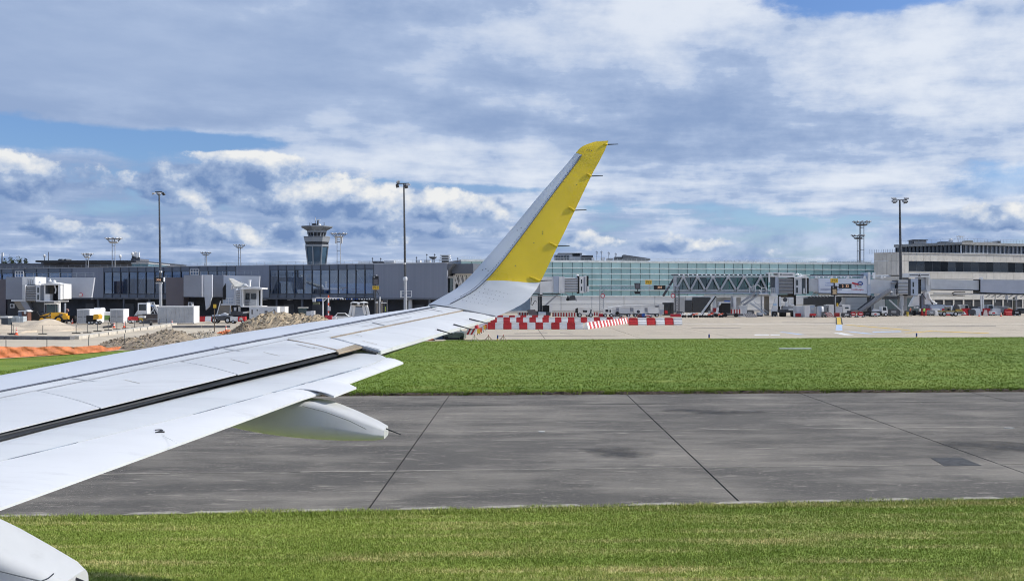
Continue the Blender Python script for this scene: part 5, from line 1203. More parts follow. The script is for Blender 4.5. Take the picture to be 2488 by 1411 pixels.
# ---- D: bridge head right of the winglet
t = br('grey boarding bridge head beside the yellow winglet', 1360, 186); d = 186
pbx('tunnel', bg_, t, 1262, 1312, 680, 711.5, d+.6, 3); pbx('tunnel', bw, t, 1312, 1345, 672.5, 711, d, 3.4); pbx('tunnel_post', bw, t, 1312, 1318, 676, 715, d-.3, .3); pbx('rotunda', b_blue, t, 1345, 1358.5, 670.5, 711, d-.3, 4); pbx('rotunda', bw, t, 1358.5, 1361, 672, 712, d-.5, 4); pbx('rotunda', lgrey, t, 1361, 1372, 672, 712, d-.1, 3.6)
ribs(t, 1372, 1404, 674, 709.5, d, 3.4, 9, bg_); pbx('canopy_frame', rubber, t, 1404, 1408, 670, 713, d, 3.4); pbx('cab_side', bw, t, 1408, 1420, 671, 711.5, d-.1, 3); pbx('window', cwin, t, 1411.5, 1414.5, 678.5, 689, d-.16, .1); pbx('window', cwin, t, 1411.5, 1414.5, 696, 706.5, d-.16, .1); pbx('cab_inset', mgrey, t, 1418, 1422.5, 673, 709, d-.15, 3); pbx('cab_lip', bw, t, 1422.5, 1425, 669, 711, d-.2, 3.2); pbx('bumper', rubber, t, 1425, 1430, 670, 708, d-.1, 3)
pbx('seal_arm', bw, t, 1427, 1431.5, 695, 709, d-.3, .4); dome(t, 1403, 670.5, d+1, .28); pbx('roof_rail', lgrey, t, 1385, 1402, 670.5, 672, d+.5, .4)
for k, y in enumerate((713, 717)): pbx('floor_beam', (dark_s, grey_p)[k], t, 1288, 1362, y, y+2.4, d+.3, 2.6)
for x in (1309, 1314.5): MB().cyl(P(x, 714, d+1), (XD(x, d+1), d+1, .8), .2, n=10).build('lift_column', dark_s, t)
for o_ in (0, .9): MB().bar(P(1318, 748, d+.5+o_), P(1354, 716, d+.5+o_), .26).build('strut', grey_p, t)
for k in range(6): MB().bar(P(1322+6*k, 745-5.4*k, d+.5), P(1324+6*k, 743-5.4*k, d+1.5), .16).build('strut_rung', bw, t)
MB().tube([P(1292, 722, d), P(1290, 738, d), P(1293, 742, d), P(1297, 735, d), P(1300, 730, d), P(1304, 733, d)], .07, 6).build('hose', rubber, t)
MB().prism([P(1280, 753, d-1), P(1300, 752, d-1), P(1307, 766, d-1), P(1286, 766, d-1)], (0, 2, 0)).build('bogie_shield', pm('shield_grey', (.16, .14, .15), .6), t); pbx('bogie', dark_s, t, 1298, 1338, 757, 767, d, 2)
MB().cyl(P(1308, 763, d-.6), P(1326, 764, d-.6), .45, n=12).build('motor', lgrey, t); wheels(t, 1318, d+1.2)
pbx('control_box', bw, t, 1335, 1342, 740, 758, d-.2, .6); pbx('control_cabinet', rubber, t, 1318, 1334.6, 742, 757, d+.2, 1)
MB().prism([P(1378, 720, d+.6), P(1396, 717, d+.6), P(1400, 729, d+.6), P(1380, 730, d+.6)], (0, 1.2, 0)).build('service_unit', dark_s, t); MB().cyl(P(1379, 727, d+.4), P(1379, 727, d+.8), .28, n=10).build('reel', rubber, t)
for a, b in (((1372, 712), (1384, 722)), ((1398, 722), (1401, 731))): MB().bar(P(*a, d+.6), P(*b, d+.6), .16).build('bracket', grey_p, t)
# ---- E: glazed truss bridge
t = br('glazed steel truss boarding bridge on the right of centre', 1760, 196); d = 196
pbx('roof', dark_s, t, 1637, 1872, 666, 668.5, d+.3, 3.2); pbx('top_chord', steel, t, 1637, 1875, 671, 674, d, .4); pbx('bottom_chord', steel, t, 1637, 1866, 703, 707, d, .4); pbx('floor', grey_p, t, 1637, 1866, 707.5, 714, d+.1, 3.4); pbx('lower_chord', b_blue, t, 1637, 1866, 710.5, 713, d-.15, .3)
tn = glass('truss_pane', (.36, .56, .55), .14, .03, .72)
top_n = (1660, 1695, 1732, 1769, 1808, 1848); bot_n = (1641, 1677, 1714, 1749, 1789, 1828, 1864)
for i in range(12): pbx('pane', tn, t, 1641+i*18.9, 1658.4+i*18.9, 674.3, 702.8, d+.35, .05)
for i, x in enumerate(top_n):
    MB().bar(P(bot_n[i], 706, d-.1), P(x, 672, d-.1), .34).build('diagonal', steel, t); MB().bar(P(x, 672, d-.1), P(bot_n[i+1], 706, d-.1), .34).build('diagonal', steel, t); MB().cyl(P(x, 672, d-.4), P(x, 672, d), .30, n=10).build('node', lgrey, t)
for x, lit in ((1758, 1), (1800, 1), (1700, 0), (1735, 0), (1780, 0)): MB().bar(P(x, 676, d+3.0), P(x+12, 703, d+3.0), .34).build('far_diagonal', bw if lit else mgrey, t)  # sunlit and shaded bars told apart by white and grey colour
pbx('inner_wall', pm('truss_inner', (.05, .09, .095), .8, .4, .6), t, 1640, 1716, 674, 703, d+2.6, .1); pbx('poster', pm('navy_poster', (.03, .055, .16), .6), t, 1709, 1737, 678, 703, d+1.6, .1); pbx('far_pane', glass('far_truss_pane', (.40, .66, .62), .1, .05, .85), t, 1737, 1866, 674, 703, d+3.3, .05); pbx('inner_seat', dark_s, t, 1846, 1856, 684, 700, d+1.6, .6)
pbx('inner_rail', int_w, t, 1640, 1866, 690.5, 691.3, d+2.4, .06)
pbx('end_post', steel, t, 1636.5, 1644, 670, 706, d-.2, .5)
for k, x in enumerate(range(1650, 1868, 11)): MB().lathe([(.16, -.05), (.16, .12), (.05, .22)], P(x, 668.8, d-.05), 8).build('roof_lamp', (lgrey, white_p, steel)[k % 3], t)
MB().bar(P(1638, 676, d+.4), P(1611, 719, d+.4), .42).build('prop', dark_s, t)
pbx('cream_beam', cream_b, t, 1711, 1872, 715.5, 719.5, d-.2, .4); MB().bar(P(1735, 719, d-.2), P(1703, 763, d-.2), .34).build('prop', bw, t); MB().bar(P(1738, 719, d+.3), P(1706, 765, d+.3), .34).build('prop', rubber, t); pbx('column', bw, t, 1732.5, 1738.5, 716, 766, d+.6, .6); pbx('column', tanm, t, 1859, 1869, 716, 766, d+.6, .8); pbx('column_head', b_blue, t, 1859, 1870, 706, 711, d, 1)
pbx('panel_wall', lw_m, t, 1740, 1800, 722, 764, d+3.8, .3)
for a, b, w_ in (((1800, 735), (1834, 712), .34), ((1806, 742), (1842, 716), .34), ((1822, 735), (1862, 763), .3), ((1832, 733), (1868, 760), .14)): MB().bar(P(*a, d-.6), P(*b, d-.6), w_).build('stair_stringer', grey_p if w_ > .3 else lgrey, t)
mb = MB()
for k in range(9): mb.bar(P(1803+4.2*k, 738-2.8*k, d-.6), P(1803+4.2*k, 738-2.8*k, d+.4), .3, .06)
mb.build('stair_treads', dark_s, t)
mb = MB()
for x, y in ((1822, 694), (1830, 690), (1836, 692), (1850, 698), (1862, 699)): mb.bar(P(x, y, d-.7), P(x-1, y+17, d-.7), .09)
mb.bar(P(1818, 699, d-.7), P(1842, 692, d-.7), .09); mb.bar(P(1842, 692, d-.7), P(1850, 699, d-.7), .12); mb.bar(P(1850, 699, d-.7), P(1863, 698.5, d-.7), .12); mb.bar(P(1844, 703, d-.7), P(1850, 711, d-.7), .14)
mb.build('landing_rail', bw, t); pbx('landing', bw, t, 1845, 1868, 713, 716, d-.9, 1.6); pbx('landing_post', grey_p, t, 1849, 1852, 716, 765, d-.5, .3)
# head of E
pbx('head_box', bw, t, 1892, 1931, 662, 673.5, d-2.2, 4); pbx('head_frame', bw, t, 1868, 1892, 662, 664.5, d-1.6, 3); pbx('head_frame', bw, t, 1868, 1871, 664.5, 686, d-1.6, .4); pbx('head_frame', bw, t, 1872, 1892, 669, 672.5, d-1.6, .6); pbx('head_lettering', dark_s, t, 1896, 1899, 665, 669, d-2.25, .05); pbx('head_lettering', dark_s, t, 1901, 1926, 666, 668, d-2.25, .05)
pbx('head_glass', dgl, t, 1872, 1884, 672.5, 700, d-1.0, .2); pbx('head_side', b_blue, t, 1884, 1893, 672.5, 716, d-1.6, 3.4)
ribs(t, 1893, 1928, 675.5, 714, d-2, 3.6, 11); pbx('canopy_frame', rubber, t, 1927, 1931, 674, 717, d-2, 3.6); pbx('canopy_frame', bg_, t, 1929.5, 1931, 674, 716, d-2.1, .2)
pbx('cab_side', bg_, t, 1931, 1948, 672, 715, d-1.8, 3); pbx('window', cwin, t, 1934.5, 1939, 680, 693, d-1.88, .1); pbx('window', cwin, t, 1934.5, 1939, 698.5, 711.5, d-1.88, .1); pbx('cab_curtain', pm('curtain_blue', (.13, .16, .18), .7), t, 1948, 1958, 674, 714, d-1.2, 2); pbx('cab_jamb', bg_, t, 1958, 1960.5, 673, 714, d-1.8, 2.6); pbx('cab_curtain', rubber, t, 1960.5, 1965, 674, 713, d-1.2, 2); pbx('cab_lever', bw, t, 1952.5, 1955, 700, 713, d-1.9, .2)
MB().prism([P(1931, 674, d-2), P(1944, 672.5, d-2), P(1956, 668, d-2), P(1966, 673.5, d-2), P(1966, 675, d-2), P(1931, 675.5, d-2)], (0, 3.4, 0)).build('cab_roof', bw, t); dome(t, 1937.5, 668, d-1, .34); dome(t, 1945, 668, d-1, .22)
mb = MB()
for x in (1873, 1877.5, 1882): mb.bar(P(x, 699, d-1.8), P(x, 712, d-1.8), .07)
for y in (699, 705, 712): mb.bar(P(1872, y, d-1.8), P(1884, y, d-1.8), .07)
mb.build('side_rail', lgrey, t); pbx('side_landing', lgrey, t, 1873, 1888, 713, 719, d-1.9, 1)
for x in (1891.5, 1930): pbx('lift_column', rubber, t, x, x+4, 716, 757, d-1.4, .5)
pbx('lift_head', pm('brown_machine', (.10, .085, .06), .8, .4, 3.), t, 1896, 1929, 716, 722, d-1.2, 1.2); MB().cyl(P(1907.5, 728, d-1.6), P(1907.5, 728, d-.8), .42, n=14).build('drum', dark_s, t); pbx('machine_box', grey_p, t, 1902, 1928, 743, 751, d-1.6, 1.2); pbx('machine_panel', bw, t, 1909, 1914, 734, 745, d-1.8, .3)
MB().tube([P(1918, 725, d-1.8), P(1917, 736, d-1.8), P(1922, 741, d-1.8), P(1929, 742, d-1.8)], .2, 8).build('white_duct', bw, t); pbx('white_panel', bw, t, 1915, 1927, 722, 727, d-1.7, .2); pbx('white_panel', bw, t, 1893, 1897, 720, 744, d-1.7, .2)
pbx('bogie', dark_s, t, 1890, 1933, 752, 759, d-2, 2); pbx('fender', bw, t, 1916, 1931, 750, 753.5, d-2.2, .8)
for x in (1897, 1924): 
    o = MB().cyl((XD(x, d)-.55, d-1.4, .55), (XD(x, d)+.55, d-1.4, .55), .55, n=14).build('wheel', tyre, t); ORG[o] = ORG[t]; MB().cyl((XD(x, d)-.57, d-1.4, .55), (XD(x, d)+.57, d-1.4, .55), .2, n=10).build('hub', grey_p, o)
MB().prism([P(1885, 722, d-2.4), P(1889, 722, d-2.4), P(1889, 768, d-2.4), P(1876, 768, d-2.4), P(1874, 758, d-2.4)], (0, .5, 0)).build('cable_guard', bw, t); pbx('cable_guard_stripe', ad_b, t, 1879, 1887, 738, 742, d-2.5, .1); pbx('cable_guard_stripe', signy, t, 1877, 1886, 757, 760, d-2.5, .1)
# ---- F: white tunnel with the advertisement
t = br('long white boarding bridge tunnel with a red and blue logo', 2060, 200); d = 200
def slab4(name, m, x0, x1, ya0, yb0, ya1, yb1, dd, th): return MB().prism([P(x0, ya0, dd), P(x1, yb0, dd), P(x1, yb1, dd), P(x0, ya1, dd)], (0, th, 0)).build(name, m, t)
ad = slab4('advert_panel', pm('advert_white', (.72, .765, .86), .5, .04, .4), 1989, 2113, 675.5, 677, 711.5, 714, d, 3.4); ORG[ad] = ORG[t]
slab4('tunnel', bg_, 1967, 1989, 676.5, 676, 707, 708, d+.3, 3); slab4('tunnel', bg_, 2115, 2164, 679, 681, 713, 714, d+.2, 3.2); pbx('collar', b_blue, t, 2108, 2115.5, 662, 718, d-.3, 4); pbx('collar_pole', bw, t, 2110, 2114, 661, 690, d-.5, .3); pbx('roof_post', bw, t, 2122, 2127, 662, 677, d+1, .6)
slab4('floor_edge', rubber, 1989, 2113, 711.5, 714, 713.2, 716, d-.1, 3.4); slab4('floor_beam', cream_b, 1989, 2113, 713.5, 716.5, 717, 721, d+.1, .5)
for x in range(1970, 2014, 8): MB().bar(P(x, 722, d+.4), P(x+7, 713, d+.4), .16).build('under_brace', grey_p, t)
pbx('under_rail', dark_s, t, 1966, 2116, 720, 722, d+1.5, .4)
for k, x in enumerate((1983, 2021, 2060, 2101, 2143)): MB().prism([P(x-2, 676, d-.1), P(x, 670, d-.1), P(x+3, 670, d-.1), P(x+4, 677, d-.1)], (0, .5, 0)).build('roof_bracket', bw, t)
pbx('roof_pipe', steel, t, 1968, 2164, 669.5, 672.5, d+1.4, .5); pbx('roof_pipe', dark_s, t, 1970, 2110, 666.5, 668.5, d+2, .5)
for k, x in enumerate((1990, 2000, 2012, 2032, 2043, 2052, 2069, 2109, 2150)): MB().lathe([(.12, -.05), (.12, .1), (.03, .18)], P(x, 674, d+.1), 8).build('roof_lamp', white_p, t)
# logo: red T bar running into a blue loop, pale ring below, name under it
zl = d-.06
def pxbar(a, b, w_, m, nm='logo', par=ad, dd=zl): MB().bar(P(*a, dd), P(*b, dd), .04, w_).build(nm, m, par)
pxbar((2070, 687), (2086, 691), .30, red); pxbar((2076.5, 689), (2078.5, 696.5), .26, red); pxbar((2085, 690.5), (2092, 691.6), .24, pm('logo_purple', (.10, .02, .14), .5))
mb = MB(); pts = [(2084.5, 688), (2086, 686), (2089, 684.8), (2092.5, 685), (2095.5, 686.8), (2096, 689), (2094.5, 691), (2091.5, 691.8)]
for p, q in zip(pts, pts[1:]): mb.bar(P(*p, zl-.02), P(*q, zl-.02), .04, .20)
mb.build('logo', blue, ad)
mb = MB(); pts = [(2083.5, 693), (2086, 696), (2090, 697), (2094, 695.5)]
for p, q in zip(pts, pts[1:]): mb.bar(P(*p, zl), P(*q, zl), .04, .10)
mb.build('logo', pm('logo_olive', (.45, .42, .22), .5), ad)
text('TotalEnergies', .44, FACE(P(2083, 703.2, zl)), red, ad, 'logo_name')
ink = pm('advert_ink', (.10, .22, .55), .6)
text('TotalEnergies', .34, FACE(P(2005, 687.5, zl), 0), ink, ad, 'advert_line', align='LEFT'); text('de toutes les', .34, FACE(P(2004.5, 693, zl)), ink, ad, 'advert_line', align='LEFT')
for y in (701.2, 703.6): pbx('advert_line', pm('advert_ink2', (.32, .38, .56), .6), ad, 1994, 2046, y, y+.9, zl, .04)
# right head of F
slab4('head_side', b_blue, 2164, 2182, 683, 684, 716, 717, d+.4, 3); pbx('head_window', cwin, t, 2174.5, 2177, 692, 702, d+.3, .1); pbx('head_hood', grey_p, t, 2167, 2179, 685, 688, d-.3, .8)
mb = MB()
for x in (2170, 2175, 2180): mb.bar(P(x, 700, d-.4), P(x, 717, d-.4), .08)
for y in (701, 708, 715): mb.bar(P(2168, y, d-.4), P(2182, y, d-.4), .09)
mb.build('side_rail', bw, t)
ribs(t, 2182.5, 2206, 680, 715, d-1.2, 3.6, 10, bg_); pbx('canopy_frame', dark_s, t, 2206, 2213, 677, 718, d-1.0, 3.4); pbx('cab_side', b_blue, t, 2213.5, 2231, 677, 717, d-1.2, 3); pbx('window', cwin, t, 2217.5, 2221, 685, 697, d-1.28, .1); pbx('window', cwin, t, 2217.5, 2221, 702, 713.5, d-1.28, .1); pbx('bumper', rubber, t, 2231.5, 2238, 678, 714, d-.9, 2.6)
MB().tube([P(2089, 757, d-1.2), P(2118, 736, d-1.2), P(2145, 716, d-1.2), P(2158, 708.5, d-1.2), P(2164, 706.5, d-1.2)], .46, 12).build('chute', pm('chute_grey', (.27, .27, .28), .6, .1), t); MB().bar(P(2084, 752, d-.6), P(2125, 721, d-.6), .22).build('chute_rail', dark_s, t); dome(t, 2164.5, 710, d-1.4, .30)
MB().cyl(P(2112, 717, d+1), (XD(2112, d+1), d+1, 0), .42, n=10).build('column', dark_s, t); pbx('lift_frame', dark_s, t, 2150, 2182, 719, 727, d, 1.6); MB().bar(P(2160, 728, d-.4), P(2190, 755, d-.4), .25).build('strut', lgrey, t); pbx('lift_column', grey_p, t, 2185, 2204, 718, 764, d+.8, 1); pbx('strut_post', lgrey, t, 2193.5, 2195.5, 718, 742, d-.3, .2)
MB().bar(P(2052, 722, d+2.4), P(2036, 748, d+2.4), .3).build('prop', bw, t); pbx('column', bw, t, 2048, 2054, 719, 766, d+3, .8); slab4('gusset', bw, 2040, 2052, 740, 722, 752, 752, d+2.8, .5)
# ---- G: tunnel at the right edge
t = br('grey two part boarding bridge tunnel at the right edge', 2370, 205); d = 205
pbx('head_box', bw, t, 2207, 2260, 663.5, 673.5, d-1.2, 3.6); pbx('head_lettering', dark_s, t, 2210, 2232, 667, 668.6, d-1.25, .05); pbx('head_lettering', dark_s, t, 2238, 2257, 667, 668.6, d-1.25, .05); MB().prism([P(2231, 671, d-1.3), P(2235, 665, d-1.3), P(2237, 671, d-1.3)], (0, .08, 0)).build('head_emblem', dark_s, t)
slab4('head_side', b_blue, 2238, 2250, 674, 675, 706, 707, d, 3); slab4('head_side', bg_, 2250, 2261, 673, 674, 708, 708, d-.4, 3.2); pbx('corner_post', bw, t, 2256, 2259, 676, 692, d-.7, .2)
slab4('tunnel', bg_, 2262, 2382, 678.5, 681.5, 702.5, 704.5, d+.2, 3); slab4('tunnel', pm('bridge_lilac', (.48, .51, .58), .5, .05, .5), 2382.5, 2500, 679.5, 681, 710, 714, d-.3, 3.4); slab4('roof_edge', cream_b, 2262, 2490, 676.5, 679, 678.3, 680.5, d+.3, .4); pbx('joint', rubber, t, 2380.5, 2383, 679, 709, d-.2, 3); pbx('post', bw, t, 2382, 2388, 674, 680, d-.2, .6)
slab4('floor_edge', rubber, 2262, 2382, 702.5, 704.5, 704, 706, d+.1, 3); slab4('floor_edge', rubber, 2383, 2500, 710, 714, 712.5, 716, d-.4, 3.4)
slab4('service_beam', grey_p, 2270, 2500, 711.5, 714.5, 714, 717, d-.2, .5); slab4('under_beam', cream_b, 2262, 2345, 716, 716.5, 719, 719.5, d+.6, .4)
MB().tube([P(2345, 709.5, d-.4), P(2320, 709, d-.4), P(2314, 712, d-.4), P(2316, 716.5, d-.4), P(2330, 718, d-.4), P(2340, 718, d-.4)], .10, 6).build('cable_loop', rubber, t)
for x in range(2395, 2490, 14): MB().bar(P(x, 722, d+.2), P(x+10, 716, d+.2), .14).build('under_brace', grey_p, t)
for x in (2383.5, 2388): MB().bar(P(x, 717, d-.5), P(x+1.5, 757, d-.5), .26).build('support_leg', bw, t)
for x in (2418, 2448): MB().bar(P(x, 717, d+.3), P(x, 735, d+.3), .16).build('hanger', cream_b, t)
MB().prism([P(2225, 719, d-.8), P(2234, 719, d-.8), P(2234, 742, d-.8), P(2211, 745, d-.8), P(2219, 728, d-.8)], (0, 1.2, 0)).build('leg_fairing', bw, t); MB().prism([P(2247, 709, d-.8), P(2256, 709, d-.8), P(2258, 728, d-.8), P(2264, 739, d-.8), P(2247, 739, d-.8)], (0, 1.2, 0)).build('leg_fairing', bw, t)
MB().tube([P(2256, 713, d-1), P(2258, 724, d-1), P(2266, 733, d-1), P(2276, 738, d-1)], .18, 8).build('hose', bw, t); pbx('lift_column', dark_s, t, 2236, 2239, 716, 760, d-.5, .4); pbx('lift_column', b_blue, t, 2239, 2248, 712, 764, d, 1.4); pbx('white_box', bw, t, 2232, 2237, 712, 718, d-1, .5); pbx('brace_plate', grey_p, t, 2237, 2252, 704, 709, d-.9, .6); MB().bar(P(2240, 712, d-1), P(2249, 726, d-1), .16).build('brace', dark_s, t)
pbx('lower_cabinet', b_blue, t, 2252, 2296, 740, 764, d+.6, 1.6); pbx('bogie', dark_s, t, 2215, 2250, 757, 765, d-.6, 1.6); wheels(t, 2230, d-.4)
MB().cyl(P(2222.5, 747, d-1.2), P(2222.5, 747, d-1), .2, n=10).build('gauge', bw, t); MB().cyl(P(2229, 747, d-1.2), P(2229, 747, d-1), .24, n=10).build('gauge', bw, t)

# ------------------------------------------------------------------ stand signs and displays
def display(t, x0, x1, y0, y1, d, txt, size, par=None):
    o = pbx('display', sblack, t, x0, x1, y0, y1, d, .35); ORG[o] = ORG[t]
    text(txt, size, FACE(P((x0+x1)/2, (y0+y1)/2, d-.02)), led, o, 'digits'); return o
def yplate(t, x0, x1, y0, y1, d, txt, size):
    o = pbx('yellow_plate', signy, t, x0, x1, y0, y1, d, .12); ORG[o] = ORG[t]
    text(txt, size, FACE(P((x0+x1)/2, (y0+y1)/2, d-.015)), black, o, 'lettering'); return o
t = thing('stand_display', 'black display with orange digits 306 on the left lamp pole', 'display', P(385, 680, 164)); display(t, 375, 396, 674.5, 685, 163.6, '306', .52); pbx('side_plate', white_p, t, 396.2, 399, 673.5, 684, 163.6, .35); pbx('bracket', lgrey, t, 378, 394, 686, 689, 163.9, .3)
t = thing('stand_sign', 'yellow P11 sign under a black guidance screen', 'sign', (XD(912, 160), 160, 0)); d = 160
yplate(t, 905, 920.5, 694.5, 703.5, d, 'P11', .48); sc = pbx('screen_case', sblack, t, 905, 919.5, 670.5, 692, d, .35); ORG[sc] = ORG[t]; pbx('screen', pm('screen_grey2', (.13, .125, .14), .3), sc, 907.5, 917.8, 678, 690.5, d-.03, .03); pbx('lens', lgrey, sc, 908, 911, 672.5, 674.5, d-.03, .03)
MB().cyl(P(912, 670, d+.5), (XD(912, d+.5), d+.5, 0), .14, n=10).build('post', dark_s, t); MB().bar(P(914, 704, d+.5), P(921, 716, d+.5), .1).build('brace', dark_s, t)
pbx('beacon', white_p, t, 914, 916, 667, 670, d+.1, .2)
def lattice(t, a, b, w, n, m, name='lattice'):
    a, b = Vector(a), Vector(b); ax = (b-a).normalized(); sx = Vector((0, 1, 0)); sy = ax.cross(sx).normalized()
    cs = [sx*i*w/2+sy*j*w/2 for i, j in ((-1, -1), (1, -1), (1, 1), (-1, 1))]
    mb = MB()
    for c in cs: mb.bar(a+c, b+c, .07)
    for k in range(n):
        p, q = a.lerp(b, k/n), a.lerp(b, (k+1)/n)
        for i in range(4): mb.bar(p+cs[i], q+cs[(i+1) % 4], .045)
    return mb.build(name, m, t)
t = thing('sign_gantry', 'lattice gantry carrying yellow P12 sign and display 303', 'gantry', (XD(1550, 192), 192, 0)); d = 192
lattice(t, (XD(1462, d), d, 0), P(1462, 704, d), .75, 12, steel, 'lattice_post'); lattice(t, (XD(1645, d), d, 0), P(1645, 695, d), .75, 12, dark_s, 'lattice_post'); lattice(t, P(1456, 699, d), P(1650, 699, d), .75, 24, b_blue, 'lattice_beam')
yplate(t, 1568, 1583.5, 680, 690.5, d-.5, 'P12', .56); display(t, 1589, 1617, 693, 703.5, d-.9, '303', .62)
MB().bar(P(1577, 690, d-.4), P(1577, 706, d-.4), .12).build('plate_post', lgrey, t)
sc = MB().prism([P(1541.5, 687.5, d-.8), P(1555.5, 687.5, d-.8), P(1555.5, 702, d-.8), P(1543.5, 702, d-.8)], (0, .35, 0)).build('screen_case', sblack, t); ORG[sc] = ORG[t]; pbx('screen', MT['screen_grey2'], sc, 1544, 1554, 689.5, 700, d-.83, .03)
sc = MB().prism([P(1541, 708, d-.8), P(1555.5, 708, d-.8), P(1555, 714, d-.8), P(1543, 714, d-.8)], (0, .3, 0)).build('screen_case', sblack, t); pbx('hanger', dark_s, t, 1548.5, 1550.5, 701, 709, d-.6, .2)
for px in (1464.5, 1635): sgn = MB().cyl(P(px, 718.5, d-.6), P(px, 718.5, d-.55), .42, n=16).build('round_sign', red, t); ORG[sgn] = ORG[t]; MB().cyl(P(px, 718.5, d-.63), P(px, 718.5, d-.60), .28, n=16).build('sign_face', white_p, sgn)
pbx('base_block', red, t, 1455, 1471, 762, 770, d-.5, 1); pbx('base_block', red, t, 1630, 1655, 763, 770, d-.5, 1)
t = thing('stand_sign', 'yellow P13 sign above stacked black guidance displays', 'sign', (XD(2027, 186), 186, 0)); d = 186
yplate(t, 2018, 2036, 676.5, 687, d, 'P13', .60); MB().cyl(P(2027, 687, d+.3), (XD(2028.5, d+.3), d+.3, 0), .15, n=10).build('post', dark_s, t); pbx('post_trim', lgrey, t, 2029, 2031, 716, 760, d+.2, .15)
display(t, 2039, 2069, 689.5, 700.5, d-.1, '2  32', .62); pbx('arm', dark_s, t, 2030, 2040, 696.5, 698, d+.2, .15); sc = pbx('screen_case', sblack, t, 2020.5, 2034.5, 694.5, 717, d-.2, .4); ORG[sc] = ORG[t]; pbx('screen', pm('screen_tan', (.34, .26, .17), .4, .5, 5., emit=.25), sc, 2023, 2032.5, 702.5, 714.5, d-.23, .03); pbx('lens', lgrey, sc, 2023, 2026, 697, 699, d-.23, .03)

# ------------------------------------------------------------------ construction site on the left
sandm = pm('site_ground', (.52, .45, .345), .9, .14, .12, bump=.5, bscale=3., dirt=.10, stretch=(.4, 1.2, 1))
edge = [G(*p) for p in ((-420, 893), (-200, 880), (0, 871.5), (130, 864), (280, 852.5), (420, 845), (700, 836), (1078, 828.5))]
back = [Vector((-4.5, 128, 0)), Vector((-70, 128, 0)), Vector((-90, 70, 0))]
o = MB().prism([(p.x, p.y, .026) for p in edge+back], (0, 0, .006)).build('construction_ground', sandm); tag(o, kind='structure')
brown_e = pm('brown_earth', (.27, .22, .165), .95, .3, 1.2, bump=1.0, bscale=7., dirt=.35); pale_s = pm('pale_sand', (.52, .44, .34), .95, .08, .8, bump=.35, bscale=10.); rubble_m = pm('rubble', (.36, .29, .20), .95, .3, 1.6, bump=1.0, bscale=6., dirt=.3); gravel_m = pm('gravel', (.35, .31, .25), .95, .3, 3., bump=1.0, bscale=9., dirt=.3)
def heap(name, label, prof, d, depth, m, rough_, seed, lumps=0, stones=None):
    """a heap of loose material: skyline profile [(px, y_top)], foot on the ground at depth d"""
    rr = np.random.default_rng(seed); x0, x1 = XD(prof[0][0], d), XD(prof[-1][0], d); nx, ny = 64, 22
    t = thing(name, label, 'heap', ((x0+x1)/2, d, 0)); rows_ = []
    ph = rr.uniform(0, 6.28, (6, 2)); fr_ = rr.uniform(.6, 4.5, (6, 2))
    for j in range(ny+1):
        v = j/ny; r_ = []
        for i in range(nx+1):
            px = prof[0][0]+(prof[-1][0]-prof[0][0])*i/nx; h = max(0, ZD(pl(prof, px), d))
            s_ = math.sin(math.pi*min(1, max(0, v)))**.8; x = x0+(x1-x0)*i/nx; y = d-depth*.35+depth*v
            w_ = sum(math.sin(fr_[k, 0]*x+ph[k, 0]+1.3*math.sin(fr_[k, 1]*y+ph[k, 1]))*math.sin(fr_[k, 1]*y*1.7+ph[k, 1]) for k in range(6))/6
            e_ = math.sin(math.pi*i/nx)**.5
            r_.append((x, y, .02+max(0, h*s_*(.94+rough_*.32*w_)+rough_*.14*rr.normal()*e_*s_*min(1, h*2))*(1 if 0 < i < nx and 0 < j < ny else 0)))
        rows_.append(r_)
    MB().grid(rows_, rough_ < .3).build('mound', m, t)
    if stones:
        ms = [pm('stone_%d' % k, c_, .9, .2, 3.) for k, c_ in enumerate(((.36, .32, .26), (.27, .215, .155), (.46, .38, .26), (.17, .14, .105)))]
        for mi, mm in enumerate(ms):
            mb = MB()
            for k in range(stones//4):
                i, j = rr.integers(3, nx-2), rr.integers(1, int(ny*.75)); p = Vector(rows_[j][i]); s_ = rr.uniform(.04, .17)
                q = [p+Vector((rr.uniform(-1, 1), rr.uniform(-1, 1), rr.uniform(-.4, .8)))*s_ for _ in range(6)]
                mb.add(q, [(0, 1, 2), (0, 2, 3), (0, 3, 4), (0, 4, 1), (5, 2, 1), (5, 3, 2), (5, 4, 3), (5, 1, 4)])
            tag(mb.build('stones', mm, t, fix=False), kind='stuff')
    return t
heap('sand_heap', 'large smooth beige sand heap beside the yellow loader', [(18, 800), (40, 784), (60, 778), (82, 778), (100, 773.5), (110, 774), (135, 788), (166, 802)], 117, 9, pale_s, .10, 1)
heap('sand_heap', 'low sand bank at the left edge of the picture', [(-60, 790), (-20, 787), (10, 789), (40, 797), (70, 802)], 112, 6, pale_s, .10, 9)
heap('earth_heap', 'brown earth heap behind the orange mesh', [(238, 841), (262, 826), (290, 825), (330, 820), (360, 812), (390, 801.5), (420, 803), (438, 812), (460, 826)], 80, 7, brown_e, .5, 2, stones=360)
heap('gravel_heap', 'low grey gravel heap right of the brown earth', [(420, 827), (450, 815), (480, 808), (510, 810), (530, 813), (548, 822)], 88, 5, gravel_m, .55, 3, stones=240)
heap('rubble_heap', 'large tan rubble heap above the wing', [(552, 812), (575, 792), (600, 776), (625, 765), (650, 758), (680, 759.5), (700, 763), (720, 764), (740, 768), (760, 764), (775, 767), (795, 778), (810, 792)], 104, 9, rubble_m, .6, 4, stones=900)
heap('earth_heap', 'small dark earth pile in front of the rubble heap', [(560, 806), (575, 793), (592, 786), (606, 790), (618, 802)], 100, 3.5, brown_e, .5, 6, stones=120)
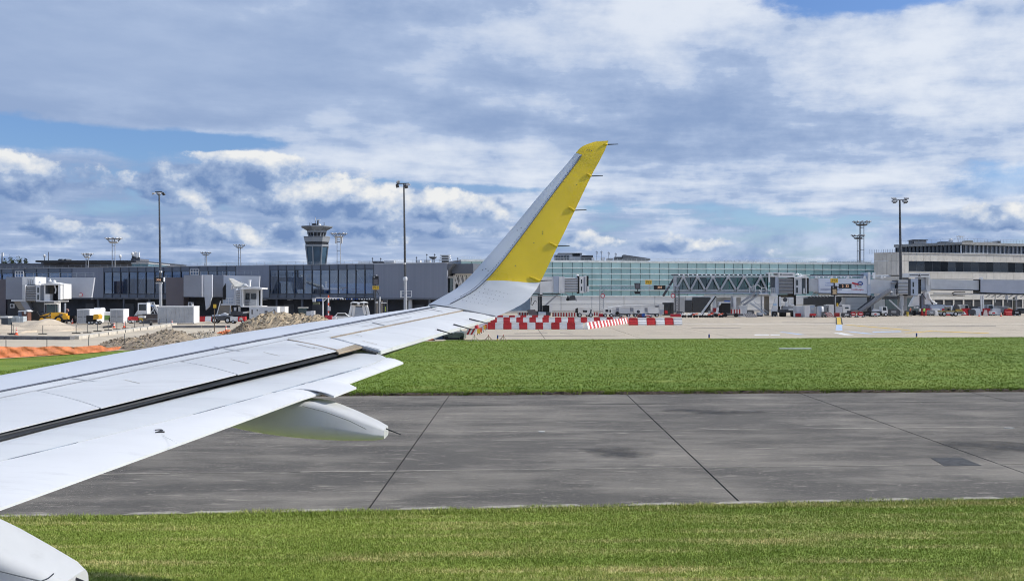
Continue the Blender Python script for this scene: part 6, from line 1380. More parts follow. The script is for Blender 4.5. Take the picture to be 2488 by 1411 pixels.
# orange mesh
orange = pm('orange_mesh', (.62, .20, .085), .75, .25, 1.5, dirt=.2)
bp_ = [(-80, 876), (0, 871), (90, 866), (180, 861), (240, 856), (300, 849), (385, 839.5)]; tp_ = [(-80, 843), (0, 841), (40, 843), (62, 841.5), (90, 843.5), (130, 840), (178, 843), (205, 841), (240, 838), (262, 844), (290, 842), (330, 837), (385, 832.5)]
t = thing('orange_mesh_fence', 'sagging orange mesh fence along the grass at far left', 'mesh fence', G(150, 864)); rows_ = []; rr = np.random.default_rng(5); N_ = 120
for j in range(9):
    v = j/8; r_ = []
    for i in range(N_+1):
        px = -80+465*i/N_; yb = pl(bp_, px); yt = pl(tp_, px); d = F*HC/(yb-HY)
        wv = .10*math.sin(i*.23+2.6*math.sin(v*3+i*.05))*(1-v*.4)+.06*math.sin(i*.61+v*7)+.012*rr.normal()
        r_.append((XD(px, d), d+wv, max(.03, ZD(yb+(yt-yb)*v, d))))
    rows_.append(r_)
MB().grid(rows_, False).build('mesh', orange, t)
for px in (10, 110, 212, 300):
    d = F*HC/(pl(bp_, px)-HY); MB().cyl((XD(px, d), d+.25, 0), (XD(px, d), d+.25, 1.2), .025, n=6).build('stake', dark_s, t)
t = thing('orange_mesh_roll', 'crumpled orange mesh roll near the wing edge', 'mesh roll', G(548, 813)); d = 105
rows_ = [[(XD(528+52*i/16, d), d+.5*math.cos(a)+.1*rr.normal(), .05+max(0, .22+.28*math.sin(a)*math.sin(math.pi*i/16)+.06*rr.normal())) for i in range(17)] for a in np.linspace(-.6, 3.7, 8)]
MB().grid(rows_, False).build('mesh', orange, t)
# kerbs and steel edge
kerb = pm('pale_kerb', (.56, .52, .45), .9, .12, .8, bump=.4); kd = pm('dark_kerb', (.15, .15, .155), .8, .25, 1.)
def kerbline(name, label, a, b, w, h, m):
    p, q = G(*a), G(*b); t = thing(name, label, 'kerb', (p+q)/2); n = max(2, int((q-p).length/3.2))
    for i in range(n):
        c0, c1 = p.lerp(q, i/n+.004), p.lerp(q, (i+1)/n-.004); MB().bar(c0+Vector((0, 0, h/2)), c1+Vector((0, 0, h/2)), w, h).build('kerb_stone', m, t)
kerbline('concrete_kerb', 'long pale concrete kerb running back from the earth heap', (178, 825), (422, 790.5), .9, .34, kerb); kerbline('steel_edge', 'dark low steel edge at the left of the pale kerb', (-60, 823.5), (177, 826), .7, .34, kd); kerbline('steel_edge', 'dark low steel edge behind the gravel heap', (418, 797), (560, 796), .5, .3, kd)
# wire fence with footed posts
t = thing('wire_fence', 'low wire fence on footed posts along the site road', 'fence', G(240, 800))
pp = [(-20, 812), (28, 812), (32, 814), (104, 812.5), (185, 811), (212, 809.5), (237, 806), (263, 803.5), (284, 801.5), (305, 799.5), (327, 797), (348, 795.5), (369, 793.5), (387, 792), (404, 791)]
tops = []
for px, py in pp:
    g_ = G(px, py); h_ = .98; MB().cyl(g_, g_+Vector((0, 0, h_)), .035, n=6).build('post', dark_s, t); MB().box(g_.x-.42, g_.x+.42, g_.y-.12, g_.y+.12, .03, .13).build('foot', rubber, t, fix=False); tops.append(g_)
mb = MB()
for a, b in zip(tops, tops[1:]):
    for h_ in (.96, .5): mb.bar(a+Vector((0, 0, h_)), b+Vector((0, 0, h_)), .022)
mb.build('wire', dark_s, t)
# cones
cone_o = pm('cone_orange', (.80, .12, .05), .5, .08, 2.); cone_w = pm('cone_white', (.75, .75, .73), .5)
def cone_thing(px, py, lab, h=.75, s=1.):
    g_ = G(px, py); t = thing('traffic_cone', lab, 'traffic cone', g_, rz=0., group='traffic cones'); h *= s
    MB().box(-.19*s, .19*s, -.19*s, .19*s, .03, .07).build('foot', cone_o, t, fix=False)
    for k, (a, b, m) in enumerate(((0, .35, cone_o), (.35, .55, cone_w), (.55, .75, cone_o), (.75, .9, cone_w), (.9, 1., cone_o))):
        f_ = lambda v: (.15-.125*v)*s
        MB().cyl((0, 0, .07+h*a), (0, 0, .07+h*b), f_(a), f_(b), 10, cap=(k in (0, 4))).build('band', m, t)
for px, py, l in ((40, 814.5), (18, 789), (176, 788), (276, 797), (301, 796.5), (418, 791), (549, 805)) and [(40, 814.5, 'cone in front of the sand heap near the wire fence'), (19, 789, 'cone next to the dark tank at far left'), (176, 787, 'cone left of the first container'), (277, 797, 'cone by the black hose in front of the second container'), (302, 796.5, 'cone on the site road right of the black hose'), (418, 791, 'cone in front of the long container'), (549, 806, 'cone standing by the orange mesh roll'), (2382-3, 769, 'pale cone left of the wide pale marker at right'), (2432, 769, 'pale cone near the right end of the barrier line')]: cone_thing(px, py, l, s=.95)

# ------------------------------------------------------------------ barriers
b_red = pm('barrier_red', (.52, .025, .03), .42, .10, 1.5, objr=.14, dirt=.10); b_wht = pm('barrier_white', (.84, .84, .83), .5, .06, 1.5, objr=.06, dirt=.12)
def barrier_proto(m, L=1.0, H=.78, name='barrier'):
    t = thing(name, 'x', 'barrier', (0, -50, 0), rz=0.); l = L/2-.02
    prof = [(-.26, 0), (-.26, .20), (-.20, .30), (-.21, .42), (-.12, .52), (-.12, H), (.12, H), (.12, .52), (.21, .42), (.20, .30), (.26, .20), (.26, 0)]
    MB().prism([(-l, y, z*H/.78) for y, z in prof], (2*l, 0, 0)).build('body', m, t); MB().box(-l-.03, -l, -.07, .07, .05, H*.9).build('tongue', m, t, fix=False)
    MB().box(-l*.8, l*.8, -.05, .05, H, H+.04).build('lid', m, t, fix=False)
    return t
pR, pW = barrier_proto(b_red), barrier_proto(b_wht); used = {'R': 0, 'W': 0}
ORD = ['first', 'second', 'third', 'fourth', 'fifth', 'sixth', 'seventh', 'eighth', 'ninth', 'tenth', 'eleventh', 'twelfth', 'thirteenth', 'fourteenth', 'fifteenth', 'sixteenth', 'seventeenth', 'eighteenth', 'nineteenth', 'twentieth', 'twenty-first', 'twenty-second', 'twenty-third', 'twenty-fourth', 'twenty-fifth', 'twenty-sixth']
def put(c, loc, rz, lab, grp, sc_=1.):
    src = pR if c == 'R' else pW
    if not used[c]: o = src; o.location = loc; o.rotation_euler = (0, 0, rz); o['label'] = lab; o['group'] = grp; used[c] = 1
    else: o = dup(src, loc, rz, lab, grp)
    o.scale = (sc_, sc_, sc_); return o
def brow(p0, d0, p1, d1, n, first, grp, lab, jit=.03, sc_=1.):
    a, b = Vector((XD(p0, d0), d0, .02)), Vector((XD(p1, d1), d1, .02)); rz = math.atan2(b.y-a.y, b.x-a.x)
    for i in range(n):
        c = first if i % 2 == 0 else ('W' if first == 'R' else 'R')
        put(c, a.lerp(b, (i+.5)/n)+Vector((random.uniform(-jit, jit), random.uniform(-jit, jit), 0)), rz+random.uniform(-.03, .03), f"{ORD[i]} barrier from the left in {lab}, {'red' if c == 'R' else 'white'}", grp, sc_)
brow(1165, 123.5, 1417, 123.5, 13, 'W', 'front row of barriers', 'the front row')
brow(1176, 151, 1520, 152, 22, 'W', 'back row of barriers', 'the back row')
brow(1424, 123.8, 1523, 149, 26, 'W', 'slanting row of barriers', 'the slanting row', .02)
brow(1527, 140, 1657, 141, 6, 'R', 'short right row of barriers', 'the short right row', .03, 1.22)
brow(1180, 166, 1335, 166, 11, 'R', 'third row of barriers', 'the low row behind the back row')
brow(2236, 203, 2432, 205, 8, 'R', 'barriers at the right stands', 'the line at the right stands', .03, 1.75)
brow(485, 158, 528, 158, 3, 'R', 'barriers by the long container', 'the group right of the long container', .05, 1.0)
put('R', (XD(2450, 203), 203, .02), .1, 'single red barrier at the far right end', 'barriers at the right stands', 1.6)
# striped boards row
def stripes(t, name, x0, x1, y0, y1, d, n, m1, m2, th=.12, slant=0.):
    for i in range(n):
        a, b = x0+(x1-x0)*i/n, x0+(x1-x0)*(i+1)/n
        MB().prism([P(a+slant, y0, d), P(b+slant, y0, d), P(b, y1, d), P(a, y1, d)], (0, th, 0)).build(name, m1 if i % 2 == 0 else m2, t)
srd = pm('stripe_red', (.36, .02, .025), .5); swh = pm('stripe_white', (.72, .70, .66), .5)
t = thing('striped_barrier', 'row of red and white striped boards behind the barriers', 'barrier', (XD(1380, 188), 188, 0)); stripes(t, 'stripe', 1342, 1401, 759.5, 769, 188, 18, srd, swh)
t = thing('striped_barrier', 'short red and white boards left of the bridge legs', 'barrier', (XD(1280, 188), 188, 0)); stripes(t, 'stripe', 1258, 1284, 759, 768.5, 188, 8, swh, srd)
t = thing('striped_barrier', 'striped boards along the stand right of the white vehicle', 'barrier', (XD(1448, 190), 190, 0)); stripes(t, 'stripe', 1437, 1455, 758, 767, 190, 6, srd, swh)
t = thing('chevron_board', 'dark and white diagonal striped board by the truss bridge column', 'board', (XD(1830, 189), 189, 0)); stripes(t, 'stripe', 1815, 1842, 762, 772, 189, 12, pm('stripe_navy', (.03, .03, .09), .5), swh, slant=-7)
t = thing('chevron_board', 'red and white diagonal striped board left of the P13 post', 'board', (XD(2018, 185), 185, 0)); stripes(t, 'stripe', 2012, 2028, 759, 770, 185, 10, srd, swh, slant=-8)
t = thing('red_box', 'dark red box right of the P13 post', 'box', (XD(2036, 185), 185, 0)); pbx('body', srd, t, 2031, 2040, 760, 769, 185, 1); pbx('stripe', swh, t, 2041, 2043, 759, 770, 184.9, .2)
t = thing('red_box', 'dark red trolley box below the white cabinets', 'box', (XD(1940, 190), 190, 0)); pbx('body', srd, t, 1933, 1946, 761, 769, 189.5, 1); pbx('rail', white_p, t, 1930, 1932, 758, 770, 189.4, .2)

# ------------------------------------------------------------------ containers and cabins
cshade = pm('container_shaded', (.46, .475, .49), .5, .10, .8, dirt=.22); cwht = pm('container_white', (.84, .84, .83), .5, .05, .8, dirt=.10); hing = pm('hinge_dark', (.10, .10, .11), .6)  # shade on the fronts of white containers put into a grey colour
def container(label, x0, x1, y0, d, depth, doors=True, side=None):
    t = thing('site_container', label, 'container', (XD((x0+x1)/2, d), d, 0)); z1 = ZD(y0, d); a, b = XD(x0, d), XD(x1, d)
    MB().box(a, b, d, d+depth, .12, z1).build('body', cwht, t, fix=False)
    if doors:
        m_ = (a+b)/2
        for u, v in ((a+.06, m_-.02), (m_+.02, b-.06)):
            o = MB().box(u, v, d-.05, d-.002, .22, z1-.10).build('door', cshade, t, fix=False); ORG[o] = ORG[t]
            for f_ in (.3, .7): MB().box(u+(v-u)*f_-.02, u+(v-u)*f_+.02, d-.09, d-.051, .25, z1-.15).build('lock_rod', steel, o, fix=False)
            MB().box(u+.1, v-.1, d-.11, d-.091, 1.0, 1.07).build('handle', hing, o, fix=False)
    else:
        n = int((b-a)/.62)
        for k in range(n): MB().box(a+.05+(b-a-.1)*k/n, a+.05+(b-a-.1)*(k+.94)/n, d-.04, d-.002, .2, z1-.12).build('wall_panel', side or cshade, t, fix=False)
    for u in (a, b-.14): MB().box(u, u+.14, d-.02, d+.16, 0, .14).build('corner_foot', hing, t, fix=False)
    MB().box(a-.02, b+.02, d-.06, d+depth+.02, z1, z1+.06).build('roof_rim', cwht, t, fix=False)
    return t
container('tall white container with shaded front left of the green vehicle', 187, 218, 752, 146, 5.6); container('tall white container with shaded front right of the green vehicle', 267.5, 300, 751.5, 147, 2.1); container('long low white site container with shaded front', 383, 471, 744.5, 146, 2.6, False)
t = container('long pale container behind the rubble heap', 606, 674, 745.5, 158, 2.4, False, lgrey)
for px, py in ((625, 753.5), (666, 753)): MB().cyl(P(px, py, 157.9), P(px, py, 157.98), .12, n=10).build('vent', hing, t)
pbx('grille', hing, t, 611, 614, 752, 763, 157.9, .06); pbx('sign', hing, t, 643, 650, 755, 760, 157.9, .05)
container('short white cabin at the right end of the long pale container', 676, 692, 745.5, 160, 2.6, False, cwht)
# cabinets at the right stands
def cabinet(label, x0, x1, y0, d, depth, m, cat='cabinet', name='service_cabinet', extra=None):
    t = thing(name, label, cat, (XD((x0+x1)/2, d), d, 0)); MB().box(XD(x0, d), XD(x1, d), d, d+depth, .02, ZD(y0, d)).build('body', m, t, fix=False)
    MB().box(XD(x0, d)+.05, XD((x0+x1)/2, d)-.02, d-.03, d-.002, .15, ZD(y0, d)-.12).build('door', m, t, fix=False); MB().box(XD((x0+x1)/2, d)+.02, XD(x1, d)-.05, d-.03, d-.002, .15, ZD(y0, d)-.12).build('door', m, t, fix=False)
    MB().box(XD(x0, d)-.03, XD(x1, d)+.03, d-.06, d+depth+.03, ZD(y0, d), ZD(y0, d)+.06).build('lid', white_p, t, fix=False)
    for q in extra or (): pbx(*q[:1], q[1], t, *q[2:])
    return t
cabinet('grey cabinet right of the truss bridge wheels', 1935, 1955, 743.5, 190, 2.2, lgrey); cabinet('bright white cabinet right of the grey cabinet', 1955.5, 1968, 743, 189, 2, white_p); cabinet('pale blue cabinet behind the bright white one', 1969, 1980, 742, 192, 2, b_blue, extra=[('panel', lgrey, 1971, 1977, 747, 753, 191.9, .08)])
t = thing('storage_tank', 'upright grey cylinder tank left of the P13 post', 'tank', (XD(1990, 190), 190, 0)); MB().lathe([(.62, 0), (.62, 1.85), (.45, 2.0), (.05, 2.02)], (XD(1993, 190), 190, .02), 16).build('drum', steel, t); MB().box(XD(1982, 190), XD(1989, 190), 190, 191, .02, 1.95).build('box', grey_p, t, fix=False)
cabinet('small grey unit left of the white booth', 2007, 2014, 742, 190, 1.5, grey_p, extra=[('vent', dark_s, 2009.5, 2012, 747, 756, 189.9, .08)]); cabinet('white booth behind the P13 post', 2014.5, 2026, 740.5, 191, 2, white_p); cabinet('low grey generator right of the P13 post', 2031, 2046, 745, 191, 2, lgrey, 'generator', 'ground_generator', [('fan', dark_s, 2040, 2046, 741, 746, 191.2, .5), ('yellow_flag', signy, 2033, 2037, 736, 744, 190.8, .1)]); cabinet('white cabinet with dark screen below the advertisement', 2049, 2066, 741.5, 192, 2, white_p, extra=[('screen', dgl, 2053, 2062, 746, 750, 191.9, .06)])
cabinet('white unit at the foot of the truss bridge stair', 1797, 1815, 743, 192, 2, lgrey, extra=[('pipe', white_p, 1782, 1789, 722, 752, 191.6, .5), ('pipe', grey_p, 1777, 1781, 719, 745, 191.8, .5)])
t = thing('tented_crate', 'dark covered crate with pale top and red ends by the truss bridge', 'crate', (XD(1762, 189), 189, 0)); pbx('cover', rubber, t, 1751, 1775, 736, 761, 189, 2); pbx('top', lgrey, t, 1749, 1776, 733.5, 736, 188.8, 2.4); pbx('lamp', blue, t, 1761, 1774, 730, 733, 189.5, .8)
stripes(t, 'end_stripe', 1776, 1802, 751, 762, 189.2, 8, srd, swh); pbx('end', srd, t, 1734, 1741, 748, 758, 189.4, 1); MB().tube([P(1742, 762, 188.8), P(1744, 748, 188.8), P(1748, 739, 188.8), P(1751, 737, 188.8)], .22, 8).build('hose', white_p, t)
pbx('chassis', dark_s, t, 1736, 1806, 762.5, 766, 189.2, 1.6)
for x in (1742, 1764, 1790): MB().cyl((XD(x, 189)-.1, 189, .38), (XD(x, 189)-.1, 189.3, .38), .36, n=12).build('wheel', tyre, t)
# small trolleys and tow bars in front of the truss bridge
for k, (x, m_) in enumerate(((1662, white_p), (1676, white_p), (1690, cone_o), (1704, lgrey), (1716, white_p), (1728, cone_o), (1752, cone_o))):
    t = thing('tow_dolly', ORD[k]+' small tow dolly from the left below the truss bridge', 'dolly', (XD(x, 186), 186, 0), group='tow dollies')
    MB().bar((XD(x-7, 186), 186, .5), (XD(x+6, 186), 186.4, .75), .16).build('bar', m_, t); MB().bar((XD(x+3, 186), 186, .3), (XD(x-5, 186), 186.3, .9), .09).build('handle', white_p, t)
    for q in (-3, 3): MB().cyl((XD(x+q, 186), 185.9, .24), (XD(x+q, 186), 186.1, .24), .24, n=10).build('wheel', tyre, t)
    MB().bar((XD(x-4, 186), 186, .3), (XD(x+4, 186), 186, .3), .14).build('axle', dark_s, t)

# ------------------------------------------------------------------ vehicles
def wheel_at(t, x, y, r, w=.25, hub=None):
    o = MB().cyl((x, y-w/2, r), (x, y+w/2, r), r, n=16).build('wheel', tyre, t); ORG[o] = ORG[t]
    MB().cyl((x, y-w/2-.015, r), (x, y+w/2+.015, r), r*.55, n=12).build('rim', hub or lgrey, o)
def side_prism(t, name, m, pts, y0, y1): return MB().prism([(x, y0, z) for x, z in pts], (0, y1-y0, 0)).build(name, m, t)
def vehicle(name, label, cat, px, d, rz, parts, wheels_, W_=1.8, grp=None, s=1.):
    """parts: (name, material, side outline, y0, y1) in the vehicle's own frame, nose to +x; y0 is the near side"""
    t = thing(name, label, cat, (XD(px, d), d, .02), rz=rz, group=grp)
    for n_, m_, pts, y0, y1 in parts: side_prism(t, n_, m_, pts, y0, y1)
    for x, r in wheels_:
        for y in (-W_/2+.12, W_/2-.12): wheel_at(t, x, y, r)
    t.scale = (s, s, s); return t
def rect(x0, x1, z0, z1): return [(x0, z0), (x1, z0), (x1, z1), (x0, z1)]
yl = pm('loader_yellow', (.80, .42, .03), .4, .08, 1.5, dirt=.12); tealc = pm('cab_teal', (.03, .06, .07), .12, .1, 1., spec=.8)
# yellow wheel loader, seen from behind its left side
t = vehicle('wheel_loader', 'yellow wheel loader parked behind the sand heap', 'loader', 128, 147, R(14), [
    ('bonnet', yl, [(-.1, .75), (1.75, .62), (1.95, .95), (1.85, 1.45), (.9, 1.62), (-.1, 1.62)], -.85, .85), ('chassis', dark_s, rect(-1.9, 1.6, .45, .75), -.55, .55), ('front_frame', yl, [(-2.0, .55), (-.2, .55), (-.2, 1.0), (-1.4, 1.05)], -.5, .5),
    ('cab', tealc, [(-.75, 1.0), (.55, 1.62), (.50, 2.75), (-.75, 2.75)], -.7, .7), ('cab_roof', cream_b, [(-.95, 2.75), (.7, 2.75), (.65, 2.92), (-.9, 2.92)], -.85, .85), ('bucket', rubber, [(-2.6, .35), (-1.7, .35), (-1.55, 1.2), (-1.9, 1.75), (-2.7, 1.6)], -1.1, 1.1), ('lift_arm', yl, [(-2.0, .9), (-1.8, 1.05), (-.3, 1.55), (-.3, 1.3)], -.75, -.5),
    ('counterweight', yl, rect(1.75, 2.1, .6, 1.15), -.8, .8), ('vent', hing, rect(1.0, 1.45, 1.1, 1.4), -.87, -.85)], [(.95, .56), (-1.25, .56)], 1.95)
for x in (-.72, .5): MB().box(x-.05, x+.05, -.73, -.68, 1.0, 2.75).build('cab_post', hing, t, fix=False)
for y in (-.88,): wheel_at(t, .95, -.86, .57, .36, yl); wheel_at(t, -1.25, -.86, .57, .36, yl)
vehicle('green_sweeper', 'green and white site vehicle between the two tall containers', 'sweeper', 252, 152, R(4), [('body', pm('vehicle_green', (.12, .24, .05), .45, .1, 1.), [(-1.3, .45), (2.0, .45), (2.0, 1.15), (-1.3, 1.2)], -.8, .8), ('hood', white_p, [(-.6, 1.2), (1.9, 1.15), (1.8, 1.65), (-.2, 1.75)], -.8, .8), ('cab', white_p, [(-1.2, 1.2), (-.1, 1.2), (-.1, 2.35), (-1.2, 2.35)], -.75, .75), ('window', cwin, rect(-1.05, -.25, 1.7, 2.2), -.77, -.75), ('skirt', white_p, rect(-.4, 1.0, .15, .44), -.7, .7)], [(-.9, .5), (1.5, .5)], 1.7, s=.95)
vehicle('yellow_compressor', 'small yellow and black machine in front of the first container', 'compressor', 229, 143, R(-6), [('tank', yl, [(.1, .7), (.85, .75), (.95, 1.2), (.7, 1.45), (.15, 1.4)], -.5, .5), ('engine', rubber, rect(-.9, .1, .35, 1.25), -.5, .5), ('frame', dark_s, rect(-1.0, .9, .22, .42), -.45, .45), ('label', white_p, rect(-.3, .1, .25, .42), -.5, -.46)], [(-.5, .26), (.6, .26)], 1.0)
vehicle('white_cab_tractor', 'white cab tractor beside the long low container', 'tractor', 350, 154, R(-3), [('cab', white_p, [(-.7, 1.2), (.7, 1.2), (.7, 2.9), (-.7, 2.9)], -.6, .7), ('window', cwin, rect(-.52, .55, 1.8, 2.7), -.64, -.6), ('nose', lgrey, [(-1.5, .7), (-.7, .7), (-.7, 1.9), (-1.0, 1.5)], -.5, .5), ('body', tanm, rect(-.75, .75, .5, 1.2), -.7, .7)], [(-1.0, .5), (.5, .5)], 1.5)
vehicle('brown_skip', 'brown low container next to the white cab tractor', 'skip', 371, 150, 0., [('body', pm('skip_brown', (.12, .10, .095), .7, .2, 1.), [(-1.15, .1), (1.15, .1), (1.2, 1.25), (-1.2, 1.25)], -.8, .8), ('rim', dark_s, rect(-1.22, 1.22, 1.25, 1.33), -.85, .85), ('rail', grey_p, rect(-1.2, 1.2, .6, .68), -.84, -.8)], [], 1.6)
t = thing('mobile_stairs', 'white mobile boarding stairs behind the long low container', 'boarding stairs', (XD(372, 156), 156, 0)); d = 156
pbx('platform', white_p, t, 355, 376, 741, 744.5, d, 2); 
for y in (734.5, 739.5): MB().bar(P(357, y, d), P(375, y, d), .10).build('handrail', white_p, t)
for x in (357, 362.5, 368.5, 374.5): MB().bar(P(x, 734.5, d), P(x-.5, 744, d), .09).build('rail_post', white_p, t)
pbx('panel', pm('panel_blue', (.22, .40, .72), .5), t, 362, 373, 741.5, 744, d-.06, .05)
for o_ in (0, 1.6): MB().bar(P(374, 737, d+o_), P(386, 757, d+o_), .12).build('stair_rail', white_p, t); MB().bar(P(374, 744, d+o_), P(387, 765, d+o_), .2).build('stringer', lgrey, t); MB().bar(P(362, 766, d+o_), P(378, 744, d+o_), .12).build('brace', white_p, t); MB().bar(P(378, 766, d+o_), P(370, 745, d+o_), .10).build('brace', lgrey, t)
pbx('chassis', grey_p, t, 352, 388, 766, 770, d, 1.8)
for x in (357, 384): MB().cyl((XD(x, d), d-.1, .4), (XD(x, d), d+.2, .4), .4, n=12).build('wheel', tyre, t)
t = thing('portable_toilet', 'brown portable toilet cabin with white roof at left', 'toilet cabin', (XD(58, 143), 143, 0)); d = 143
pbx('body', pm('toilet_brown', (.16, .075, .055), .6, .1, 1.), t, 53, 67, 756, 787, d, 1.1); pbx('side', pm('toilet_side', (.16, .20, .28), .6), t, 44, 52.8, 757, 780, d+.3, .9); MB().prism([P(42.5, 757, d-.1), P(46, 754, d-.1), P(64, 753.2, d-.1), P(69.5, 757, d-.1)], (0, 1.4, 0)).build('roof', white_p, t); MB().cyl(P(61, 760, d-.08), P(61, 760, d-.01), .16, n=10).build('emblem', white_p, t)
pbx('door_frame', pm('toilet_dark', (.10, .045, .035), .6), t, 54.5, 65.5, 763, 786, d-.03, .03)
t = thing('dark_tank', 'dark box tank with white lid at the left edge', 'tank', (XD(10, 140), 140, 0)); pbx('body', pm('tank_navy', (.05, .065, .085), .5), t, 3, 19, 772, 790, 140, 1.2); pbx('lid', white_p, t, 2, 20, 768.5, 772, 139.9, 1.4)
t = thing('block_stack', 'stack of pale wrapped blocks left of the toilet cabin', 'pallet stack', (XD(38, 141), 141, 0))
for j in range(2):
    for i in range(4): pbx('block', pm('wrap_pale', (.48, .53, .56), .4, .1, 2., objr=.1), t, 20+9.3*i, 28.8+9.3*i, 769+7*j-(.6 if i % 2 else 0), 775.6+7*j, 141+.1*(i % 2), 1.0)
vehicle('drilling_gear', 'dark hoses and pipes rack beside the first container', 'pipe rack', 164, 150, 0., [('frame', dark_s, rect(-1.2, 1.4, .2, .5), -.4, .4), ('block', rubber, rect(-.9, 1.2, .5, 1.1), -.4, .4)], [(-.8, .3), (.9, .3)], 1.0)
t = thing('standpipe', 'pale red standpipe with bent top beside the pipe rack', 'pipe', (XD(161, 150), 150, 0)); MB().tube([(XD(162, 150), 150, 0), (XD(162, 150), 150, 1.7), (XD(163, 150), 150, 2.05), (XD(165, 150), 150, 2.0), (XD(165.5, 150), 150, 1.7)], .14, 8).build('pipe', pm('pipe_red', (.32, .18, .16), .7), t)
t = thing('steel_post', 'grey upright steel post left of the standpipe', 'post', (XD(158, 152), 152, 0)); MB().cyl((XD(158, 152), 152, 0), (XD(158, 152), 152, 2.9), .16, n=8).build('tube', steel, t); MB().box(XD(158, 152)-.3, XD(158, 152)+.3, 151.7, 152.3, .02, .1).build('foot', steel, t, fix=False)
vehicle('red_white_cart', 'small red and white cart right of the second container', 'cart', 329, 149, 0., [('body', b_red, rect(-.9, .6, .45, .95), -.5, .5), ('side', white_p, rect(-.9, .2, .15, .45), -.5, .5), ('yellow', signy, rect(.65, 1.1, .2, .8), -.4, .4), ('white', white_p, rect(.6, 1.5, .8, 1.05), -.5, .5)], [(-.6, .25), (.9, .25)], 1.0)
t = thing('black_hose', 'black hose lying on the site road with a cone at its end', 'hose', G(265, 798)); MB().tube([G(252, 797.5)+Vector((0, 0, .12)), G(260, 797)+Vector((0, 0, .15)), G(270, 796)+Vector((0, 0, .2)), G(274, 793)+Vector((0, 0, .3))], .16, 8).build('hose', rubber, t)
t = thing('wheelbarrow', 'small dark wheelbarrow on the site road', 'wheelbarrow', G(354, 792)); g_ = G(354, 792)
MB().prism([g_+Vector((-.4, 0, .35)), g_+Vector((.5, 0, .3)), g_+Vector((.65, 0, .7)), g_+Vector((-.5, 0, .7))], (0, .6, 0)).build('tray', dark_s, t); MB().cyl(g_+Vector((.6, .25, .2)), g_+Vector((.6, .35, .2)), .2, n=10).build('wheel', tyre, t); MB().bar(g_+Vector((-1.0, .1, .6)), g_+Vector((.6, .3, .2)), .06).build('handle', steel, t)
vehicle('dark_tractor', 'dark flat tow tractor under the second bridge stairs', 'tow tractor', 540, 150, 0., [('body', dark_s, [(-1.3, .4), (1.4, .4), (1.4, 1.0), (.6, 1.1), (-1.3, 1.0)], -.8, .8), ('seat', lgrey, [(-.2, 1.05), (.7, 1.05), (.9, 1.3), (.3, 1.5), (-.1, 1.3)], -.4, .4), ('bonnet', b_blue, [(-1.3, 1.0), (-.3, 1.05), (-.3, 1.25), (-1.3, 1.2)], -.7, .7), ('step', steel, rect(-.7, -.5, .1, .8), -.84, -.8)], [(-.9, .42), (1.0, .42)], 1.7)
vehicle('red_tow_cart', 'small red cart with white box at the foot of the second bridge', 'cart', 582, 148, 0., [('body', b_red, rect(-.1, .9, .3, 1.0), -.5, .5), ('box', white_p, rect(-1.2, -.15, .35, .95), -.5, .5), ('sack', cream_b, [(.1, .5), (.6, .5), (.5, .9), (.2, .85)], -.6, -.5)], [(-.8, .25), (.6, .25)], 1.0)
t = thing('yellow_notice', 'small yellow notice on a thin post near the long container', 'sign', G(521, 806)); d = 115; MB().cyl((XD(521, d), d, 0), P(521, 741, d), .05, n=6).build('post', pm('post_brown', (.10, .07, .05), .7), t); pbx('plate', signy, t, 518, 525, 739, 748, d-.06, .05)
# service vehicles behind the rubble
vehicle('white_tug', 'white tug with yellow cab roof behind the rubble heap', 'tug', 738, 152, 0., [('cab', tealc, rect(-.65, .5, .7, 2.15), -.6, .6), ('cab_roof', cream_b, rect(-.75, .6, 2.15, 2.3), -.7, .7), ('body', dark_s, rect(-.7, 1.6, .35, .7), -.65, .65), ('panel', lgrey, rect(.5, 1.15, .7, 1.7), -.6, .6), ('box', white_p, rect(1.15, 1.6, .7, 1.75), -.6, .6)], [(-.4, .35), (1.2, .35)], 1.3)
t = thing('service_gantry', 'white steel sign gantry in front of the dark terminal', 'gantry', (XD(790, 152), 152, 0)); d = 152
MB().bar(P(768, 723, d), P(833, 724, d), .14).build('beam', white_p, t); MB().cyl((XD(784.5, d), d, 0), P(784.5, 724, d), .10, n=8).build('post', white_p, t)
for k in range(9): MB().cyl(P(798, 717+6.2*k, d-.3), P(798, 717+6.2*(k+1), d-.3), .10, n=8).build('banded_post', (white_p if k % 3 else cone_o), t)
MB().cyl(P(798, 772, d-.3), (XD(798, d-.3), d-.3, 0), .10, n=8).build('banded_post', white_p, t)
pbx('cabinet', lgrey, t, 759, 766, 724, 733, d, .4); pbx('machine', pm('olive', (.13, .14, .09), .7), t, 760, 775, 734, 740, d+.2, .6); pbx('banner', blue, t, 769, 787, 726.5, 731, d+.1, .08); text('SYZY', .34, FACE(P(778, 728.8, d+.08)), white_p, t, 'lettering') if False else None
MB().bar(P(785, 733, d), P(794, 725, d), .12).build('brace', white_p, t); pbx('notice', lgrey, t, 797, 803, 745, 755, d-.4, .06)
t = thing('banner_strip', 'long strip of dark and white lettering above the ground floor', 'banner', P(860, 726, 170)); pbx('strip', sblack, t, 800, 912, 723.5, 728.5, 169, .1)
rr2 = random.Random(3); x = 802
while x < 906: w_ = rr2.uniform(2, 6); pbx('letter', rr2.choice((white_p, lgrey, white_p, blue)), t, x, x+w_, 724.2+rr2.random(), 727.8, 168.95, .05); x += w_+rr2.uniform(.8, 2.5)
t = thing('pipe_frame', 'white and black trapezoid pipe frame behind the wing', 'frame', (XD(873, 155), 155, 0)); d = 155
for a, b in (((848, 772), (856, 739)), ((857, 768), (861, 740)), ((897, 768), (889, 738)), ((888, 764), (882, 740))): MB().cyl(P(*a, d), P(*b, d), .22, n=8).build('leg', white_p, t)
MB().tube([P(853, 739, d), P(862, 737.5, d), P(873, 739, d), P(885, 736.5, d), P(893, 739, d)], .30, 8).build('top_pipe', white_p, t)
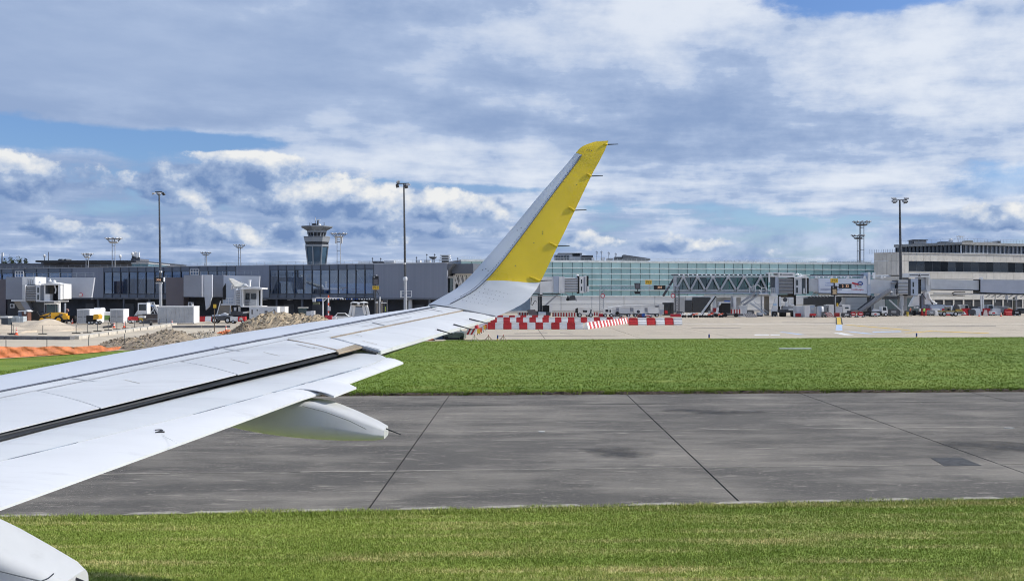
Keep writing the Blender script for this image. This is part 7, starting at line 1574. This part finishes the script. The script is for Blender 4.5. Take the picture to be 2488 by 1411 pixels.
for x in (858, 864, 878, 890): MB().cyl(P(x, 735.5, d-.4), P(x, 741, d-.4), .26, n=8).build('joint', rubber, t)
pbx('back_panel', b_blue, t, 861, 886, 746, 772, d+1, .2)
def car(label, px, d, rz, col, L=4.2, name='car'):
    h = L/2; return vehicle(name, label, 'car', px, d, rz, [('body', col, [(-h, .35), (h, .35), (h, .75), (h*.6, .92), (-h*.9, 1.0), (-h, .8)], -.85, .85), ('cabin', col, [(-h*.85, .95), (h*.5, .92), (h*.12, 1.42), (-h*.6, 1.45)], -.72, .72), ('window', cwin, [(-h*.7, 1.0), (h*.38, .98), (h*.08, 1.35), (-h*.55, 1.37)], -.75, -.73), ('lamp', white_p, rect(h-.25, h+.02, .6, .78), -.86, -.6)], [(-h*.6, .33), (h*.62, .33)], 1.7)
car('white car half hidden by the wing in front of the dark terminal', 836, 152, R(6), white_p, 3.2)
t = thing('red_marker', 'low red and white marker left of the half hidden car', 'marker', (XD(800, 150), 150, 0)); pbx('red', red, t, 789, 806, 766, 776, 150, .6); pbx('white', white_p, t, 806, 816, 769, 776, 150.1, .5)
t = thing('gate_barrier', 'dark lift barrier posts with striped arm near the wing', 'lift barrier', (XD(930, 155), 155, 0)); d = 155
for x, m_ in ((917, tanm), (928, tanm), (934, dark_s), (939.5, dark_s)): MB().cyl((XD(x, d), d, 0), P(x, 731, d), .14, n=8).build('post', m_, t)
MB().cyl((XD(923, d), d, 0), P(923, 721, d), .09, n=8).build('arm', white_p, t); pbx('lamp', white_p, t, 912.5, 918, 733, 736, d-.2, .3); pbx('lamp', white_p, t, 926, 939, 734.5, 736.5, d-.2, .3); pbx('yellow_tip', pm('lime', (.45, .55, .06), .5), t, 934, 939, 745, 756, d-.1, .2); pbx('frame', dark_s, t, 931, 941, 727, 735, d, .2)
# white vehicles on the middle stand
vehicle('belt_loader', 'white rounded service vehicle left of the lattice post', 'service vehicle', 1420, 190, R(3), [('body', white_p, [(-1.2, .5), (1.25, .45), (1.35, 1.1), (1.2, 1.45), (.6, 1.6), (-1.1, 1.62), (-1.3, 1.3)], -.8, .8), ('nose', rubber, [(-1.55, .5), (-1.2, .5), (-1.2, 1.55), (-1.45, 1.4)], -.8, .8), ('window', cwin, [(-.35, .85), (.3, .8), (.4, 1.15), (-.4, 1.2)], -.83, -.8), ('window', cwin, [(.85, .7), (1.1, .75), (1.15, 1.3), (.95, 1.35)], -.83, -.8), ('skirt', lgrey, rect(-1.0, 1.1, .35, .5), -.75, .75)], [(-.9, .36), (1.0, .36)], 1.6, s=1.08)
for k, (x, l) in enumerate(((1478, 'white cabbed cart right of the lattice post'), (1517, 'pale boxed baggage cart second in the train'), (1552, 'pale boxed baggage cart third in the train'), (1586, 'pale boxed baggage cart at the end of the train'))):
    if k == 0: vehicle('baggage_tractor', l, 'tractor', x, 190, 0., [('cab', white_p, [(-.9, .5), (.7, .5), (.7, 1.5), (-.9, 1.5)], -.7, .7), ('window', cwin, rect(-.6, -.05, .95, 1.4), -.73, -.7), ('window', cwin, rect(.15, .4, .85, 1.35), -.73, -.7)], [(-.6, .33), (.5, .33)], 1.4)
    else: vehicle('baggage_cart', l, 'baggage cart', x, 191, 0., [('box', (lgrey, white_p, white_p)[k-1], [(-.8, .65), (.75, .65), (1.0, .9), (1.0, 1.7), (-1.05, 1.7), (-1.05, .9)], -.7, .7), ('gap', mgrey, rect(-1.5, -1.06, 1.0, 1.7), -.6, .6), ('chassis', dark_s, rect(-1.1, 1.1, .35, .6), -.6, .6), ('roof', white_p, rect(-1.5, 1.0, 1.7, 1.78), -.75, .75)], [(-.7, .3), (.7, .3)], 1.4, 'baggage carts in a train')
t = thing('low_loader_roof', 'long bright white vehicle roof behind the baggage train', 'bus', (XD(1550, 205), 205, 0)); d = 205
MB().prism([P(1478, 752, d), P(1478, 747, d), P(1515, 742, d), P(1590, 739.5, d), P(1592, 752, d)], (0, 2.5, 0)).build('roof', white_p, t); pbx('end', white_p, t, 1602, 1613, 739.5, 753, d, 2.5); pbx('window_frame', grey_p, t, 1592.5, 1602, 741, 753, d+.1, 2.2); pbx('window', cwin, t, 1594.5, 1598, 744, 748, d, .1); pbx('body', lgrey, t, 1480, 1613, 752, 764, d+.05, 2.4)
for x in (1500, 1590): MB().cyl((XD(x, d), d-.1, .4), (XD(x, d), d+.2, .4), .4, n=12).build('wheel', tyre, t)
MB().prism([P(1605, 768, 198), P(1613, 753, 198), P(1613, 752, 198), P(1603, 752, 198)], (0, .3, 0)).build('ramp', lgrey, t)
t = thing('dark_shed', 'dark slatted shed left of the truss bridge post', 'shed', (XD(1626, 206), 206, 0))
for k in range(6): pbx('slat', pm('shed_dark', (.05, .055, .06), .7, .2, objr=.2), t, 1613.4+4*k, 1617+4*k, 735.5, 766, 206, .2)
pbx('body', pm('shed_body', (.04, .042, .045), .8), t, 1613, 1637, 735, 766, 206.2, 2); pbx('cone_print', b_red, t, 1615, 1622, 754, 762, 205.9, .08)
t = thing('round_sign', 'round dark road sign on a pole among the baggage carts', 'sign', (XD(1551, 187), 187, 0)); MB().cyl((XD(1551, 187), 187, 0), P(1551, 755, 187), .05, n=6).build('post', lgrey, t); MB().cyl(P(1551, 757, 186.9), P(1551, 757, 186.95), .30, n=16).build('disc', dark_s, t)
t = thing('blue_sign', 'round blue sign on a brown trailer end', 'sign', (XD(1563, 186), 186, 0)); pbx('board', pm('board_brown', (.20, .07, .07), .7), t, 1549, 1567, 764, 772.5, 186, .5); MB().cyl(P(1563.5, 765.5, 185.85), P(1563.5, 765.5, 185.95), .34, n=16).build('disc', pm('road_blue', (.03, .12, .45), .5), t); MB().cyl((XD(1569, 186), 186, 0), P(1569, 764, 186), .05, n=6).build('post', white_p, t)
t = thing('pylon_pair', 'striped red and white pylons by the short right row of barriers', 'pylon', (XD(1543, 146), 146, 0)); stripes(t, 'stripe', 1534, 1548, 773, 781, 146, 6, b_red, white_p, .3, 3); pbx('grey_box', lgrey, t, 1527, 1534, 769, 780, 146.5, .5)
# right stands: trucks, tugs, flatbed
vehicle('white_pickup', 'white tug with cab under the slanting chute', 'tug', 2144, 196, 0., [('cab', white_p, [(-.4, .6), (.75, .5), (.75, 1.0), (.6, 1.9), (-.35, 1.95)], -.75, .75), ('window', cwin, [(-.2, 1.15), (.5, 1.1), (.42, 1.75), (-.15, 1.8)], -.78, -.75), ('bed', dark_s, rect(-2.4, -.4, .5, .95), -.75, .75), ('sack', white_p, [(-1.9, .95), (-.6, .95), (-.8, 1.3), (-1.6, 1.4)], -.5, .5), ('lamp', red, rect(.72, .8, .65, .8), -.7, -.5)], [(-2.0, .45), (.35, .36), (-1.0, .45)], 1.6)
for k, (x, l) in enumerate(((2072, 'red and white hose reel cart under the advertisement'), (2090, 'second red hose reel cart by the chute foot'))):
    vehicle('reel_cart', l, 'cart', x, 188, 0., [('reel', b_red, [(-.4, .35), (.0, .2), (.4, .35), (.5, .7), (.25, 1.0), (-.25, 1.0), (-.5, .7)], -.3, .3), ('frame', white_p, rect(-.7, .7, .15, .25), -.35, .35), ('panel', tanm if k else dark_s, rect(-.9, -.2, .7, 1.2), .2, .5), ('stripe', white_p, rect(-.3, .3, .55, .7), -.33, -.3)], [(-.5, .2), (.5, .2)], .8, 'hose reel carts')
for k, x in enumerate((2166, 2181, 2194)):
    vehicle('dark_trolley', ORD[k]+' dark trolley from the left below the chute bridge', 'trolley', x, 200+k*.5, 0., [('body', pm('trolley_dark', (.07, .06, .065), .6), rect(-.6, .6, .3, 1.0), -.4, .4), ('handle', white_p, rect(-.3, .3, 1.0, 1.08), -.42, -.4), ('post', white_p, rect(-.06, .06, .5, 1.0), -.44, -.42)], [(-.4, .2), (.4, .2)], .9, 'dark trolleys')
t = thing('yellow_bin', 'small yellow bin at the feet of the apron workers', 'bin', (XD(2205, 197), 197, 0)); MB().lathe([(.18, .02), (.22, .75), (.24, .78), (.05, .8)], (XD(2205, 197), 197, 0), 12).build('drum', pm('bin_yellow', (.60, .47, .08), .6), t); MB().box(XD(2205, 197)-.2, XD(2205, 197)+.2, 196.8, 197.2, .78, .84).build('lid', signy, t, fix=False)
vehicle('flatbed_loader', 'flat bed loader with yellow deck and loose gear', 'loader', 2310, 198, 0., [('deck', pm('deck_olive', (.34, .28, .10), .6, .3, 2.), rect(-2.2, 2.0, .85, 1.05), -.9, .9), ('chassis', lgrey, [(-2.1, .45), (2.0, .4), (2.3, .55), (2.0, .85), (-2.1, .85)], -.8, .8), ('cab', white_p, [(1.9, .3), (2.7, .3), (2.3, .9), (1.9, .9)], -.8, .8), ('panel', hing, rect(.9, 1.8, .5, .8), -.83, -.8), ('gear', tanm, rect(-1.0, -.1, 1.05, 1.8), -.4, .5), ('gear', white_p, rect(-.2, .0, 1.05, 2.0), -.6, -.4), ('gear', dark_s, [(.4, 1.05), (1.6, 1.05), (1.5, 1.9), (.8, 2.2)], -.4, .4), ('gear', pm('gear_orange', (.55, .33, .08), .6), rect(.7, 1.9, 1.05, 1.35), -.7, .2)], [(-1.6, .45), (.6, .45)], 1.7)
t = thing('barrel', 'dark barrel on the flat bed loader', 'barrel', (XD(2305, 197.4), 197.4, 1.07)); MB().cyl((XD(2305, 197.4), 197.4, 1.08), (XD(2305, 197.4), 197.4, 1.5), .2, n=12).build('drum', rubber, t); MB().cyl((XD(2305, 197.4), 197.4, 1.5), (XD(2305, 197.4), 197.4, 1.53), .17, n=12).build('lid', tanm, t)
vehicle('water_truck', 'small tank truck with pale blue cab at the right stands', 'tank truck', 2390, 206, 0., [('cab', pm('cab_pale', (.58, .64, .66), .4), [(.2, .6), (1.7, .6), (1.85, 1.1), (1.5, 2.1), (.35, 2.1)], -.85, .85), ('window', cwin, [(.55, 1.35), (1.5, 1.3), (1.35, 1.95), (.6, 1.95)], -.88, -.85), ('tank', steel, [(-1.5, .8), (.1, .8), (.2, 1.3), (.0, 1.75), (-1.4, 1.75)], -.75, .75), ('box', dark_s, rect(-2.6, -1.55, .6, 1.8), -.8, .8), ('chassis', dark_s, rect(-2.5, 2.3, .4, .6), -.7, .7), ('hose', white_p, rect(2.0, 2.9, .6, 1.2), -.6, .6)], [(-1.9, .42), (1.2, .42), (2.4, .3)], 1.7)
vehicle('pallet_loader', 'grey canvas sided cart right of the tank truck', 'cart', 2432, 207, 0., [('side', grey_p, [(-.9, .5), (1.0, .5), (1.1, 1.6), (-1.1, 1.65)], -.6, .6), ('rail', lgrey, rect(-1.2, 1.3, 1.65, 1.8), -.65, .65), ('flap', mgrey, [(-.8, .7), (.3, .6), (.8, 1.4)], -.64, -.6)], [(-.6, .28), (.7, .28)], 1.2)
vehicle('scissor_lift', 'rusty mast lift at the right edge of the stands', 'lift', 2458, 204, 0., [('base', pm('rust', (.24, .13, .05), .8, .3, 3.), rect(-1.2, 1.1, .4, .95), -.6, .6), ('mast', pm('mast_dark', (.10, .10, .08), .7), rect(.2, .5, .9, 3.6), -.3, .0), ('mast', grey_p, rect(.8, 1.0, .9, 3.9), -.2, .1), ('platform', lgrey, rect(-1.0, 1.1, 3.1, 3.2), -.5, .5), ('platform', lgrey, rect(-1.05, -.95, 3.2, 3.9), -.5, .5), ('reel', signy, [(-.9, .95), (-.3, .95), (-.2, 1.3), (-.6, 1.5)], -.3, .3)], [(-.8, .4), (.7, .4)], 1.3)
car('dark car cut by the right edge of the picture', 2484, 206, 0., pm('car_dark', (.06, .065, .07), .35), 3.6)
vehicle('cream_van', 'white vehicle front behind the flat bed loader', 'van', 2342, 210, 0., [('body', white_p, [(-.9, .5), (.7, .5), (.75, 1.2), (.5, 2.1), (-.9, 2.1)], -.8, .8), ('window', cwin, [(-.1, 1.3), (.6, 1.25), (.45, 1.9), (-.1, 1.9)], -.83, -.8), ('bumper', hing, rect(-.9, .8, .35, .5), -.8, .8)], [(-.5, .35), (.4, .35)], 1.7)
vehicle('container_dolly', 'low grey container dolly behind the workers', 'dolly', 2290, 204, 0., [('body', b_blue, rect(-2.6, 2.4, .9, 2.0), -.6, .6), ('bed', grey_p, rect(-2.7, 2.5, .6, .85), -.7, .7)], [(-2, .3), (1.8, .3)], 1.3)
t = thing('wide_marker', 'wide pale marker cone before the tank truck', 'marker', (XD(2394, 200), 200, 0)); MB().prism([P(2389.5, 769, 200), P(2393, 753, 200), P(2398, 753, 200), P(2401, 769, 200)], (0, .3, 0)).build('body', pm('marker_pink', (.72, .62, .58), .6), t); pbx('foot', lgrey, t, 2389, 2402, 768, 769.5, 199.9, .5)

# ------------------------------------------------------------------ small things by the middle grass
t = thing('grey_trailer', 'dark grey flat trailer half hidden under the aileron', 'trailer', G(1104, 826)); d = 95
pbx('deck', pm('trailer_grey', (.13, .14, .13), .7, .2, 2.), t, 1078, 1128, 808, 816, d, 4.2); pbx('lower', pm('trailer_low', (.16, .18, .15), .8, .2, 2.), t, 1080, 1128, 816, 824, d+.05, 4); pbx('opening', rubber, t, 1088, 1116, 820.5, 824.2, d-.05, .1); pbx('side', pm('trailer_blue', (.07, .10, .15), .7), t, 1058, 1077, 812, 825.5, d+.6, 2)
for a, b in (((1100, 810), (1114, 799)), ((1114, 799), (1128, 809))): MB().bar(P(*a, d), P(*b, d), .12).build('frame', steel, t)
stripes(t, 'end_stripe', 1128, 1152, 798, 813, d+3, 5, swh, srd, .2, 8)
for x in (1085, 1122): MB().cyl((XD(x, d), d-.08, .18), (XD(x, d), d+.12, .18), .18, n=10).build('wheel', tyre, t)
t = thing('orange_boom', 'orange barrier boom lying beside the grey trailer', 'boom', G(1045, 829)); d = 93; MB().bar(P(1020, 828, d), P(1053, 821.5, d), .26).build('boom', pm('boom_orange', (.70, .20, .06), .5), t); MB().bar(P(1053, 821.5, d), P(1074, 811, d), .24).build('boom_tip', lgrey, t); MB().cyl(P(1052, 825, d-.1), P(1052, 825, d+.2), .17, n=10).build('wheel', tyre, t)
rope_m = pm('rope', (.45, .30, .24), .7)
stk = []
for k, x in enumerate((1153, 1187, 1223)):
    g_ = G(x, 829); g_.y += .1; tp = P(x, 814.5, g_.y); t = thing('rope_tripod', ORD[k]+' small stake tripod from the left at the grass edge', 'tripod', g_, group='stake tripods')
    for q in (-.32, 0, .32): MB().cyl(g_+Vector((q, (.25 if q == 0 else -.1), -.02)), tp, .022, n=6).build('leg', (cream_b, rope_m, rope_m)[k], t)
    MB().lathe([(.03, -.02), (.045, .03), (.01, .06)], tp, 8).build('cap', red, t); stk.append(tp)
t = thing('slack_rope', 'slack rope hung between the stake tripods', 'rope', stk[1]-Vector((0, 0, .55)))
pts = []
for a, b in ((stk[0]+Vector((-1.0, 0, -.2)), stk[0]), (stk[0], stk[1]), (stk[1], stk[2])):
    for i in range(9): v = i/8; p = a.lerp(b, v); p.z -= .50*4*v*(1-v)*min(1, (b-a).length/1.2); p.z = max(.05, p.z); pts.append(p)
MB().tube(pts, .02, 5).build('rope', rope_m, t)
edl = pm('edge_light_blue', (.02, .05, .25), .4)
for k, (x, y) in enumerate(((1209, 826), (1723, 823.5), (2227, 820.5))):
    g_ = G(x, y); t = thing('edge_marker', ('blue edge marker beside the stake tripods', 'blue edge marker at the middle of the grass edge', 'blue edge marker at the right of the grass edge')[k], 'edge marker', g_, rz=0.); MB().cyl((0, 0, -.02), (0, 0, .13), .05, n=10).build('base', signy, t); MB().cyl((0, 0, .13), (0, 0, .42), .075, n=10).build('reflector', edl, t); MB().lathe([(.08, .42), (.06, .46), (.01, .47)], (0, 0, 0), 10).build('cap', edl, t)
t = thing('barricade_line', 'line of small orange and yellow barricade boards on the apron', 'barricade', G(1175, 806)); rr3 = random.Random(2)
for k in range(7):
    x = 1163+4.4*k; y = 813.5-3.3*k; g_ = G(x, y); MB().box(g_.x-.16, g_.x+.16, g_.y, g_.y+.05, .15, .62).build('board', (signy, cone_o, cream_b)[k % 3], t, fix=False)
    for q in (-.12, .12): MB().box(g_.x+q-.03, g_.x+q+.03, g_.y+.06, g_.y+.3, .02, .18).build('foot', rubber, t, fix=False)
t = thing('red_buoy', 'plump red cone shaped buoy at the left end of the front barriers', 'buoy', (XD(1158, 123), 123, 0)); MB().lathe([(.26, .02), (.24, .4), (.14, .62), (.06, .85), (.01, .88)], (XD(1158, 123), 123, 0), 12).build('body', b_red, t); MB().lathe([(.30, .02), (.30, .08), (.2, .1)], (XD(1158, 123), 123, 0), 12).build('foot', rubber, t)
# thin bitumen streaks and stains have their own shape on the apron
stain = pm('tyre_mark', (.20, .19, .175), .9, .3, 1.)
for pix in ([(1250, 810), (1330, 809.2), (1330, 810.2), (1250, 811.2)], [(1360, 809), (1392, 810.6), (1390, 811.4), (1362, 810)], [(1210, 816.4), (1500, 815.2), (1500, 815.9), (1210, 817.4)], [(1900, 782.5), (2030, 784), (2030, 784.8), (1900, 783.4)], [(1680, 796), (1800, 797), (1800, 797.7), (1680, 796.8)], [(2180, 793), (2420, 791.5), (2420, 792.4), (2180, 794)]): tag(sheet('tyre_mark', [G(*p) for p in pix], .024, stain), kind='structure')

# ------------------------------------------------------------------ people
skin_m = pm('skin', (.42, .26, .19), .6, .05); hair_m = pm('hair_dark', (.03, .022, .018), .7); trou = pm('trousers_dark', (.025, .028, .035), .8); shoe = pm('shoe', (.02, .02, .02), .6)
def person(label, px, d, rz, pose, top_m, vest_m=None, hat=None):
    t = thing('person', label, 'person', (XD(px, d), d, .02), rz=rz)
    V = dict(pelvis=(0, 0, .95), chest=(0, .0, 1.30), neck=(0, .0, 1.50), head=(0, -.02, 1.66), sl=(-.19, 0, 1.44), sr=(.19, 0, 1.44), hl=(-.10, 0, .92), hr=(.10, 0, .92))
    V.update(pose)
    names = list(V); edges = [('pelvis', 'chest'), ('chest', 'neck'), ('neck', 'head'), ('chest', 'sl'), ('chest', 'sr'), ('sl', 'el'), ('el', 'wl'), ('wl', 'fl'), ('sr', 'er'), ('er', 'wr'), ('wr', 'fr'), ('pelvis', 'hl'), ('pelvis', 'hr'), ('hl', 'kl'), ('kl', 'al'), ('al', 'tl'), ('hr', 'kr'), ('kr', 'ar'), ('ar', 'tr')]
    rad = dict(pelvis=.15, chest=.16, neck=.065, head=.105, sl=.075, sr=.075, el=.05, er=.05, wl=.035, wr=.035, fl=.04, fr=.04, hl=.095, hr=.095, kl=.065, kr=.065, al=.045, ar=.045, tl=.045, tr=.045)
    me = bpy.data.meshes.new('body'); me.from_pydata([V[n] for n in names], [(names.index(a), names.index(b)) for a, b in edges], [])
    o = bpy.data.objects.new('body', me); COL.objects.link(o)
    sk = o.modifiers.new('skin', 'SKIN'); ss = o.modifiers.new('sub', 'SUBSURF'); ss.levels = ss.render_levels = 1
    for i, n in enumerate(names): me.skin_vertices[0].data[i].radius = (rad[n], rad[n]*(.72 if n in ('pelvis', 'chest') else 1)); me.skin_vertices[0].data[i].use_root = (n == 'pelvis')
    bpy.context.view_layer.update(); m2 = bpy.data.meshes.new_from_object(o.evaluated_get(bpy.context.evaluated_depsgraph_get())); bpy.data.objects.remove(o)
    m2.materials.clear()
    for m_ in (trou, top_m, skin_m, shoe): m2.materials.append(m_)
    wr_, wl_ = Vector(V['fr']), Vector(V['fl'])
    for p in m2.polygons:
        c = p.center; p.use_smooth = True; p.material_index = 3 if c.z < .09 else 2 if (c.z > 1.50 and abs(c.x) < .15) or (c-wr_).length < .09 or (c-wl_).length < .09 else 0 if c.z < .98 and abs(c.x) < .3 else 1
    b = bpy.data.objects.new('body', m2); reg(b, t, Vector()); hx, hy, hz = V['head']
    MB().lathe([(.02, .155), (.085, .13), (.118, .06), (.115, .0), (.10, -.03)], (hx, hy+.02, hz), 12).build('hair' if hat is None else 'hat', hair_m if hat is None else hat, t)
    if vest_m: 
        MB().lathe([(.19, .94), (.205, 1.1), (.215, 1.3), (.20, 1.44), (.09, 1.5)], (0, 0, 0), 14).build('vest', vest_m, t)
        MB().lathe([(.212, 1.10), (.216, 1.15)], (0, 0, 0), 14).build('reflective_band', lgrey, t)
stand = dict(el=(-.27, .02, 1.18), wl=(-.25, -.08, .95), fl=(-.24, -.10, .86), er=(.27, .02, 1.18), wr=(.25, -.08, .95), fr=(.24, -.10, .86), kl=(-.11, -.02, .5), al=(-.12, .02, .09), tl=(-.13, -.12, .045), kr=(.12, -.02, .5), ar=(.13, .02, .09), tr=(.14, -.12, .045))
lean = dict(stand, el=(-.30, -.12, 1.2), wl=(-.22, -.32, 1.1), fl=(-.18, -.40, 1.1), kl=(-.16, -.10, .5), al=(-.2, .06, .09), tl=(-.2, -.08, .045))
reach = dict(stand, er=(.30, -.15, 1.25), wr=(.26, -.40, 1.25), fr=(.25, -.48, 1.26), kr=(.14, -.12, .5), ar=(.14, -.06, .09), tr=(.15, -.2, .045))
person('worker in lime high visibility vest standing on the apron', 2245, 194.5, R(175), stand, hair_m, pm('vest_lime', (.45, .78, .10), .6))
person('worker with white bag on the back beside the lime vest', 2235, 194.5, R(150), lean, pm('jacket_dark', (.03, .03, .035), .8), pm('bag_white', (.62, .62, .60), .7))
person('worker in orange top left of the other two', 2212, 197.5, R(40), reach, pm('top_orange', (.50, .17, .10), .7))

# ------------------------------------------------------------------ small ground gear along the stands
gear = [(1652, 197, 'dark flat gear box just right of the dark shed', dark_s, 1.4, .9), (1684, 197, 'white low gear box in front of the dark service bay', white_p, 1.2, .7), (1728, 193, 'grey gear box left of the covered crate', grey_p, 1.0, 1.1), (1822, 193, 'dark pump unit under the truss bridge stair', dark_s, 1.5, 1.2), (1846, 194, 'pale gear box beside the tan bridge column', lgrey, 1.0, .8),
        (1882, 193, 'dark gear box against the bridge cable guard', rubber, .9, 1.0), (1975, 187, 'small red gear box in front of the pale blue cabinet', b_red, .9, .7), (2003, 188, 'dark crate between tank and white booth', dark_s, .9, 1.0), (2056, 188, 'dark low tug right of the P13 post', dark_s, 1.6, .8), (2108, 193, 'dark pump under the slanting chute', rubber, 1.6, 1.0),
        (2125, 192, 'white gear box by the foot of the chute', white_p, .9, .8), (2172, 197, 'dark generator below the chute bridge', dark_s, 2.0, 1.4), (2262, 201, 'grey crate right of the workers', grey_p, 1.3, 1.1), (2360, 204, 'dark gear box left of the tank truck', dark_s, 1.4, 1.2), (2412, 202, 'white gear box right of the tank truck', white_p, 1.2, .9), (2470, 201, 'dark gear box beside the rusty lift', rubber, 1.4, 1.1),
        (1432, 195, 'dark tow unit behind the white rounded vehicle', dark_s, 1.4, .9), (1500, 186, 'dark low dolly in front of the baggage train', dark_s, 1.6, .5), (1575, 186, 'white low dolly in front of the baggage train end', white_p, 1.4, .5)]
for k, (px, d, lab, m_, w_, h_) in enumerate(gear):
    vehicle('ground_unit', lab, 'ground unit', px, d, R((k*37) % 25-12), [('body', m_, [(-w_/2, .28), (w_/2, .28), (w_/2, h_*.8), (w_*.3, h_), (-w_*.45, h_)], -.45, .45), ('panel', (lgrey, dark_s, b_red, grey_p)[k % 4], rect(-w_*.3, w_*.15, h_*.45, h_*.75), -.48, -.45), ('handle', white_p, rect(w_/2, w_/2+.35, .4, .46), -.05, .05), ('chassis', dark_s, rect(-w_/2, w_/2, .18, .27), -.42, .42)], [(-w_*.32, .18), (w_*.32, .18)], .9)
